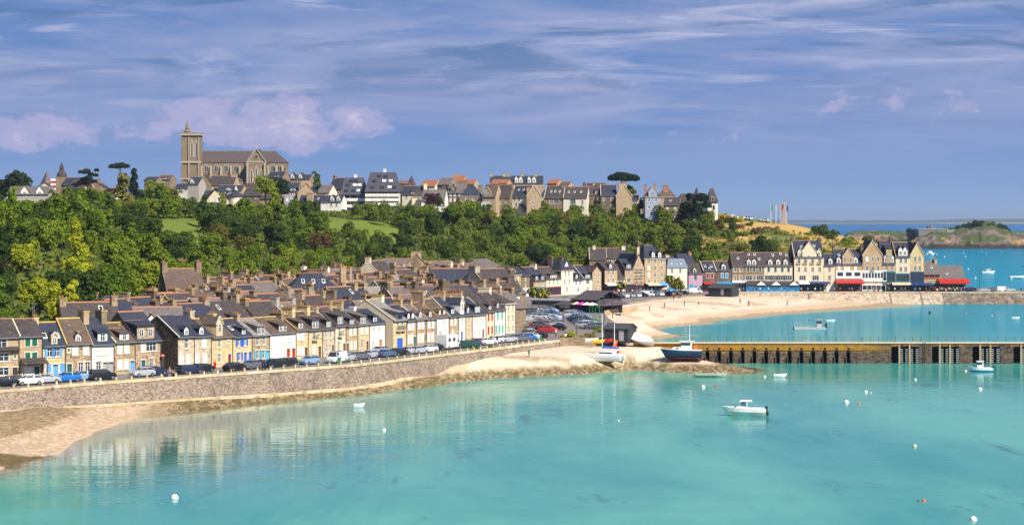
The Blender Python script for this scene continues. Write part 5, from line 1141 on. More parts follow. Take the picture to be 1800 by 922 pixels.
for rk, r in enumerate(used_rows):
    for i, (c, w, px, D) in enumerate(rows[r]):
        wall = rnd.choices(list(WN), [5, 2, 4, 6, 2, 3, 1, 5, 1])[0]; roof = rnd.choices(list(RN), [6, 7, 5, 3, 1.2])[0]
        turn = rnd.random() < .24; rz = RZ+(math.pi/2*rnd.choice((-1, 0)) if turn else 0)+rnd.uniform(-.10, .10)
        dp = rnd.uniform(7, 8.6); w2 = w if not turn else min(w, 8.5)
        he = rnd.uniform(4.6, 6.6)+min(rk*.10, 1.4); hr = he+dp/2*rnd.uniform(.78, 1.0)
        ch = [(u, rnd.uniform(.8, 1.1), rnd.uniform(1.0, 2.2), rnd.uniform(.7, 1.4)) for u in ((0, 1) if rnd.random() < .45 else (rnd.choice((0, 1)),))]
        sk = [(rnd.uniform(.2, .8), rnd.uniform(.35, .7))] if rnd.random() < .35 else []
        do = [(rnd.choice('aAg'), rnd.uniform(.3, .7), rnd.uniform(1.0, 1.8), rnd.uniform(1.1, 1.4))] if rnd.random() < .4 else []
        fl = ['', rnd.choice(['w30 w70', 'w50', 's30 s70', 'w25 w75'])] if rnd.random() < .5 else ['', '']
        vil(px, D, w2, dp, he, hr, rz, wall, roof, fl, f'{WN[wall]} house with {RN[roof]} roof, {nth(i+1)} from left in {nth(rk+1)} row behind the quay', chim=ch, sky=sk, dorm=do,
            ridge=M_RIDGE if rnd.random() < .8 else None, verge=rnd.choice([None, None, M_TRIM, M_LICH if rnd.random() < .4 else M_TRIM]), side=rnd.choice(['dark', 'gran', wall, 'brown']), pots=rnd.choice([0, 2, 3, 3]), cap=M_LICH if rnd.random() < .3 else None)
        nv += 1
AER = MB(); AER.tube((0,0,0),(0,0,2.4),.035,.03,M_LEAD,4); AER.tube((-.6,0,2.2),(.6,0,2.2),.02,.02,M_LEAD,4)
for x_ in (-.5,-.25,0,.25,.5): AER.tube((x_,-.3,2.2),(x_,.3,2.2),.015,.015,M_LEAD,4)
AER = AER.mesh('tv_aerial')
for o in [o for o in COL.objects if o.name.startswith('chimney') and o.parent and o.parent.name.startswith(('village_house','quay_house')) and not o.name.startswith('chimney_pots')]:
    if rnd.random() < .3: zm = max(v.co.z for v in o.data.vertices); vx = [v.co for v in o.data.vertices if v.co.z > zm-.01]; ob('tv_aerial', AER, o, (sum(v.x for v in vx)/len(vx), sum(v.y for v in vx)/len(vx)+.3, zm-.1))
print('village', nv)
# ---------------------------------------------------------------- trees and shrubs
def leaf_mat(name, c, c2, tr=.25):
    m = bpy.data.materials.new(name); m.use_nodes = True; t = m.node_tree; b = t.nodes['Principled BSDF']; out = t.nodes['Material Output']
    n = nz(t, pos(t), .42, 4, .6); n2 = nz(t, pos(t), 3.2, 2)
    oi = N(t, 'ShaderNodeObjectInfo')
    cc = mixc(t, step(t, n, .35, .65), c, c2); cc = mixc(t, math_n(t, 'MULTIPLY', n2, .5), cc, sc3(c, .5))
    hs = N(t, 'ShaderNodeHueSaturation'); L(t, oi, 'Random', hs, 'Value') if False else None
    hs.inputs['Saturation'].default_value = 1.0; t.links.new(math_n(t, 'ADD', math_n(t, 'MULTIPLY', oi.outputs['Random'], .5), .75), hs.inputs['Value'])
    t.links.new(math_n(t, 'ADD', math_n(t, 'MULTIPLY', oi.outputs['Random'], -.03), .51), hs.inputs['Hue']); t.links.new(cc, hs.inputs['Color'])
    t.links.new(hs.outputs[0], b.inputs['Base Color']); b.inputs['Roughness'].default_value = .75; b.inputs['Specular IOR Level'].default_value = .15
    tl = N(t, 'ShaderNodeBsdfTranslucent'); t.links.new(hs.outputs[0], tl.inputs[0]); mx = N(t, 'ShaderNodeMixShader'); mx.inputs[0].default_value = tr
    L(t, b, 0, mx, 1); L(t, tl, 0, mx, 2); L(t, mx, 0, out, 0); return m
LF = dict(mid=leaf_mat('leaf_mid_green', (.115, .185, .015), (.185, .265, .020)), dark=leaf_mat('leaf_dark_green', (.050, .088, .014), (.085, .135, .020)),
          bright=leaf_mat('leaf_bright_green', (.15, .235, .015), (.24, .31, .020), .3), olive=leaf_mat('leaf_olive', (.15, .15, .025), (.23, .21, .035)),
          lime=leaf_mat('leaf_yellow_green', (.34, .40, .02), (.46, .48, .03), .3), rust=leaf_mat('leaf_brownish', (.13, .075, .035), (.19, .12, .045)),
          purple=leaf_mat('leaf_purple', (.06, .018, .03), (.09, .03, .04)), pine=leaf_mat('leaf_pine', (.014, .030, .016), (.028, .050, .022), .1),
          yellow=leaf_mat('gorse_yellow', (.55, .38, .02), (.30, .28, .03)), pinkb=leaf_mat('heath_pink', (.30, .14, .13), (.22, .12, .09)))
M_BARK = plain('bark', (.12, .09, .06), .95, var=.3, scale=3)
def leaves(pts, nrm, size, rs, name, mat):
    n = len(pts); a = rs.normal(size=(n, 3)); nn = nrm+a*.55; nn /= np.linalg.norm(nn, axis=1)[:, None]
    u = np.cross(nn, rs.normal(size=(n, 3))); u /= np.linalg.norm(u, axis=1)[:, None]; v = np.cross(nn, u)
    s = (size*rs.uniform(.6, 1.35, n))[:, None]; q = np.stack([pts-u*s*.5-v*s*.32, pts+u*s*.5-v*s*.40, pts+u*s*.42+v*s*.38, pts-u*s*.42+v*s*.34], 1).reshape(-1, 3)
    me = bpy.data.meshes.new(name); me.vertices.add(4*n); me.vertices.foreach_set('co', q.ravel()); me.loops.add(4*n); me.loops.foreach_set('vertex_index', np.arange(4*n))
    me.polygons.add(n); me.polygons.foreach_set('loop_start', np.arange(0, 4*n, 4)); me.polygons.foreach_set('loop_total', np.full(n, 4)); me.materials.append(mat); me.update(calc_edges=True); return me
def crown(seed, kind, n=1500, size=.5):
    """lobed crown of leaf clumps about the unit tree: radius ~3.4, from z 1.5 to 7.5"""
    rs = np.random.RandomState(seed); P = []; Q = []
    if kind == 'round': lobes = [((rs.uniform(-1.8, 1.8), rs.uniform(-1.8, 1.8), rs.uniform(2.6, 6.0)), rs.uniform(1.1, 2.0)) for _ in range(8)]+[((rs.uniform(-2.4, 2.4), rs.uniform(-2.4, 2.4), rs.uniform(2.2, 6.4)), rs.uniform(.6, 1.1)) for _ in range(16)]+[((0, 0, 4.2), 2.4)]
    elif kind == 'tall': lobes = [((rs.uniform(-1.1, 1.1)*(1.2-i/14), rs.uniform(-1.1, 1.1)*(1.2-i/14), 1.8+i*.75), rs.uniform(1.0, 1.6)*(1.15-i/16)) for i in range(11)]
    elif kind == 'flat': lobes = [((4.2*math.cos(a)*q, 4.2*math.sin(a)*q, 6.3+.9*(1-q)+rs.uniform(-.2, .3)), rs.uniform(1.3, 1.9)) for a, q in [(rs.uniform(0, 6.28), rs.uniform(.15, 1)) for _ in range(20)]]
    elif kind == 'pine': lobes = [((rs.uniform(-2.6, 2.6), rs.uniform(-2, 2), rs.uniform(3.4, 7.2)), rs.uniform(.7, 1.3)) for _ in range(15)]
    elif kind == 'bush': lobes = [((rs.uniform(-1.5, 1.5), rs.uniform(-1.2, 1.2), rs.uniform(.3, 1.3)), rs.uniform(.6, 1.1)) for _ in range(7)]
    elif kind == 'hedge': lobes = [((x, rs.uniform(-.2, .2), .8), .75) for x in np.linspace(-4, 4, 14)]
    tot = sum(r*r for _, r in lobes)
    for (c, r) in lobes:
        k = int(n*r*r/tot); d = rs.normal(size=(k, 3)); d /= np.linalg.norm(d, axis=1)[:, None]; d[:, 2] = np.where(d[:, 2] < -.45, -d[:, 2], d[:, 2])
        rr = r*rs.uniform(.72, 1.06, k)[:, None]; fl = .72 if kind == 'flat' else (.7 if kind == 'pine' else .95)
        P.append(np.array(c)+d*rr*np.array([1, 1, fl])); Q.append(d)
    return leaves(np.concatenate(P), np.concatenate(Q), size, rs, 'crown', LF['mid'])
def trunk(kind, seed):
    rs = np.random.RandomState(seed); m = MB(); h = {'round': 4.2, 'tall': 6.0, 'flat': 6.4, 'pine': 6.2, 'bush': .9, 'hedge': .6}[kind]
    p = Vector((0, 0, -1.5)); r = .34 if kind != 'bush' else .12
    for i in range(4):
        q = Vector((rs.uniform(-.25, .25), rs.uniform(-.25, .25), h*(i+1)/4)); m.tube(p, q, r, r*.78, M_BARK, 7, False); p = q; r *= .78
    for i in range(5 if kind not in ('bush', 'hedge') else 0):
        a = rs.uniform(0, 6.28); b = Vector((0, 0, h*(.45+.1*i))); e = b+Vector((math.cos(a)*rs.uniform(1.3, 2.6)*(1.5 if kind == 'flat' else 1), math.sin(a)*1.8, rs.uniform(.7, 1.5))); m.tube(b, e, .13, .04, M_BARK, 5, False)
    return m.mesh('trunk')
CR = {k: [(crown(10*i+j, k, n, s), trunk(k, j)) for j in range(q)] for i, (k, n, s, q) in enumerate([('round', 3200, .38, 6), ('tall', 2000, .38, 3), ('flat', 3600, .45, 1), ('pine', 2600, .42, 2), ('bush', 520, .34, 4), ('hedge', 900, .32, 1)])}
def tree(kind, p, sc, col, label, cat='tree', group=None, name=None, seed=None, rz=None):
    rs = random.Random(seed if seed is not None else label); c, tk = rs.choice(CR[kind])
    t = thing(name or ('tree' if kind not in ('bush', 'hedge') else 'shrub'), label, cat, p, rs.uniform(0, 6.28) if rz is None else rz, group, sc)
    ob('trunk', tk, t); k = ob('crown', c, t); setmat(k, 0, LF[col]); return t
# hillside wood
rt = random.Random(5); cand = []
for _ in range(9000):
    px = rt.uniform(-70, 1245); f = rt.random()**.85; cd = [float(np.interp(px, HPX, HD[:, j])) for j in (0, 4)]; D = cd[0]+4+(cd[1]-cd[0]-1)*f
    if (255 < px < 356 and 560 < D < 672) or (566 < px < 706 and 706 < D < 762): continue
    if px > 1120 and rt.random() < .6: continue
    p = pd(px, D); r = 5.6+1.6*rt.random()
    if px > 860: r *= 1.05
    if any((p.x-q[0].x)**2+(p.y-q[0].y)**2 < ((r+q[1])/2)**2*1.30 for q in cand): continue
    cand.append((p, r, px, f, D))
    if len(cand) >= 285: break
cand.sort(key=lambda c: -c[1]/c[4]*(1.25 if c[3] > .12 else 1)); far_wood = cand[165:]; cand = cand[:165]
bands = {}
for c in cand: bands.setdefault(min(4, int(c[3]*5)), []).append(c)
BN = ['lowest', 'second lowest', 'middle', 'second highest', 'highest']
CN = dict(mid='mid green', dark='dark green', bright='fresh green', olive='olive green', rust='brownish', lime='yellow green')
for b, lst in sorted(bands.items()):
    lst.sort(key=lambda c: c[2])
    for i, (p, r, px, f, D) in enumerate(lst):
        n = float(vnoise(np.array([p.x]), np.array([p.y]), 26, 9)[0])+rt.uniform(-.16, .16)
        col = 'dark' if n < .40 else ('mid' if n < .66 else ('bright' if n < .86 else 'olive'))
        if rt.random() < .02: col = 'rust'
        if px > 820 and col == 'bright': col = 'mid'
        if px > 700 and rt.random() < .45: col = 'dark'
        if 30 < px < 150 and f < .35 and rt.random() < .6: col = 'lime'
        z = gz(p.x, p.y); k = rt.choices(['round', 'tall'], [6, 1])[0]
        tree(k, (p.x, p.y, z-.5), r/6.0*rt.uniform(.92, 1.12)*(1.0 if px > 40 or f > .4 else .8), col, f'{CN[col]} {"tall " if k == "tall" else "spreading "}tree, {nth(i+1)} from left in the {BN[b]} band of the hillside wood', group='trees of the hillside wood')
print('trees', len(cand), {b: len(l) for b, l in bands.items()})
def merged(name, lst, label):
    vs = []; rs = np.random.RandomState(9)
    for x, y, z, s in lst:
        me = CR['round'][rs.randint(6)][0]; n = len(me.vertices); a = np.empty(n*3); me.vertices.foreach_get('co', a); a = a.reshape(-1, 4, 3); a = a[rs.rand(len(a)) < .62].reshape(-1, 3)
        th = rs.uniform(0, 6.28); c, q = math.cos(th), math.sin(th); vs.append(np.c_[a[:, 0]*c-a[:, 1]*q, a[:, 0]*q+a[:, 1]*c, a[:, 2]]*s+np.array([x, y, z]))
    v = np.concatenate(vs); n = len(v)//4; me = bpy.data.meshes.new(name); me.vertices.add(4*n); me.vertices.foreach_set('co', v.ravel()); me.loops.add(4*n); me.loops.foreach_set('vertex_index', np.arange(4*n))
    me.polygons.add(n); me.polygons.foreach_set('loop_start', np.arange(0, 4*n, 4)); me.polygons.foreach_set('loop_total', np.full(n, 4)); me.materials.append(leaf_mat('wood_leaves', (.075, .12, .016), (.17, .24, .02))); me.update(calc_edges=True)
    return tag(ob(name, me), label, name.replace('_', ' '), kind='stuff')
merged('woodland', [(p.x, p.y, gz(p.x, p.y)-.5, r/6.0) for p, r, px, f, D in far_wood], 'mass of mixed green trees filling the gaps of the hillside wood')
# named trees of the upper town (px, top row, distance, kind, colour, scale, label)
NT = [(30,293,700,'round','pine',1.9,'large round dark evergreen at the far left of the skyline'),(-2,308,690,'round','pine',1.6,'dark evergreen cut by the left edge on the skyline'),
 (156,295,760,'pine','pine',1.15,'small open crowned pine left of the umbrella pine'),(211,288,740,'flat','pine',.78,'little umbrella pine with a flat tuft above the left skyline'),(236,297,760,'tall','pine',1.25,'dense dark cypress like tree beside the little umbrella pine'),
 (140,326,600,'round','mid',1.5,'large rounded light green tree on the left hilltop'),(172,334,610,'round','mid',1.3,'rounded green tree joined to the large light green one at left'),(215,308,610,'tall','olive',2.1,'tall olive green tree in front of the dark cypress like tree'),
 (280,316,740,'round','mid',1.5,'rounded leafy tree left of the church tower'),(254,330,800,'round','mid',1.3,'leafy tree below the dark roofed skyline house left of the church'),(303,329,820,'round','olive',1.2,'olive tree at the left foot of the church tower'),(300,345,680,'round','mid',1.5,'broad bushy tree under the white gabled house'),(325,341,700,'round','dark',1.5,'broad darker tree left of the turret villa'),(268,347,690,'round','bright',1.3,'bright bushy tree above the small left meadow'),
 (468,308,835,'round','bright',1.45,'round bright green tree below the church transept'),(492,312,838,'round','pine',1.3,'round very dark tree beside the bright green one below the church'),(555,302,900,'tall','dark',1.6,'pointed dark green tree on the skyline right of the church'),
 (1093,306,865,'flat','pine',1.42,'big flat umbrella pine on the skyline right of the town'),(1105,325,868,'round','mid',1.2,'green tree growing under the big umbrella pine'),
 (1216,334,838,'pine','pine',2.0,'huge dark pine before the white turreted manor'),(1204,352,835,'pine','pine',1.7,'lower dark pine limb tree at the left of the manor'),(1232,350,837,'pine','pine',1.6,'dark pine against the manor tower'),
 (760,338,825,'round','purple',1.0,'small purple leaved tree before the hilltop houses'),(770,344,828,'round','dark',.8,'small dark tree touching the purple leaved one'),
 (822,349,815,'round','bright',1.7,'large bright rounded tree under the hipped roof house'),(845,358,812,'round','dark',1.3,'dark tree right of the large bright rounded one'),
 (905,380,795,'round','mid',1.6,'large spreading tree above the garden walls, left of two'),(945,390,790,'round','mid',1.35,'large spreading tree above the garden walls, right of two'),(1335,414,760,'round','dark',1.25,'dark round tree behind the long hotel roof, left of two'),(1355,416,762,'round','dark',1.2,'dark round tree behind the long hotel roof, right of two'),
 (1262,384,838,'round','olive',1.0,'olive rounded tree right of the manor'),(720,318,905,'tall','pine',.9,'dark little tree behind the apartment blocks'),(982,318,920,'round','olive',.9,'yellowish bare tree on the skyline right of the institution'),
 (1120,345,858,'round','rust',1.0,'brownish tree between the big stone gable and the blue villa'),(350,352,700,'round','mid',1.3,'green tree at the left foot of the turret villa'),(440,352,800,'round','olive',.9,'olive shrubby tree right of the turret villa')]
for px, top, D, kind, col, sc, lab in NT:
    h = {'round': 7.4, 'tall': 9.8, 'flat': 7.9, 'pine': 8.0}[kind]*sc; zt = zy(top, D); p = pd(px, D); tree(kind, (p.x, p.y, zt-h), sc, col, lab, group=None, seed=int(px)+9)
# hedges of small trees along the plateau edge, below the houses
rh = random.Random(11); edge = []
for i in range(100):
    px = 5+i*11.6+rh.uniform(-4, 4)
    if px > 1255: break
    D = float(np.interp(px, [0, 130, 260, 420, 600, 850, 1050, 1200], [470, 560, 700, 790, 790, 806, 815, 818]))+rh.uniform(-6, 10); p = pd(px, D)
    top = float(np.interp(px, [0,90,100,200,260,350,380,430,520,560,640,700,760,800,850,880,900,960,1000,1060,1120,1180,1250], [352,358,344,352,352,358,371,371,362,371,371,369,372,362,366,378,376,374,372,382,388,392,396]))
    edge.append((px, D, top+rh.uniform(-3, 4)))
for i, (px, D, top) in enumerate(edge):
    col = rh.choices(['mid', 'dark', 'bright', 'olive'], [4, 3, 3, 2])[0]; sc = rh.uniform(.75, 1.0); p = pd(px, D)
    tree('round', (p.x, p.y, zy(top, D)-7.4*sc), sc, col, f'{CN[col]} hedge tree just below the hilltop houses, {nth(i+1)} from left', group='hedge trees along the edge of the upper town')
# shrubs on the headland slope and in gardens
rs_ = random.Random(3); sh = []
for _ in range(4000):
    px = rs_.uniform(1120, 1590); D = rs_.uniform(728, 862)
    h = float(hill(np.array([px]), np.array([D]))[0])
    if h < 4.5: continue
    if px > 1290 and D > 796 and rs_.random() < .9: continue
    p = pd(px, D)
    if any((p.x-q[0].x)**2+(p.y-q[0].y)**2 < 26 for q in sh): continue
    sh.append((p, px, D))
    if len(sh) >= 150: break
sh.sort(key=lambda q: q[1])
for i, (p, px, D) in enumerate(sh):
    col = rs_.choices(['mid', 'dark', 'olive', 'yellow', 'rust', 'bright'], [4, 4, 5, 2.0, 1, 2])[0]; cn = dict(CN, yellow='yellow flowering')[col]
    tree('bush', (p.x, p.y, gz(p.x, p.y)-.3), rs_.uniform(.9, 1.9), col, f'{cn} shrub on the headland slope above the harbour, {nth(i+1)} from left', 'shrub', 'shrubs on the headland slope', 'shrub')
for i, (px, py, D, sc, col, lab) in enumerate([(1300,400,845,1.2,'pinkb','pinkish heather bush left of the pale path on the headland'),(1345,400,842,1.5,'pinkb','pinkish heather bush below the monument lawn, larger'),(1332,400,840,1.0,'dark','dark round bush left of the larger pink heather'),(1368,406,840,1.3,'olive','grey green bush under the monument'),
   (1283,384,866,2.0,'yellow','yellow gorse clump at the top of the headland'),(1268,383,868,1.8,'yellow','yellow gorse clump nearest the manor'),(1300,388,868,1.3,'lime','low lime green bush beside the headland car park'),(1441,402,858,2.2,'dark','clipped dark hedge near the seaward end of the headland'),(1462,404,856,1.8,'dark','dark bush at the very end of the headland lawn'),
   (1150,388,836,1.6,'yellow','orange yellow flowering garden shrub below the blue villa')]):
    p = pd(px, D); tree('bush', (p.x, p.y, gz(p.x, p.y)-.3), sc, col, lab, 'shrub', None, 'shrub')
# undergrowth that nobody could count
def undergrowth():
    rs = np.random.RandomState(4); n = 150000; px = rs.uniform(-110, 1600, n); D = rs.uniform(300, 900, n)**1.0
    lo = np.interp(px, HPX, HD[:, 0]); hi = np.interp(px, HPX, HD[:, 4])+55
    m = (D > lo+1) & (D < hi) & ~((px > 257) & (px < 353) & (D > 588) & (D < 692)) & ~((px > 572) & (px < 703) & (D > 724) & (D < 772)) & ~((px > 1262) & (D > 838))
    px, D = px[m], D[m]; X = (px-CX)/FPX*D; Z = ground(X, D); k = Z > 3.8; X, D, Z, px = X[k], D[k], Z[k], px[k]
    c = vnoise(X, D, 9, 31); k = rs.rand(len(X)) < np.where(px > 1180, .25+.5*(c > .5), 1); X, D, Z, c = X[k], D[k], Z[k], c[k]
    pts = np.c_[X, D, Z+rs.uniform(0, 1.5, len(X))*(.4+c)]; me = leaves(pts, np.tile(np.array([0, -.5, .8]), (len(X), 1)), .95, rs, 'undergrowth', leaf_mat('undergrowth', (.09, .13, .02), (.17, .21, .03)))
    tag(ob('undergrowth', me), 'low green undergrowth covering the hillside between the trees', 'undergrowth', kind='stuff'); print('undergrowth', len(X))
undergrowth()
# ---------------------------------------------------------------- cars
M_TYRE = plain('tyre', (.02, .02, .02), .9); M_RIM = plain('wheel_rim', (.45, .46, .48), .35, .8); M_LAMP = glassy('lamp_glass', (.75, .78, .8)); M_TAIL = glassy('tail_lamp', (.45, .01, .01))
def carpaint(name, c):
    m, t, b = principled(name); b.inputs['Base Color'].default_value = (*c, 1); b.inputs['Roughness'].default_value = .28; b.inputs['Metallic'].default_value = .15; b.inputs['Coat Weight'].default_value = .6; b.inputs['Coat Roughness'].default_value = .06; return m
CP = {k: carpaint('car_paint_'+k, c) for k, c in dict(black=(.012,.013,.017), navy=(.02,.03,.07), white=(.75,.75,.74), silver=(.45,.47,.50), grey=(.13,.14,.16), blue=(.01,.17,.55), lightblue=(.25,.38,.55), red=(.55,.02,.02), teal=(.01,.10,.14), green=(.015,.07,.04), mauve=(.42,.38,.44), steel=(.07,.13,.22)).items()}
def car_template(kind):
    Lh, Wd, H = {'hatchback': (2.05, .88, 1.45), 'estate': (2.3, .90, 1.48), 'saloon': (2.25, .89, 1.40), 'van': (2.3, .95, 1.95), 'suv': (2.2, .93, 1.68)}[kind]
    t = ob('parked_car', None); bh = H*.56
    # side stations: x, half width, underside, shoulder height
    st = {'hatchback': [(-1, .80, .42, .62), (-.96, .92, .26, .80), (-.75, 1, .20, .97), (0, 1, .20, 1.0), (.45, 1, .20, .97), (.80, .96, .22, .86), (.96, .84, .28, .70), (1, .70, .40, .55)]}['hatchback']
    m = MB(); rings = []
    for x, w, zb, zs in st:
        w *= Wd; zs *= bh+.32 if kind != 'van' else bh+.2; X = x*Lh
        rings.append([(X, -w*.86, zb), (X, -w, zb+.12), (X, -w, zs*.72), (X, -w*.93, zs*.97), (X, -w*.6, zs), (X, w*.6, zs), (X, w*.93, zs*.97), (X, w, zs*.72), (X, w, zb+.12), (X, w*.86, zb)])
    m.loft(rings, CP['silver'])
    zs = (bh+.32) if kind != 'van' else bh+.2; zr = H
    a, b, c, d = {'hatchback': (.50, .16, -.66, -.90), 'estate': (.48, .16, -.84, -.97), 'saloon': (.42, .10, -.40, -.72), 'van': (.72, .50, -.92, -.97), 'suv': (.46, .18, -.82, -.96)}[kind]
    w0, w1 = Wd*.90, Wd*.72
    m.hexa([(d*.98*Lh+.02, -w1-.02, zr-.07), (b*Lh, -w1-.02, zr-.07), (b*Lh, w1+.02, zr-.07), (c*Lh, w1+.02, zr-.07) if False else (d*.98*Lh+.02, w1+.02, zr-.07), (c*Lh, -w1*.93, zr), (b*Lh-.12, -w1*.93, zr), (b*Lh-.12, w1*.93, zr), (c*Lh, w1*.93, zr)], CP['silver']) if kind == 'estate' else m.hexa([(c*Lh-.06, -w1-.02, zr-.06), (b*Lh+.05, -w1-.02, zr-.06), (b*Lh+.05, w1+.02, zr-.06), (c*Lh-.06, w1+.02, zr-.06), (c*Lh+.05, -w1*.9, zr), (b*Lh-.1, -w1*.9, zr), (b*Lh-.1, w1*.9, zr), (c*Lh+.05, w1*.9, zr)], CP['silver'])
    for s in (-1, 1):                                                # pillars
        for (x0, x1) in ((a, b), ((b+c)/2, (b+c)/2), (d, c)):
            m.tube((x0*Lh, s*w0*.985, zs-.06), (x1*Lh, s*(w1+.01), zr-.05), .045, .04, CP['silver'], 5)
        m.box(a*Lh-.28, a*Lh-.12, s*Wd+(.0 if s > 0 else -.16), s*Wd+(.16 if s > 0 else 0), zs-.02, zs+.13, CP['silver'])
    m.build('body', t, False)
    m = MB(); m.hexa([(d*Lh, -w0, zs-.1), (a*Lh, -w0, zs-.1), (a*Lh, w0, zs-.1), (d*Lh, w0, zs-.1), (c*Lh, -w1, zr-.05), (b*Lh, -w1, zr-.05), (b*Lh, w1, zr-.05), (c*Lh, w1, zr-.05)], M_GLASS)
    if kind == 'van': m.v[0] = (.25*Lh, -w0, zs-.1); m.v[3] = (.25*Lh, w0, zs-.1); m.v[4] = (.25*Lh, -w1, zr-.05); m.v[7] = (.25*Lh, w1, zr-.05)
    m.build('window_glass', t)
    if kind == 'van': m = MB(); m.hexa([(-.97*Lh, -w0*1.02, zs-.15), (.27*Lh, -w0*1.02, zs-.15), (.27*Lh, w0*1.02, zs-.15), (-.97*Lh, w0*1.02, zs-.15), (-.95*Lh, -w1*1.08, zr), (.27*Lh, -w1*1.08, zr), (.27*Lh, w1*1.08, zr), (-.95*Lh, w1*1.08, zr)], CP['white']); m.build('cargo_box', t)
    for x in (-.62, .62):
        for s in (-1, 1):
            m = MB(); y0, y1 = s*(Wd-.19), s*(Wd+.012)
            m.tube((0, 0, 0), (0, s*.2, 0), .32, .32, M_TYRE, 14); m.tube((0, s*.195, 0), (0, s*.212, 0), .20, .19, M_RIM, 10); m.build('wheel', t, False, (x*Lh, y0, .32))
    for s in (-1, 1):
        m = MB(); m.hexa([(Lh*.955-.1, s*Wd*.55, .58), (Lh*.975, s*Wd*.55, .58), (Lh*.95, s*Wd*.80, .60), (Lh*.955-.2, s*Wd*.88, .6), (Lh*.955-.12, s*Wd*.55, .70), (Lh*.955, s*Wd*.55, .69), (Lh*.93, s*Wd*.82, .72), (Lh*.955-.25, s*Wd*.90, .73)], M_LAMP); m.build('headlight', t)
        m = MB(); m.box(-Lh*.99, -Lh*.92, min(s*Wd*.60, s*Wd*.90), max(s*Wd*.60, s*Wd*.90), .66, .86, M_TAIL); m.build('tail_light', t)
    return t
CT = {k: car_template(k) for k in ('hatchback', 'estate', 'saloon', 'van', 'suv')}
used = set(); 
def car(kind, col, p, rz, label, group, sc=1.0):
    if kind not in used: t = CT[kind]; used.add(kind); CT[kind+'_src'] = t; new = t; src = True
    else: new = dup(CT[kind+'_src'])
    new.location = p; new.rotation_euler = (0, 0, rz); new.scale = (sc,)*3
    for c in new.children:
        if c.name.split('.')[0] in ('body',): setmat(c, 0, CP[col])
    return tag(new, label, 'car' if kind != 'van' else 'van', group)
CARN = dict(black='black', navy='dark blue', white='white', silver='silver', grey='dark grey', blue='bright blue', lightblue='light blue', red='red', teal='teal', green='dark green', mauve='pale mauve', steel='steel blue')
FRONT = [(8,678.5,'hatchback','black'),(29,676,'hatchback','black'),(51,676,'hatchback','white'),(80,673,'saloon','silver'),(118,670.5,'hatchback','blue'),(142,668,'estate','lightblue'),(179,667,'suv','black'),(250,661.5,'hatchback','silver'),(272,659,'hatchback','navy'),(333,656,'estate','navy'),(356,653.5,'hatchback','black'),(412,651,'saloon','black'),(442,648,'hatchback','grey'),(460,646,'hatchback','black'),(482,645,'estate','black'),(504,643,'hatchback','black'),(544,640,'hatchback','lightblue'),
 (592,637,'van','white'),(611,634.5,'hatchback','silver'),(631,632,'estate','grey'),(649,629.5,'hatchback','silver'),(667,622,'hatchback','mauve'),(680,627,'saloon','steel'),(701,624.5,'saloon','black'),(720,622,'saloon','silver'),(736,621,'hatchback','silver'),(752,619,'hatchback','white'),(765,616.5,'hatchback','black'),
 (815,611.5,'estate','green'),(831,609,'hatchback','teal'),(844,606.5,'hatchback','red'),(857,606,'hatchback','white'),(868,603,'hatchback','white'),(880,602,'hatchback','navy'),(893,601.5,'hatchback','silver'),(903,599,'hatchback','grey'),(915,600,'saloon','grey'),(926,598,'hatchback','blue'),(935,596.5,'hatchback','white'),(946,594.5,'hatchback','black')]
rc = random.Random(8)
def road_dir(px):
    a, b = fp(max(px-25, -60)), fp(min(px+25, 906)); d = b-a; return math.atan2(d.y, d.x)
for i, (px, py, k, c) in enumerate(FRONT):
    r = road_dir(px); flip = math.pi if rc.random() < .3 else 0; off = 0 if px < 600 else rc.uniform(-.25, .1)
    if px > 800: off = -.5
    car(k, c, tuple(gq(px, py)), r+flip+off, f'{CARN[c]} {k}, {nth(i+1)} from left of the cars along the seawall', 'vehicles parked along the seawall')
# square: three files of parked cars and a few moving ones
def file_(pts, n, name, cols, seed, turn):
    r = random.Random(seed); P = [gq(*p) for p in pts]
    ln = [(P[i+1]-P[i]).length for i in range(len(P)-1)]; tot = sum(ln)
    for i in range(n):
        s = tot*i/(n-1); j = 0
        while j < len(ln)-1 and s > ln[j]: s -= ln[j]; j += 1
        p = P[j].lerp(P[j+1], min(s/ln[j], 1)); d = P[j+1]-P[j]; a = math.atan2(d.y, d.x)
        c = cols[i % len(cols)]; k = r.choice(['hatchback', 'hatchback', 'estate', 'saloon', 'suv'])
        car(k, c, tuple(p), a+turn+r.uniform(-.06, .06)+(math.pi if r.random() < .4 else 0), f'{CARN[c]} {k}, {nth(i+1)} from far end of the {name} car file in the square', 'cars parked in the square')
file_([(936,551),(935,560),(941,568),(952,577),(963,585)], 11, 'left', ['navy','grey','steel','silver','white','white','silver','red','grey','black','red'], 1, 1.25)
file_([(950,547),(953,556),(962,564),(972,573),(979,580)], 11, 'middle', ['red','white','white','lightblue','blue','silver','white','silver','grey','white','black'], 2, 1.25)
file_([(966,547),(970,556),(973,565),(978,573)], 8, 'middle right', ['green','silver','blue','navy','white','lightblue','silver','grey'], 5, 1.25)
file_([(1004,553),(1008,560),(1018,568),(1032,577)], 9, 'far right', ['navy','silver','white','lightblue','navy','black','steel','white','silver'], 3, 1.25)
file_([(1016,555),(1024,562),(1036,571),(1044,578)], 7, 'outer right', ['blue','lightblue','silver','steel','navy','white','grey'], 4, 1.25)
for px, py, k, c, rz, lab in [(925,549.5,'hatchback','red',1.75,'red hatchback driving across the open roadway of the square'),(911,547.5,'hatchback','white',1.5,'white hatchback near the corner building on the open roadway'),(928,583,'saloon','grey',1.75,'dark grey saloon leaving the square toward the seawall'),(906,570,'hatchback','white',1.9,'white hatchback half hidden behind the end corner house')]:
    car(k, c, tuple(gq(px, py)), rz, lab, None)
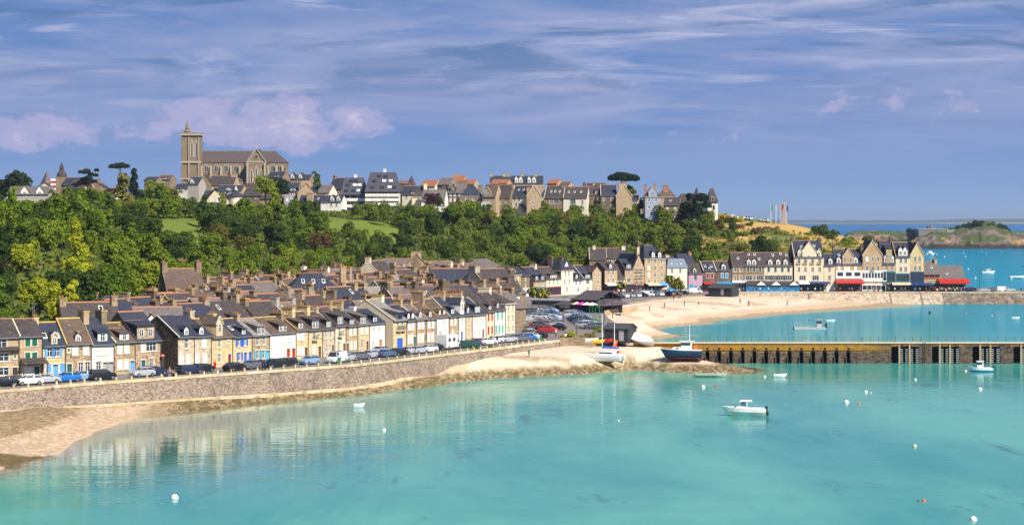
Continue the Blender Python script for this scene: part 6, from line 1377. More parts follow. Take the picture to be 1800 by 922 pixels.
# cars before the restaurants
cols = ['white','silver','black','red','white','navy','silver','grey','white','lightblue','black','silver','teal','white','grey','navy','white','silver','black','white','navy','silver','grey','white','black','silver']
xs = np.linspace(1076, 1206, 26)
for i, px in enumerate(xs):
    py = ip([(1070,527),(1120,523.5),(1206,519)], px)-(3.2 if i % 2 else 0)-1.5
    k = rc.choice(['hatchback', 'estate', 'saloon', 'suv']) if i not in (12,) else 'van'; c = cols[i]
    car(k, c if k != 'van' else 'white', tuple(gq(px, py)), rc.choice([.1, -1.1, 2.0, -.3])+rc.uniform(-.2, .2), f'{CARN[c] if k != "van" else "white"} {k}, {nth(i+1)} from left of the vehicles before the restaurants', 'vehicles parked before the restaurants')
for i, (px, k, c) in enumerate([(1702,'suv','navy'),(1716,'estate','grey'),(1728,'estate','silver'),(1741,'hatchback','grey'),(1752,'hatchback','white'),(1763,'van','white'),(1774,'hatchback','silver'),(1291,'hatchback','silver'),(1222,'van','white')]):
    p = pd(px, 699 if px > 1280 else 684); p.z = 3.8; car(k, c, tuple(p), rc.choice([0.1, 3.1, 1.0]), f'{CARN[c]} {k}, {nth(i+1)} of the vehicles on the far quay beyond the square', 'vehicles on the far quay')
# coach and camper van
def coach():
    p = gq(970, 546); t = thing('coach', 'large silver coach with dark windows parked beside the market hall', 'coach', tuple(p), -.55); m = MB(); P = CP['silver']; Lh, w, H = 5.9, 1.25, 3.3
    sec = lambda X, k, z0=.35: [(X, -w*k, z0), (X, -w*k, 1.4), (X, -w*.97*k, H-.25), (X, -w*.8*k, H), (X, w*.8*k, H), (X, w*.97*k, H-.25), (X, w*k, 1.4), (X, w*k, z0)]
    m.loft([sec(-Lh, .96), sec(-Lh+.2, 1), sec(Lh-.8, 1), sec(Lh-.1, .97), sec(Lh, .9)], P); m.build('body', t)
    m = MB(); m.box(-Lh+.5, Lh-.5, -w-.015, w+.015, 1.65, 2.75, M_GLASS); m.box(Lh-.12, Lh+.02, -w*.86, w*.86, 1.2, 2.9, M_GLASSB); m.build('window_glass', t)
    for x in (-3.6, -2.6, 3.7):
        for s in (-1, 1): m = MB(); m.tube((0, 0, 0), (0, s*.25, 0), .48, .48, M_TYRE, 14); m.tube((0, s*.24, 0), (0, s*.265, 0), .3, .28, M_RIM, 10); m.build('wheel', t, False, (x, s*(w-.22), .48))
    for s in (-1, 1): m = MB(); m.box(Lh-.04, Lh+.03, s*w*.7-.15, s*w*.7+.15, .7, .95, M_LAMP); m.build('headlight', t); m = MB(); m.box(Lh, Lh+.3, s*(w+.1)-.06, s*(w+.1)+.06, 2.0, 2.6, CP['black']); m.build('mirror', t)
coach()
def camper():
    p = gq(789, 613.5); t = thing('camper_van', 'big white camper van parked on the road before a white house', 'camper van', tuple(p), road_dir(780)); P = CP['white']; m = MB()
    m.box(-3.1, 1.5, -1.1, 1.1, .45, 2.85, P); m.hexa([(1.5,-1.1,2.0),(2.2,-1.0,2.0),(2.2,1.0,2.0),(1.5,1.1,2.0),(1.5,-1.1,2.85),(2.0,-1.0,2.75),(2.0,1.0,2.75),(1.5,1.1,2.85)], P); m.build('body', t)
    m = MB(); m.hexa([(1.5,-1.0,.4),(3.3,-.95,.4),(3.3,.95,.4),(1.5,1.0,.4),(1.5,-1.0,1.98),(2.3,-.9,1.98),(2.3,.9,1.98),(1.5,1.0,1.98)], P); m.build('cab', t)
    m = MB(); m.box(1.6, 2.15, -1.02, 1.02, 1.3, 1.85, M_GLASS); m.build('cab_window', t)
    for x in (-2.2, -.4): m = MB(); m.box(x, x+.8, -1.14, -1.09, 1.6, 2.2, M_GLASS); m.build('side_window', t)
    for x in (-2.0, 2.4):
        for s in (-1, 1): m = MB(); m.tube((0, 0, 0), (0, s*.2, 0), .36, .36, M_TYRE, 14); m.tube((0, s*.19, 0), (0, s*.21, 0), .22, .2, M_RIM, 10); m.build('wheel', t, False, (x, s*.93, .36))
camper()

# ---------------------------------------------------------------- harbour jetty
M_PIER = stone('jetty_stone', (.10, .07, .05), (.22, .15, .10), (.16, .12, .09), 1.1, .5)
M_PIERL = stone('jetty_lichen', (.52, .26, .03), (.36, .19, .035), (.50, .30, .07), 1.3, .35)
def pier_lichen():
    m, t, b = principled('jetty_stone_lichen'); p = pos(t, 1, 1, 1.6)
    vo = N(t, 'ShaderNodeTexVoronoi'); vo.inputs['Scale'].default_value = 1.6; t.links.new(p, vo.inputs['Vector']); sp = N(t, 'ShaderNodeSeparateColor'); L(t, vo, 'Color', sp, 0)
    dk = mixc(t, sp.outputs[0], (.060, .042, .032), (.17, .125, .095)); og = mixc(t, sp.outputs[1], (.46, .22, .022), (.27, .145, .04))
    g = N(t, 'ShaderNodeNewGeometry'); xz = N(t, 'ShaderNodeSeparateXYZ'); L(t, g, 'Position', xz, 0)
    h = math_n(t, 'ADD', xz.outputs[2], math_n(t, 'MULTIPLY', nz(t, pos(t, 1, 1, 2.2), .55, 6, .7), 3.6))
    w = step(t, h, 3.75, 4.7); w = math_n(t, 'MULTIPLY', w, math_n(t, 'SUBTRACT', 1.0, step(t, xz.outputs[0], 70, 78)))
    w = math_n(t, 'MAXIMUM', w, math_n(t, 'MULTIPLY', step(t, h, 5.35, 5.7), .8))
    t.links.new(mixc(t, w, dk, og), b.inputs['Base Color']); b.inputs['Roughness'].default_value = .95; b.inputs['Specular IOR Level'].default_value = .1
    ve = N(t, 'ShaderNodeTexVoronoi', feature='DISTANCE_TO_EDGE'); ve.inputs['Scale'].default_value = 1.6; t.links.new(p, ve.inputs['Vector']); bump(t, b, ve.outputs[0], .7, .15); return m
M_PIER = pier_lichen(); M_PIERL = M_PIER
M_DECK = plain('jetty_deck', (.58, .47, .33), .9, var=.2)
def jetty():
    D0 = 409.0; top = 4.1; x = lambda q: (q-CX)/FPX*D0; a = Vector((x(1115), D0, 0)); t = thing('jetty', 'long stone jetty with orange lichen, dark arches and fender openings', 'jetty', tuple(a)); X = lambda q: x(q)-a.x
    m = MB(); W = 3.8
    def wall(x0, x1, z0, z1, mt, y0=0): m.box(X(x0), X(x1), y0, W-y0 if y0 else W, z0, z1, mt)
    # root section, stepped low rock wall
    m.box(X(1115), X(1180), .6, W, -1, 3.2, M_PIER); m.box(X(1115), X(1222), .35, W, 3.1, 3.9, M_PIERL); m.box(X(1180), X(1219), .3, W, -1, 3.15, M_PIER)
    sl = [1223+20.65*i for i in range(14)]
    px0 = 1219
    for s in sl:
        m.box(X(px0), X(s-3.4), .12, W, -2, 2.65, M_PIER); m.box(X(s-3.4), X(s+3.4), 2.6, W, -2, 2.65, plain('jetty_shade', (.03, .025, .02), .95)); m.box(X(s-3.4)-.14, X(s-3.4)+.0, -.25, .4, -2, 1.4, M_PIER)  # slot backs painted near black, the shade put into the colour
        px0 = s+3.4
    m.box(X(px0), X(1567), .12, W, -2, 2.65, M_PIER); m.box(X(1219), X(1520), .0, W, 2.6, 3.95, M_PIERL); m.box(X(1520), X(1567), .05, W, 2.6, 3.95, M_PIER)
    for s in sl: m.box(X(s-1.9), X(s+1.9), -.03, .2, 2.3, 3.15, plain('jetty_shade', (.03, .025, .02), .95))  # dark plates on the face stand in for shaded arch heads
    for x0, x1 in ((1615, 1638), (1686, 1709), (1758, 1781), (1829, 1852), (1900, 1923), (1971, 2010)): m.box(X(x0), X(x1), -.2, W, -3, 3.35, M_PIER)
    m.box(X(1567), X(2010), 0, W, 3.35, 3.97, M_PIERL); m.box(X(1567), X(2010), W-.5, W, -3, 3.35, plain('jetty_shade', (.03, .025, .02), .95))  # back of the fender openings painted dark for their shade
    m.build('masonry', t)
    m = MB(); m.box(X(1115), X(2010), -.2, W+.1, 3.97, 4.06, M_DECK); m.build('deck', t)
    fen = plain('fender_timber', (.30, .34, .33), .8, var=.3); post = plain('fender_post', (.42, .30, .19), .9, var=.3)
    for x0 in (1567, 1638, 1709, 1781, 1852, 1923):
        f = MB()
        for a0, a1 in ((15, 29), (32, 48)):
            for z in np.arange(-.5, 3.1, .36): 
                f.box(X(x0+a0), X(x0+a0+ (a1-a0)*.36), -.12, .02, z, z+.15, fen); f.box(X(x0+a0+(a1-a0)*.66), X(x0+a1), -.12, .02, z, z+.15, fen)
        f.build('fender_slats', t)
        for q in (13, 31): f = MB(); f.box(X(x0+q)-.12, X(x0+q)+.2, -.35, -.1, -2, 3.8, post); f.build('fender_post', t)
    f = MB()
    for q in (1622, 1626): f.tube((X(q), -.3, -1), (X(q), -.3, 4.3), .05, .05, M_PIPE, 5)
    for z in np.arange(-.4, 4.2, .4): f.tube((X(1622), -.3, z), (X(1626), -.3, z), .03, .03, M_PIPE, 5)
    f.build('ladder', t)
    f = MB()
    for q in np.arange(1190, 2005, 15.0): f.tube((X(q), W-.3, 4.1), (X(q), W-.3, 5.15), .035, .035, M_PIPE, 5)
    f.tube((X(1190), W-.3, 5.1), (X(2005), W-.3, 5.1), .02, .02, M_PIPE, 4); f.tube((X(1190), W-.3, 4.65), (X(2005), W-.3, 4.65), .015, .015, M_PIPE, 4); f.build('railing', t)
    g = thing('harbour_light', 'tall slim green light mast standing on the jetty', 'light mast', tuple(pd(1634, 411, 4.1))); f = MB(); f.tube((0, 0, 0), (0, 0, 5.7), .09, .06, cm('lgreen'), 8); f.build('mast', g); f = MB(); f.lathe([(.16, 5.7), (.22, 5.8), (.22, 6.1), (.05, 6.3)], cm('black'), 10); f.build('lantern', g)
jetty()
# sloping wall of the far quay
def farwall():
    a = pd(1245, 692, 3.7); t = thing('harbour_wall', 'long sloping stone wall below the hotels, darker beyond the pale section', 'sea wall', tuple(a)); X = lambda q: (q-1245)/FPX*692
    P1 = stone('far_wall_pale', (.33, .25, .17), (.50, .40, .29), (.55, .48, .38), 1.1, .5); P2 = stone('far_wall_dark', (.12, .09, .07), (.22, .17, .13), (.30, .25, .20), 1.0, .6)
    m = MB(); m.prism([(-4.6, -4.6), (-.1, 0), (.5, 0), (.5, -4.6)], 'x', X(1290), X(1655), P1); m.build('pale_face', t)
    m = MB(); m.prism([(-4.4, -4.6), (-.3, -.02), (.5, -.02), (.5, -4.6)], 'x', X(1655), X(2150), P2); m.build('dark_face', t)
    m = MB(); m.box(X(1290), X(2150), -.3, .2, .02, .45, M_COPE); m.build('coping', t)
    m = MB()
    for q in (1563, 1617, 1420): m.prism([(-4.75, -4.5), (-.2, .05), (-.05, .05), (-4.55, -4.5)], 'x', X(q), X(q)+.45, P2)
    m.build('steps', t)
    w = thing('retaining_wall', 'low rubble wall round the gardens at the root of the jetty', 'wall', tuple(gq(984, 598))); a = gq(984, 598); q = [gq(984,598)-a, gq(1000,597)-a, gq(1087,597)-a]; m = MB()
    for u, v in zip(q, q[1:]): m.hexa([u+Vector((0,-.5,-3)), v+Vector((0,-.5,-3)), v+Vector((0,.2,-3)), u+Vector((0,.2,-3)), u+Vector((0,-.2,.5)), v+Vector((0,-.2,.5)), v+Vector((0,.2,.5)), u+Vector((0,.2,.5))], STN['gran'])
    m.build('wall_face', w)
farwall()
def groyne():
    t = thing('slipway_wall', 'short curved stone ramp wall running onto the upper beach', 'wall', tuple(gq(1066, 552))); a = gq(1066, 552); m = MB(); q = [gq(*p)-a for p in ((1062,551),(1072,548),(1090,545.5),(1108,544),(1121,541.5))]
    for u, v in zip(q, q[1:]): m.hexa([u+Vector((0,-2.2,-3)), v+Vector((0,-2.2,-3)), v+Vector((0,1,-3)), u+Vector((0,1,-3)), u+Vector((0,-.3,.7)), v+Vector((0,-.3,.7)), v+Vector((0,.4,.7)), u+Vector((0,.4,.7))], STN['tan'])
    m.build('wall_face', t)
groyne()

# ---------------------------------------------------------------- boats
def hit(px, py):                        # where the survey ray meets the beach
    lo = 250.0
    while lo < 700 and gz((px-CX)/FPX*lo, lo) < zy(py, lo): lo += .4
    return Vector(((px-CX)/FPX*lo, lo, zy(py, lo)))
def hull_rings(Ln, B, H, keel=.35, flare=.8, n=9):
    R_ = []
    for i in range(n):
        u = i/(n-1); x = Ln*(u-.5); b = B/2*(math.sin(min(u*1.25+.42, 1.57)) if u < .92 else 0)*1.0
        b = B/2*(1-max(0, (u-.45)/.55)**2.2)*(.86+.14*min(u/.2, 1)); b = max(b, .03); s = H*(1+.28*max(0, (u-.4)/.6)**1.6); kz = -keel*(1-max(0, (u-.75)/.25)**1.5)
        rk = max(0, (u-.6)/.4)**1.3*.55; x0_ = x; X = lambda z: x0_+rk*(z-s*.5)
        R_.append([(X(kz), 0, kz), (X(0), b*flare*.72, kz*.35), (X(s*.45), b*.93, s*.45), (X(s), b, s), (X(s), b*.86, s), (X(s), 0, s*.93), (X(s), -b*.86, s), (X(s), -b, s), (X(s*.45), -b*.93, s*.45), (X(0), -b*flare*.72, kz*.35)])
    return R_
def boat_thing(name, label, p, rz, Ln, B, H, mat, keel=.35, group=None, cat='boat', tilt=0): 
    t = thing(name, label, cat, p, rz, group); t.rotation_euler = (tilt, 0, rz); m = MB(); m.loft(hull_rings(Ln, B, H, keel), mat); m.build('hull', t, False); return t
HW = plain('boat_white', (.84, .84, .82), .45, var=.04); HB = carpaint('boat_blue', (.015, .05, .13)); HR = carpaint('boat_red', (.16, .02, .015)); HG = plain('boat_green', (.42, .46, .34), .6); ORG = cm('orange')
# white motor boat in the open water
t = boat_thing('motorboat', 'white motorboat with a small cabin and black outboard, alone on the water', tuple(at(1309, 730, 0)+Vector((0, 0, .15))), math.pi-.12, 6.2, 2.2, 1.0, HW)
m = MB(); m.hexa([(-.3,-.8,.85),(1.6,-.6,.95),(1.6,.6,.95),(-.3,.8,.85),(-.2,-.7,1.25),(.9,-.5,1.3),(.9,.5,1.3),(-.2,.7,1.25)], HW); m.hexa([(-1.1,-.78,1.98),(.85,-.64,1.95),(.85,.64,1.95),(-1.1,.78,1.98),(-1.0,-.7,2.14),(.5,-.5,2.12),(.5,.5,2.12),(-1.0,.7,2.14)], HW)
for s in (-1, 1): m.tube((-.35, s*.66, 1.2), (-.3, s*.64, 1.97), .05, .05, HW, 5); m.tube((.75, s*.5, 1.25), (.55, s*.5, 1.97), .04, .04, HW, 5)
m.build('cabin', t); m = MB(); m.hexa([(-.2,-.66,1.2),(.95,-.5,1.22),(.95,.5,1.22),(-.2,.66,1.2),(-.15,-.62,1.93),(.6,-.48,1.93),(.6,.48,1.93),(-.15,.62,1.93)], M_GLASSB); m.build('windscreen', t)
m = MB(); m.box(-3.35, -2.95, -.2, .2, .5, 1.3, cm('black')); m.box(-3.5, -3.0, -.12, .12, -.2, .5, cm('black')); m.build('outboard_motor', t)
m = MB()
for s in (-1, 1): m.tube((1.2, s*.8, 1.55), (2.9, s*.08, 1.85), .025, .025, M_LEAD, 4); [m.tube((x, s*y, .95), (x, s*y, 1.6), .02, .02, M_LEAD, 4) for x, y in ((1.3, .78), (2.1, .48))]
m.build('bow_rail', t)
t = boat_thing('motorboat', 'white motorboat with upright wheelhouse moored before the jetty openings', tuple(at(1725, 652.5, 0)), math.pi-.05, 4.2, 1.7, .75, HW)
m = MB(); m.box(-.3, .8, -.5, .5, .7, 1.9, HW); m.box(-.45, .95, -.58, .58, 1.9, 2.0, HW); m.build('wheelhouse', t); m = MB(); m.box(-.1, .83, -.52, .52, 1.3, 1.75, M_GLASS); m.build('window_glass', t); m = MB(); m.box(-2.4, -2.05, -.15, .15, .4, 1.1, cm('black')); m.build('outboard_motor', t); m = MB(); m.loft([[(x, y*1.01, z*.30) for x, y, z in r] for r in hull_rings(4.25, 1.7, .75)], cm('azure')); m.build('hull_stripe', t)
# fishing boat on the sand
def grounded(px, py, z): p = at(px, py, z); return (p.x, p.y, max(gz(p.x, p.y), -.1))
p = hit(1199, 634); zt = p.z; t = boat_thing('fishing_boat', 'dark blue fishing boat with white wheelhouse aground at the jetty', (p.x, p.y, zt+.75), math.pi-.1, 7.4, 2.6, 1.25, HB, .7, tilt=.06)
m = MB(); m.loft([[(x, y*1.015, z*.25-.28 if z > 0 else z-.02) for x, y, z in r] for r in hull_rings(7.35, 2.5, .5, .7)], HR); m.build('boot_stripe', t)
m = MB(); m.loft([[(x, y*1.03, H_) for x, y, H_ in [(r[3][0], r[3][1], r[3][2]), (r[3][0], r[3][1], r[3][2]+.22), (r[3][0], r[7][1], r[7][2]+.22), (r[3][0], r[7][1], r[7][2])]] for r in hull_rings(7.42, 2.6, 1.22, .7)], HW); m.build('gunwale', t)
m = MB(); m.hexa([(-.2,-.9,1.2),(2.0,-.7,1.3),(2.0,.7,1.3),(-.2,.9,1.2),(-.2,-.85,1.9),(1.6,-.6,1.9),(1.6,.6,1.9),(-.2,.85,1.9)], HW); m.box(-1.9, .2, -.9, .9, 1.2, 3.0, HW); m.box(-2.4, .5, -1.0, 1.0, 3.0, 3.14, HW); m.build('wheelhouse', t)
m = MB(); m.box(-1.6, .23, -.92, .92, 2.2, 2.75, M_GLASS); m.box(.1, 1.2, -.80, .80, 1.5, 1.75, M_GLASS); m.build('window_glass', t)
m = MB(); m.tube((-1.4, 0, 3.1), (-1.4, 0, 6.2), .07, .04, HW, 6); m.tube((-1.4, -.7, 4.4), (-1.4, .7, 4.4), .03, .03, HW, 5); m.tube((-1.4, 0, 5), (3.3, 0, 1.8), .012, .012, M_LEAD, 4); m.build('mast', t)
m = MB(); m.box(-2.9, -2.2, -.4, .4, 1.2, 2.2, ORG); m.build('life_raft', t); m = MB(); m.tube((-3.7, .3, -.4), (-3.7, .3, .9), .05, .05, cm('black'), 5); m.tube((-3.4, 0, -.4), (-3.75, 0, -.4), .3, .3, cm('black'), 8); m.build('rudder', t)
# white sailing catamaran
p = hit(1062, 634); zt = p.z; t = thing('catamaran', 'white sailing catamaran with a blue rolled sail, dried out on the sand', 'boat', (p.x, p.y, zt+.35), math.pi-.35)
for y in (-1.5, 1.5): m = MB(); m.loft([[(x, yy+y, z) for x, yy, z in r] for r in hull_rings(7.4, 1.0, .95, .3)], HW); m.build('hull', t)
m = MB(); m.hexa([(-2.6,-1.5,.9),(1.2,-1.4,.9),(1.2,1.4,.9),(-2.6,1.5,.9),(-2.2,-1.2,1.6),(.5,-1.0,1.6),(.5,1.0,1.6),(-2.2,1.2,1.6)], HW); m.box(-2.8, 1.4, -1.5, 1.5, .7, .92, HW); m.build('cabin', t)
m = MB(); m.hexa([(-2.0,-1.45,1.15),(.75,-1.3,1.15),(.75,1.3,1.15),(-2.0,1.45,1.15),(-1.9,-1.28,1.42),(.6,-1.15,1.42),(.6,1.15,1.42),(-1.9,1.28,1.42)], M_GLASS); m.build('window_glass', t)
m = MB(); m.tube((.4, 0, 1.5), (.4, 0, 8.6), .08, .06, HW, 7); m.build('mast', t); m = MB(); m.tube((.3, 0, 2.3), (-2.9, 0, 2.2), .22, .16, cm('blue'), 8); m.build('rolled_sail', t); m = MB(); m.box(-2.9, -2.5, -.5, .0, 1.2, 1.6, cm('red')); m.build('life_buoy', t)
# hull tilted on the slip
p = hit(1130, 609); t = thing('beached_boat', 'white and green hull lying tilted on the slip beside the black cabin', 'boat', (p.x, p.y, gz(p.x, p.y)+1.0), -.75); t.rotation_euler = (.5, .16, -.95); m = MB(); m.loft(hull_rings(7.5, 2.3, .9, .35), HW); m.build('hull', t); m = MB(); m.loft([[(x, y*1.02, z*.5+.32) for x, y, z in r] for r in hull_rings(7.45, 2.3, .3, .1)], HG); m.build('rubbing_band', t)
def skiff(name, label, px, py, Ln, rz, mat, grp=None, z=0, H=.5, B=None):
    p = at(px, py, z); t = boat_thing(name, label, (p.x, p.y, p.z+.08 if z == 0 else gz(p.x, p.y)+.2), rz, Ln, B or Ln*.32, H, mat, .15, grp); return t
t = skiff('flat_boat', 'long low pale green oyster punt floating between the fishing boat and motorboat', 1249, 662, 5.8, .05, HG, H=.55, B=1.7); m = MB(); m.tube((-2.9, 0, .4), (-2.9, 0, 1.7), .03, .03, M_LEAD, 4); m.tube((-.4, 0, .4), (-.1, 0, 1.2), .03, .03, M_LEAD, 4); m.box(1.0, 1.6, -.5, .5, .4, .75, HG); m.build('gear', t)
skiff('rowing_boat', 'small white dinghy floating before the dark arches of the jetty', 1371, 662.5, 2.3, 0, HW); skiff('rowing_boat', 'small white dinghy tied behind the barge inside the harbour', 1460, 565.5, 2.4, .1, HW); skiff('rowing_boat', 'small white dinghy by itself beyond the jetty near the right edge', 1785, 560.5, 2.3, 0, HW)
skiff('rowing_boat', 'tiny white dinghy with a dark bird shaped load in the left open water', 631, 715.5, 1.6, .1, HW)
# oyster barge
p = at(1422, 578, 0); t = thing('barge', 'flat grey oyster barge with railings and wheelhouse inside the harbour', 'barge', tuple(p), 0); al = plain('aluminium', (.50, .50, .48), .5, .3); m = MB(); m.box(-4.0, 4.2, -1.5, 1.5, -.1, .55, al); m.build('hull', t); m = MB()
for x in np.arange(-3.9, -2.0, .35): m.tube((x, -1.4, .5), (x, -1.4, 1.7), .03, .03, al, 4)
m.tube((-3.9, -1.4, 1.7), (-2.2, -1.4, 1.7), .04, .04, al, 4); m.tube((-2.2, -1.4, 1.1), (1.5, -1.4, 1.0), .03, .03, al, 4); m.build('railing', t); m = MB(); m.box(2.0, 3.2, -.7, .7, .55, 2.4, al); m.box(1.8, 3.4, -.9, .9, 2.4, 2.55, al); m.build('wheelhouse', t); m = MB(); m.box(1.97, 3.23, -.73, .73, 1.5, 2.1, M_GLASS); m.build('window_glass', t); m = MB(); m.box(4.2, 4.7, -.3, .3, .2, 1.5, cm('black')); m.build('outboard_motor', t)
# boats and buoys in the outer bay
t = skiff('motorboat', 'white canopied boat in the outer bay just right of the last gable', 1635, 448, 6.5, 0, HW, H=1.3); m = MB(); m.lathe([(1.9, 1.2), (1.8, 2.2), (1.2, 2.9), (.2, 3.2)], HW, 12); m.build('canopy', t)
t = skiff('motorboat', 'white boat with blue stripe in the outer bay above the parked vans', 1737, 481, 6.6, .1, HW, H=1.2); m = MB(); m.box(-1.0, 1.2, -.8, .8, 1.1, 2.4, HW); m.box(-.9, 1.25, -.83, .83, 1.5, 2.0, M_GLASS); m.build('cabin', t)
t = skiff('motorboat', 'long white open boat in the outer bay at the right edge', 1791, 489.5, 9.0, 0, HW, H=1.2)
BW = plain('buoy_white', (.82, .81, .78), .5); 
def buoy(px, py, r, c, label, z=0):
    p = at(px, py, 0); t = thing('mooring_buoy', label, 'buoy', tuple(p), 0, None); m = MB(); mt = BW if c == 'white' else cm(c); m.lathe([(r*.3, -r*.9), (r*.85, -r*.4), (r, 0), (r*.9, r*.5), (r*.5, r*.92), (r*.12, r*1.05)], mt, 12); m.build('float', t, True)
    m = MB(); m.tube((0, 0, r), (0, 0, r*1.6), r*.12, r*.1, M_LEAD, 5); m.build('ring', t)
for b in [(307,875,.42,'white','large pale buoy alone in the lower left water'),(675,756,.28,'white','white buoy in the open water left of centre'),(1236,680,.36,'white','white buoy just below the oyster punt'),(1258,678.5,.22,'red','small red buoy beside a white one below the punt'),(1344.5,662,.24,'white','white buoy left of the dinghy before the jetty'),(1488,707,.42,'white','larger white buoy paired with an orange one'),(1510,709,.26,'orange','orange buoy right of the larger white one'),(1522,689,.32,'white','white buoy with a tiny float to its right'),(1531,690,.14,'white','tiny white float right of a white buoy'),(1609,667,.24,'white','small buoy below the jetty openings'),(1723,684,.34,'white','white buoy under the wheelhouse motorboat'),(1698,652,.30,'white','buoy touching the bow of the wheelhouse motorboat'),(1703,653,.16,'red','small red float beside the wheelhouse motorboat'),(1608,784,.28,'cream','cream buoy in the lower right water'),(1711,913,.36,'white','white buoy at the bottom edge near the right'),(1624,880,.22,'orange','orange buoy in the lower right water'),(1614,880,.12,'black','tiny dark float left of the lower orange buoy'),(1087,739,.18,'cream','tiny pale float in the middle of the bay'),
          (1698,551,.26,'orange','orange yellow buoy inside the harbour beyond the light mast'),(1748,554,.28,'red','red buoy inside the harbour near the right'),(1744,555,.2,'white','white buoy touching the red one inside the harbour'),(1422,563,.3,'blue','blue marker beside the barge')]: buoy(*b)
ob_ = [(1647,447,.5,'white'),(1660,451.5,.5,'white'),(1694,445,.5,'white'),(1697.5,451,.5,'white'),(1702,473,.5,'white'),(1714.5,488.5,.5,'white'),(1739,475,.5,'cream'),(1718,470,.5,'black'),(1725,442,.4,'cream'),(1734,445,.35,'white'),(1778,490,.5,'white'),(1798,468,.6,'navy'),(1761,443,.35,'white'),(1672,468,.4,'white')]
for i, (a, b, r, c) in enumerate(sorted(ob_)): buoy(a, b, r, c, f'{ {"white":"white","cream":"pale","black":"dark","navy":"dark blue"}[c]} mooring buoy in the outer bay, {nth(i+1)} from left')

# ---------------------------------------------------------------- monument, flags, lamp posts, palms
p = gpd(1378, 880); t = thing('monument', 'tall stone war monument crowned by a winged figure on the headland', 'monument', (p.x, p.y, p.z-.3)); m = MB(); gs = plain('monument_stone', (.36, .30, .26), .9, var=.25)
m.hexa([(-1.15,-1.0,0),(1.15,-1.0,0),(1.15,1.0,0),(-1.15,1.0,0),(-.6,-.6,6.6),(.6,-.6,6.6),(.6,.6,6.6),(-.6,.6,6.6)], gs); m.box(-1.5, 1.5, -1.4, 1.4, 0, .8, gs); m.build('pillar', t)
m = MB(); m.lathe([(.7, 6.6), (.6, 7.6), (.75, 8.3), (.35, 8.8), (.38, 9.3), (.1, 9.6)], gs, 10); m.hexa([(-1.6,-.2,8.8),(1.6,-.2,8.8),(1.6,.2,8.8),(-1.6,.2,8.8),(-1.3,-.15,9.2),(1.3,-.15,9.2),(1.3,.15,9.2),(-1.3,.15,9.2)], gs); m.build('figure', t)
for px, c, lab in [(1355,('lgreen','lgreen'),'flagpole with a hanging green flag, furthest from the monument'),(1364,('grey','white'),'flagpole with a hanging pale grey flag'),(1372.5,('red','wine'),'flagpole with a red flag touching the monument'),(1382,('navy','blue'),'flagpole with a dark blue flag right of the monument')]:
    p = gpd(px, 872); t = thing('flagpole', lab, 'flagpole', tuple(p)); m = MB(); m.tube((0, 0, 0), (0, 0, 8.2), .11, .07, M_WHITE, 6); m.build('pole', t)
    m = MB(); m.loft([[(0, .02, z), (.25, -.1, z-.05), (.5, .08, z-.12), (.75, -.04, z-.2)] for z in (8.0, 6.8, 5.4)], cm(c[0]), False, False); m.loft([[(0, .04, z), (.25, -.08, z-.05), (.5, .10, z-.12), (.75, -.02, z-.2)] for z in (8.0, 6.8, 5.4)], cm(c[0]), False, False); m.build('flag', t)
for i, (px, c) in enumerate([(1289,'blue'),(1296,'silver'),(1303,'white'),(1310,'silver'),(1318,'steel'),(1340,'silver'),(1347,'white')]):
    p = gpd(px, 878); car('hatchback' if i != 0 else 'van', c if i else 'white', tuple(p), rc.uniform(0, 3), f'{CARN[c] if i else "white"} {"hatchback" if i else "van"}, {nth(i+1)} from left in the headland car park', 'cars parked on the headland')
def lamp(px, py, D, h, label, c='dark', z=None):
    p = gq(px, py) if D is None else gpd(px, D)
    if z is not None: p.z = z
    t = thing('street_lamp', label, 'lamp post', tuple(p)); m = MB(); m.tube((0, 0, -.5), (0, 0, h), .09, .05, cm(c), 7); m.build('pole', t); m = MB(); m.tube((0, 0, h), (.7, 0, h+.1), .04, .04, cm(c), 5); m.box(.5, 1.1, -.12, .12, h-.02, h+.1, cm(c)); m.build('lamp_head', t)
lamp(1080, 600, None, 5.6, 'white lamp post beside the black boarded cabin', 'white')
for i, (px, py, h, c) in enumerate([(1036,575,4.8,'lgreen'),(1041,577,5.2,'lgreen'),(1046,580,5.0,'lgreen'),(1054,572,6.5,'lgreen'),(1062,566,6.2,'dark'),(1077,556,6.5,'dark'),(947,553,6,'dark'),(990,566,6,'dark'),(1014,590,5,'dark'),(1114,528,6,'dark'),(1187,520,6,'dark'),(1415,511,6,'dark'),(1722,510,7.5,'dark')]): lamp(px, py, None, h, f'{"green" if c == "lgreen" else "dark"} lamp post of the harbour square, {nth(i+1)} in order', c)
for i, px in enumerate((476, 566, 611, 703, 768, 592, 866)):
    p = fp(px) if i not in (5, 6) else gq(px, ip(CAP, px)-3); lamp(px, 0, None, 4.6, '', 'lgreen') if False else None
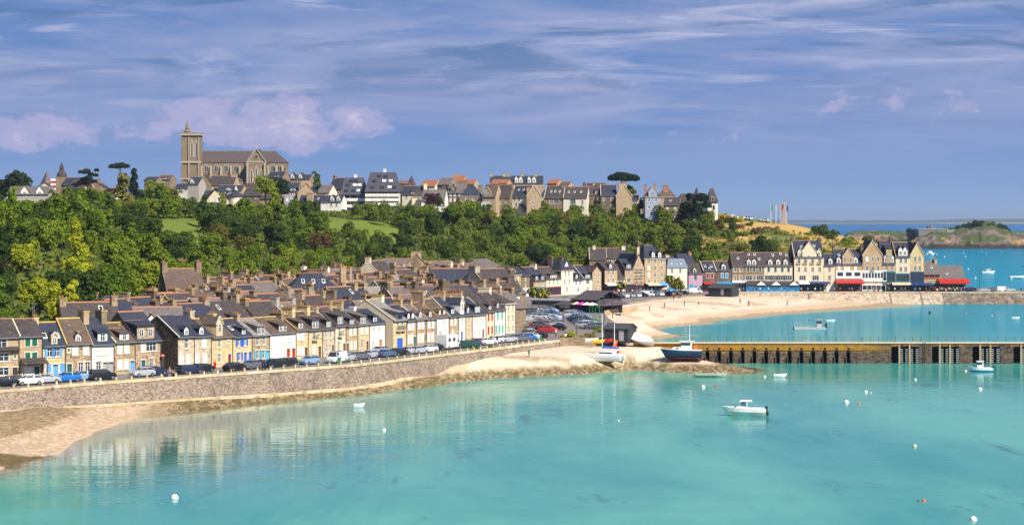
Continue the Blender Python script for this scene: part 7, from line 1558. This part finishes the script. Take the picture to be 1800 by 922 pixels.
def palm(px, py, h, s, label):
    p = gq(px, py); t = thing('palm_tree', label, 'palm tree', tuple(p)); m = MB(); m.tube((0, 0, -.3), (.1, 0, h), .3, .22, M_BARK, 8); m.tube((.1, 0, h-.8), (.1, 0, h+.1), .3, .42, M_BARK, 8); m.build('trunk', t); rs = np.random.RandomState(int(px)); m = MB(); F = LF['olive']; F2 = LF['lime']
    for i in range(54):
        a = rs.uniform(0, 6.28); e = rs.uniform(-.5, 1.25); Lf = s*rs.uniform(.75, 1.1); pts = []; q = Vector((.1, 0, h)); d = e
        for j in range(6): pts.append(q.copy()); q = q+Vector((math.cos(a)*math.cos(d), math.sin(a)*math.cos(d), math.sin(d)))*Lf/5; d -= .38
        sd_ = Vector((-math.sin(a), math.cos(a), 0))
        for j in range(5): w0 = .34*s/2*math.sin(math.pi*(j+.4)/6); w1 = .34*s/2*math.sin(math.pi*(j+1.4)/6) if j < 4 else .02; m.poly([pts[j]-sd_*w0, pts[j]+sd_*w0, pts[j+1]+sd_*w1, pts[j+1]-sd_*w1], F if i % 3 else F2)
    m.build('fronds', t)
palm(937, 536, 4.2, 2.6, 'yellowish palm left of the coach, further of two'); palm(954, 545, 4.6, 2.8, 'yellowish palm at the left end of the coach, nearer of two'); palm(1091, 519, 3.6, 2.6, 'small dark palm before the square tan building')
palm(1176, 519, 5.6, 2.6, 'darker palm at the left of the restaurant palms'); palm(1187, 520, 4.6, 3.0, 'golden green palm in the middle of the restaurant palms'); palm(1196, 521, 4.0, 2.4, 'lower golden palm at the right of the restaurant palms')
for px, py, sc, col, lab in [(1000,592,.72,'lime','round yellow green garden bush at the end of the car park'),(988,593,.36,'yellow','bright yellow bush left of the round yellow green one'),(1022,593,.36,'yellow','bright yellow bush between two green ones'),(1036,595,.68,'olive','broad olive bush beside the small boats'),(1052,584,.7,'mid','green bush on the grass bank by the black cabin'),(1010,547,.8,'dark','dark clipped bush at the right end of the coach'),(1045,572,.7,'olive','olive bush among the green lamp posts'),(838,612,.3,'mid','green tuft growing from the seawall coping, left of two'),(862,610,.3,'mid','green tuft growing from the seawall coping, right of two'),(182,553,1.4,'yellow','yellow flowering bush behind the roofs near the ivy cliff')]:
    p = gq(px, py) if px != 182 else pd(182, 334, 9); tree('bush', (p.x, p.y, p.z), sc, col, lab, 'shrub', None, 'shrub', seed=px)
# little craft and things by the retaining wall
p = gq(1040, 599); t = boat_thing('rowing_boat', 'white blue striped boat standing on the wall beside the olive bush', tuple(p), .1, 2.6, 1.0, .5, HW); p = gq(1051, 600); t = boat_thing('kayak', 'yellow kayak lying beside the white blue striped boat', tuple(p), .1, 2.6, .9, .35, cm('yellow') if 'yellow' in CLR else plain('kayak_yellow', (.75, .55, .02), .5)); p = gq(1068, 599); t = boat_thing('kayak', 'red kayak leaning by the cabin wall', tuple(p), .1, 2.2, .8, .4, cm('red'))
p = hit(1080, 610); t = thing('life_ring_stand', 'bright orange rescue stand on the sand below the black cabin', 'rescue stand', (p.x, p.y, gz(p.x, p.y))); m = MB(); m.box(-.5, .5, -.4, .4, 0, .25, ORG); m.hexa([(-.35,-.2,.2),(.35,-.2,.2),(.35,.2,.2),(-.35,.2,.2),(.1,-.2,1.5),(.7,-.2,1.3),(.7,.2,1.3),(.1,.2,1.5)], ORG); m.build('frame', t)
p = gq(1077.5, 596); t = thing('barrel', 'pink plastic barrel at the left end of the black cabin', 'barrel', tuple(p)); m = MB(); m.lathe([(.32, 0), (.36, .15), (.36, .95), (.30, 1.1)], plain('pink_plastic', (.75, .03, .20), .5), 12); m.build('drum', t)
for px, py, c, lab in [(516,0,'',''),]: pass
p = fp(371)+Vector((.8, -1.2, 0)); t = thing('hydrant_box', 'small red box on the pavement before the pale rubble house', 'box', tuple(p)); m = MB(); m.box(-.2, .2, -.2, .2, 0, 1.0, cm('red')); m.lathe([(.2, 1.0), (.1, 1.2)], cm('red'), 8); m.build('body', t)
p = fp(283)+Vector((.4, -.5, 0)); t = thing('road_sign', 'round red no entry sign at the corner of the alley', 'sign', tuple(p)); m = MB(); m.tube((0, 0, 0), (0, 0, 2.9), .04, .04, M_LEAD, 6); m.build('post', t); m = MB(); m.tube((0, -.05, 2.6), (0, -.09, 2.6), .32, .32, cm('red'), 14); m.box(-.2, .2, -.10, -.085, 2.54, 2.66, M_WHITE); m.build('disc', t)
for i, (px, py) in enumerate([(596, 638), (951, 598)]): p = gq(px, py); t = thing('waste_bin', ['green waste bin beside the white van on the seawall', 'green waste bin at the corner of the seawall and square'][i], 'bin', tuple(p)); m = MB(); m.hexa([(-.3,-.3,0),(.3,-.3,0),(.3,.3,0),(-.3,.3,0),(-.4,-.4,1.2),(.4,-.4,1.2),(.4,.4,1.2),(-.4,.4,1.2)], cm('lgreen')); m.box(-.43, .43, -.43, .43, 1.2, 1.32, cm('green')); m.build('body', t); t.scale = (.75,)*3
# awning canopies (parasols) on the square
for i, (px, py, c) in enumerate([(1014,548,'cream'),(1023,548.5,'pinkp'),(1032,549,'white'),(1041,549.5,'white'),(1216,514,'azure'),(1180,521,'azure'),(1170,519,'cream')]):
    p = gq(px, py); mt = plain('pink_canvas', (.72, .04, .50), .8) if c == 'pinkp' else cm(c); t = thing('parasol', f'{ {"cream":"cream","pinkp":"magenta","white":"white","azure":"blue"}[c]} market parasol, {nth(i+1)} of the parasols round the square', 'parasol', tuple(p), 0, 'parasols on the square'); m = MB(); m.tube((0, 0, 0), (0, 0, 2.6), .04, .04, M_LEAD, 5); m.build('pole', t); m = MB(); m.lathe([(1.6, 2.05), (1.5, 2.15), (.1, 2.75)], mt, 8); m.build('canopy', t)

# ---------------------------------------------------------------- people
def person_mesh(pose, seed):
    rs = random.Random(seed); me = bpy.data.meshes.new('person'); sit = pose == 'sit'; st = .28 if pose == 'walk' else .08
    hz = .95 if not sit else .48
    V_ = [(0,0,hz),(0,0,hz+.28),(0,0,hz+.50),(0,0,hz+.60),(.0,-.02,hz+.72),(0,-.01,hz+.82)]; Rr = [.16,.15,.18,.07,.105,.09]; E = [(0,1),(1,2),(2,3),(3,4),(4,5)]
    for s in (-1, 1):
        i = len(V_); f = s*st
        if sit: V_ += [(s*.10,-.05,hz-.02),(s*.11,-.45,hz),(s*.11,-.48,.08),(s*.11,-.60,.04)]
        else: V_ += [(s*.10,0,hz-.08),(s*.10,-f*.5,hz-.48),(s*.10,f*.1-f*.6,.08),(s*.10,-f*.6-.13,.04)]
        Rr += [.105,.075,.05,.045]; E += [(0,i),(i,i+1),(i+1,i+2),(i+2,i+3)]
        j = len(V_); V_ += [(s*.20,0,hz+.47),(s*.26,f*.4,hz+.20),(s*.25,-.12+f*.6,hz-.04),(s*.25,-.16+f*.7,hz-.13)]; Rr += [.06,.045,.035,.04]; E += [(2,j),(j,j+1),(j+1,j+2),(j+2,j+3)]
    me.from_pydata(V_, E, []); o = bpy.data.objects.new('tmp', me); COL.objects.link(o); md = o.modifiers.new('s', 'SKIN'); md.use_smooth_shade = True
    for v, r in zip(me.skin_vertices[0].data, Rr): v.radius = (r, r)
    me.skin_vertices[0].data[0].use_root = True; o.modifiers.new('u', 'SUBSURF').levels = 1
    dg = bpy.context.evaluated_depsgraph_get(); out = bpy.data.meshes.new_from_object(o.evaluated_get(dg)); out.name = 'person'; bpy.data.objects.remove(o); bpy.data.meshes.remove(me)
    sk = plain('skin', (.50, .30, .21), .7); hr = plain('hair', (.06, .04, .025), .8)
    out.materials.clear()
    for m_ in (plain('trousers_dark', (.03, .035, .06), .85), cm('red'), sk, hr): out.materials.append(m_)
    for p in out.polygons:
        c = p.center; p.material_index = 0 if c.z < hz+.02 and abs(c.x) < .21 else (2 if c.z < hz+.0 and abs(c.x) >= .21 else (1 if c.z < hz+.585 else (3 if c.z > hz+.78 or (c.y > .02 and c.z > hz+.66) else 2)))
    return out
PM = {k: person_mesh(k, 1) for k in ('stand', 'walk', 'sit')}
TOPS = dict(red=cm('red'), white=M_WHITE, navy=cm('navy'), black=cm('black'), pink=STN['pink'], sky=cm('sky'), cream=cm('cream'), green=cm('lgreen'), orange=ORG)
TN = dict(navy='dark blue', sky='light blue')
def person(p, pose, col, rz, label, grp=None):
    o = ob('person', PM[pose], None, p, rz); setmat(o, 1, TOPS[col]); tag(o, label, 'person', grp); return o
GP = [(943,526,'red'),(949,527,'white'),(925,519,'navy'),(931,521,'black'),(917,523,'cream'),(908,525,'sky'),(921,524,'pink'),(936,523,'white')]
for i, (px, py, c) in enumerate(sorted(GP)): person(tuple(gq(px, py)), 'walk' if i % 2 else 'stand', c, rc.uniform(0, 6), f'person in {TN.get(c, c)} top, {nth(i+1)} from left of those before the corner shops', 'people before the corner shops')
for px, py, c, pose, lab in [(994,602,'white','sit','person in white sitting on the wall above the sand, left of a pair'),(999,602,'black','sit','person in black sitting on the wall above the sand, right of a pair'),(874,604,'black','stand','person in black standing at the rail beside the parked cars'),(466,650,'navy','walk','person in dark blue walking along the seawall'),(462.5,650,'black','walk','person in black walking beside one in dark blue'),(298,663,'pink','sit','person in pink sitting on a motorbike by the alley'),(977,592,'white','stand','person in white standing at the end of the car park'),(992,580,'pink','walk','person in pink between the car files'),(1184,526.5,'red','stand','person in red beside the cars before the restaurants'),(1203,537,'black','stand','dark clothed person alone on the upper beach'),(1330,512.8,'black','walk','dark clothed person on the far quay before the blue terrace'),(1336,512.8,'white','walk','person in white on the far quay before the blue terrace'),(1538,512.8,'navy','walk','person in dark blue before the broad pointed gable'),(1545,512.8,'black','walk','person in black before the broad pointed gable'),(1795,512,'black','stand','person in black standing at the far right of the quay')]:
    if px == 1203: p = at(px, py, 3.2); p.z = gz(p.x, p.y)
    elif px > 1300: p = pd(px, 694.5, 3.8)
    elif px in (994, 999): p = gq(px, 597.3); p.z += .2
    else: p = gq(px, py)
    if px == 298: p.z += .35
    person(tuple(p), pose, c, rc.uniform(0, 6), lab)
p = gq(298, 663); t = thing('motorbike', 'small dark motorbike parked near the alley corner', 'motorbike', tuple(p), road_dir(300)); m = MB(); m.hexa([(-.6,-.12,.55),(.5,-.12,.55),(.5,.12,.55),(-.6,.12,.55),(-.5,-.1,.85),(.35,-.1,.9),(.35,.1,.9),(-.5,.1,.85)], cm('dark')); m.tube((.45, 0, .8), (.7, 0, .35), .05, .05, M_LEAD, 5); m.tube((.4, -.35, 1.05), (.4, .35, 1.05), .03, .03, M_LEAD, 5); m.build('frame', t)
for x in (-.68, .7): m = MB(); m.tube((x, -.07, .32), (x, .07, .32), .32, .32, M_TYRE, 14); m.build('wheel', t)
rp_ = random.Random(77)
for i in range(34):
    px = 1640+i*1.9+rp_.uniform(-.6, .6); D = 697+rp_.uniform(-.5, 4.5); person(tuple(pd(px, D, 3.8)), rp_.choice(['sit', 'stand', 'walk']), (c := rp_.choice(list(TOPS))), rp_.uniform(0, 6), f'person in {TN.get(c, c)} top, {nth(i+1)} from left under the red awnings', 'people on the terrace under the red awnings')
for i in range(22):
    px = 1080+i*6.0+rp_.uniform(-2, 2); p = gq(px, ip([(1070,519),(1130,516),(1212,514)], px)+rp_.uniform(-1, .8)); person(tuple(p), rp_.choice(['stand', 'walk']), (c := rp_.choice(list(TOPS))), rp_.uniform(0, 6), f'person in {TN.get(c, c)} top, {nth(i+1)} from left before the restaurants', 'people before the restaurants')

for i in range(30):
    px = 1292+i*11.6+rp_.uniform(-4, 4); person(tuple(pd(px, 694.2+rp_.uniform(-.5, 1.5), 3.8)), rp_.choice(['stand', 'walk', 'walk']), (c := rp_.choice(list(TOPS))), rp_.uniform(0, 6), f'person in {TN.get(c, c)} top, {nth(i+1)} from left along the hotel promenade', 'people along the hotel promenade')
for i, (px, py) in enumerate([(930,628),(1018,606),(1142,547),(1168,541),(1228,536),(1301,533),(1316,537),(1384,537)]):
    p = hit(px, py); c = rp_.choice(list(TOPS)); person(tuple(p), 'walk' if i % 2 else 'stand', c, rp_.uniform(0, 6), f'person in {TN.get(c, c)} top on the sand, {nth(i+1)} from left of those on the beaches', 'people on the beaches')
# ---------------------------------------------------------------- island with its fort, far coast, haze
def island():
    t0 = thing('island', None, None) if False else None
    def block(name, pxs, tops, D0, D1, base, seed, kind):
        PX, DD = np.meshgrid(np.arange(pxs[0], pxs[-1]+.1, 1.6), np.linspace(D0, D1, 70)); X = (PX-CX)/FPX*DD; Yy = DD
        crest = D0+(D1-D0)*.42; h = (HY-np.interp(PX, pxs, tops))/FPX*crest+CZ; f = (DD-D0)/(D1-D0)
        cliff = np.clip(f/.10, 0, 1)*.42+np.clip((f-.10)/.32, 0, 1)*.58; back = 1-np.clip((f-.6)/.4, 0, 1)**2
        rough = (vnoise(X, Yy, 15, seed)-.5)*7+(vnoise(X, Yy, 5, seed+1)-.5)*4.5+(vnoise(X, Yy, 2.5, seed+4)-.5)*2; Z = (h+1.2)*cliff*back-1.2+rough*np.clip(f*8, 0, 1)*np.clip(1.2-cliff, .25, .8)*1.5
        Z[0] = -3; Z[-1] = -3; z = Z
        n = vnoise(X, Yy, 22, seed+2); col = np.zeros(X.shape+(4,)); col[:] = (.085, .11, .038, 0)
        n3 = vnoise(X, Yy, 8, seed+3); ck = ((cliff < .75) & (n3 > .38))|(n > .66)&(n3 > .5); col[ck] = (.19, .155, .13, 0); low = z < 4.2; col[low] = (.05, .045, .04, 0); wr = (z > 4.2) & (z < 8.5) & (n > .62); col[wr] = (.40, .25, .13, 0)
        tag(ob(name, grid_mesh(name, X, Yy, Z, [bpy.data.materials['ground']], {'cover': col})), None, None, kind='structure')
        return lambda q, d: float(np.interp(q, pxs, [zy(tp, crest) for tp in tops]))
    block('island', [1592,1602,1612,1640,1670,1684,1692,1704,1718,1730,1742,1756,1770,1778,1790,1810,1840,1880], [436,420,411.5,405,402,400,399,398,393,391,392,398,403,408,409,408,413,434], 1915, 2260, 0, 41, 1)
    block('island_spit', [1478,1490,1510,1530,1560,1590,1604,1625,1660,1690,1720], [424,409.5,407.5,406,408,410,408,404.5,404,405,420], 2330, 2640, 0, 51, 2)
    # fort on the spit end
    D = 2030; z0 = zy(412.5, D); t = thing('fort', 'long grey fort wall on the island across the bay', 'fort', tuple(pd(1615, D, z0))); s = FPX/D; fw = plain('fort_stone', (.20, .19, .19), .9, var=.25); m = MB(); W = (1685-1615)/s; H = zy(403, D)-z0
    m.box(0, W*.72, 0, 10, -12, H, fw); m.hexa([(W*.72, 0, -12), (W, 14, -12), (W, 26, -12), (W*.72, 14, -12), (W*.72, 0, H), (W, 14, H), (W, 26, H), (W*.72, 14, H)], fw); m.build('curtain_wall', t); m = MB(); m.box(-.3, W*.72, -.4, 1.5, H, H+.9, plain('fort_coping', (.36, .34, .30), .9)); m.box(W*.70, W*.735, -.8, 0, -12, H+.9, plain('fort_coping', (.36, .34, .30), .9)); m.build('coping', t)
    m = MB(); m.box(W*.28, W*.44, 8, 16, H, H+3.0, fw); m.box(W*.33, W*.37, 7, 10, H, H+4.2, fw); m.build('barracks', t)
    ri = random.Random(6); q = []
    for i in range(46):
        px = ri.choice([ri.uniform(1654, 1700), ri.uniform(1694, 1776), ri.uniform(1694, 1772)]); top = ip([(1645,408),(1660,402),(1680,397),(1692,394),(1700,394),(1712,389),(1727,386),(1745,388),(1760,394),(1775,402)], px); q.append((px, top+ri.uniform(0, 9)))
    q += [(1603, 402), (1607, 406)]
    q.sort()
    ws = []
    for px, top in q:
        sc = ri.uniform(1.1, 1.8)*1.3; D = 2060+ri.uniform(-15, 15); p = pd(px, D, zy(top, D)-7.0*sc); ws.append((p.x, p.y, p.z, sc))
    o = merged('island_wood', ws, 'dark wood crowning the island across the bay'); o.data.materials[0] = LF['pine']
island()
def coast():
    pxs = np.arange(1000, 2300, 6.0); PX, DD = np.meshgrid(pxs, np.linspace(10800, 12500, 12)); X = (PX-CX)/FPX*DD; f = (DD-10800)/1700
    h = 13+vnoise(PX, PX*0, 90, 61)*12+vnoise(PX, PX*0, 23, 62)*5; h = h*np.clip((PX-1080)/200, 0, 1); Z = np.clip(f*2.2, 0, 1)**.7*h*(1-np.clip((f-.8)/.2, 0, 1))-1
    col = np.zeros(X.shape+(4,)); col[:] = (.10, .14, .12, 0); col[Z < 3.5] = (.50, .46, .38, 0); tag(ob('far_coast', grid_mesh('far_coast', X, DD, Z, [bpy.data.materials['ground']], {'cover': col})), None, None, kind='structure')
coast()
def haze():
    m = MB(); mt = bpy.data.materials.new('haze_air'); mt.use_nodes = True; t = mt.node_tree; t.nodes.clear(); out = N(t, 'ShaderNodeOutputMaterial'); v = N(t, 'ShaderNodeVolumePrincipled'); v.inputs['Density'].default_value = 4.5e-5; v.inputs['Color'].default_value = (.62, .76, 1, 1); v.inputs['Anisotropy'].default_value = .2; L(t, v, 0, out, 'Volume')
    m.box(-6500, 6500, -400, 27000, -12, 90, mt); o = m.build('haze'); tag(o, 'thin blue sea haze over the bay', None, kind='stuff')
haze()
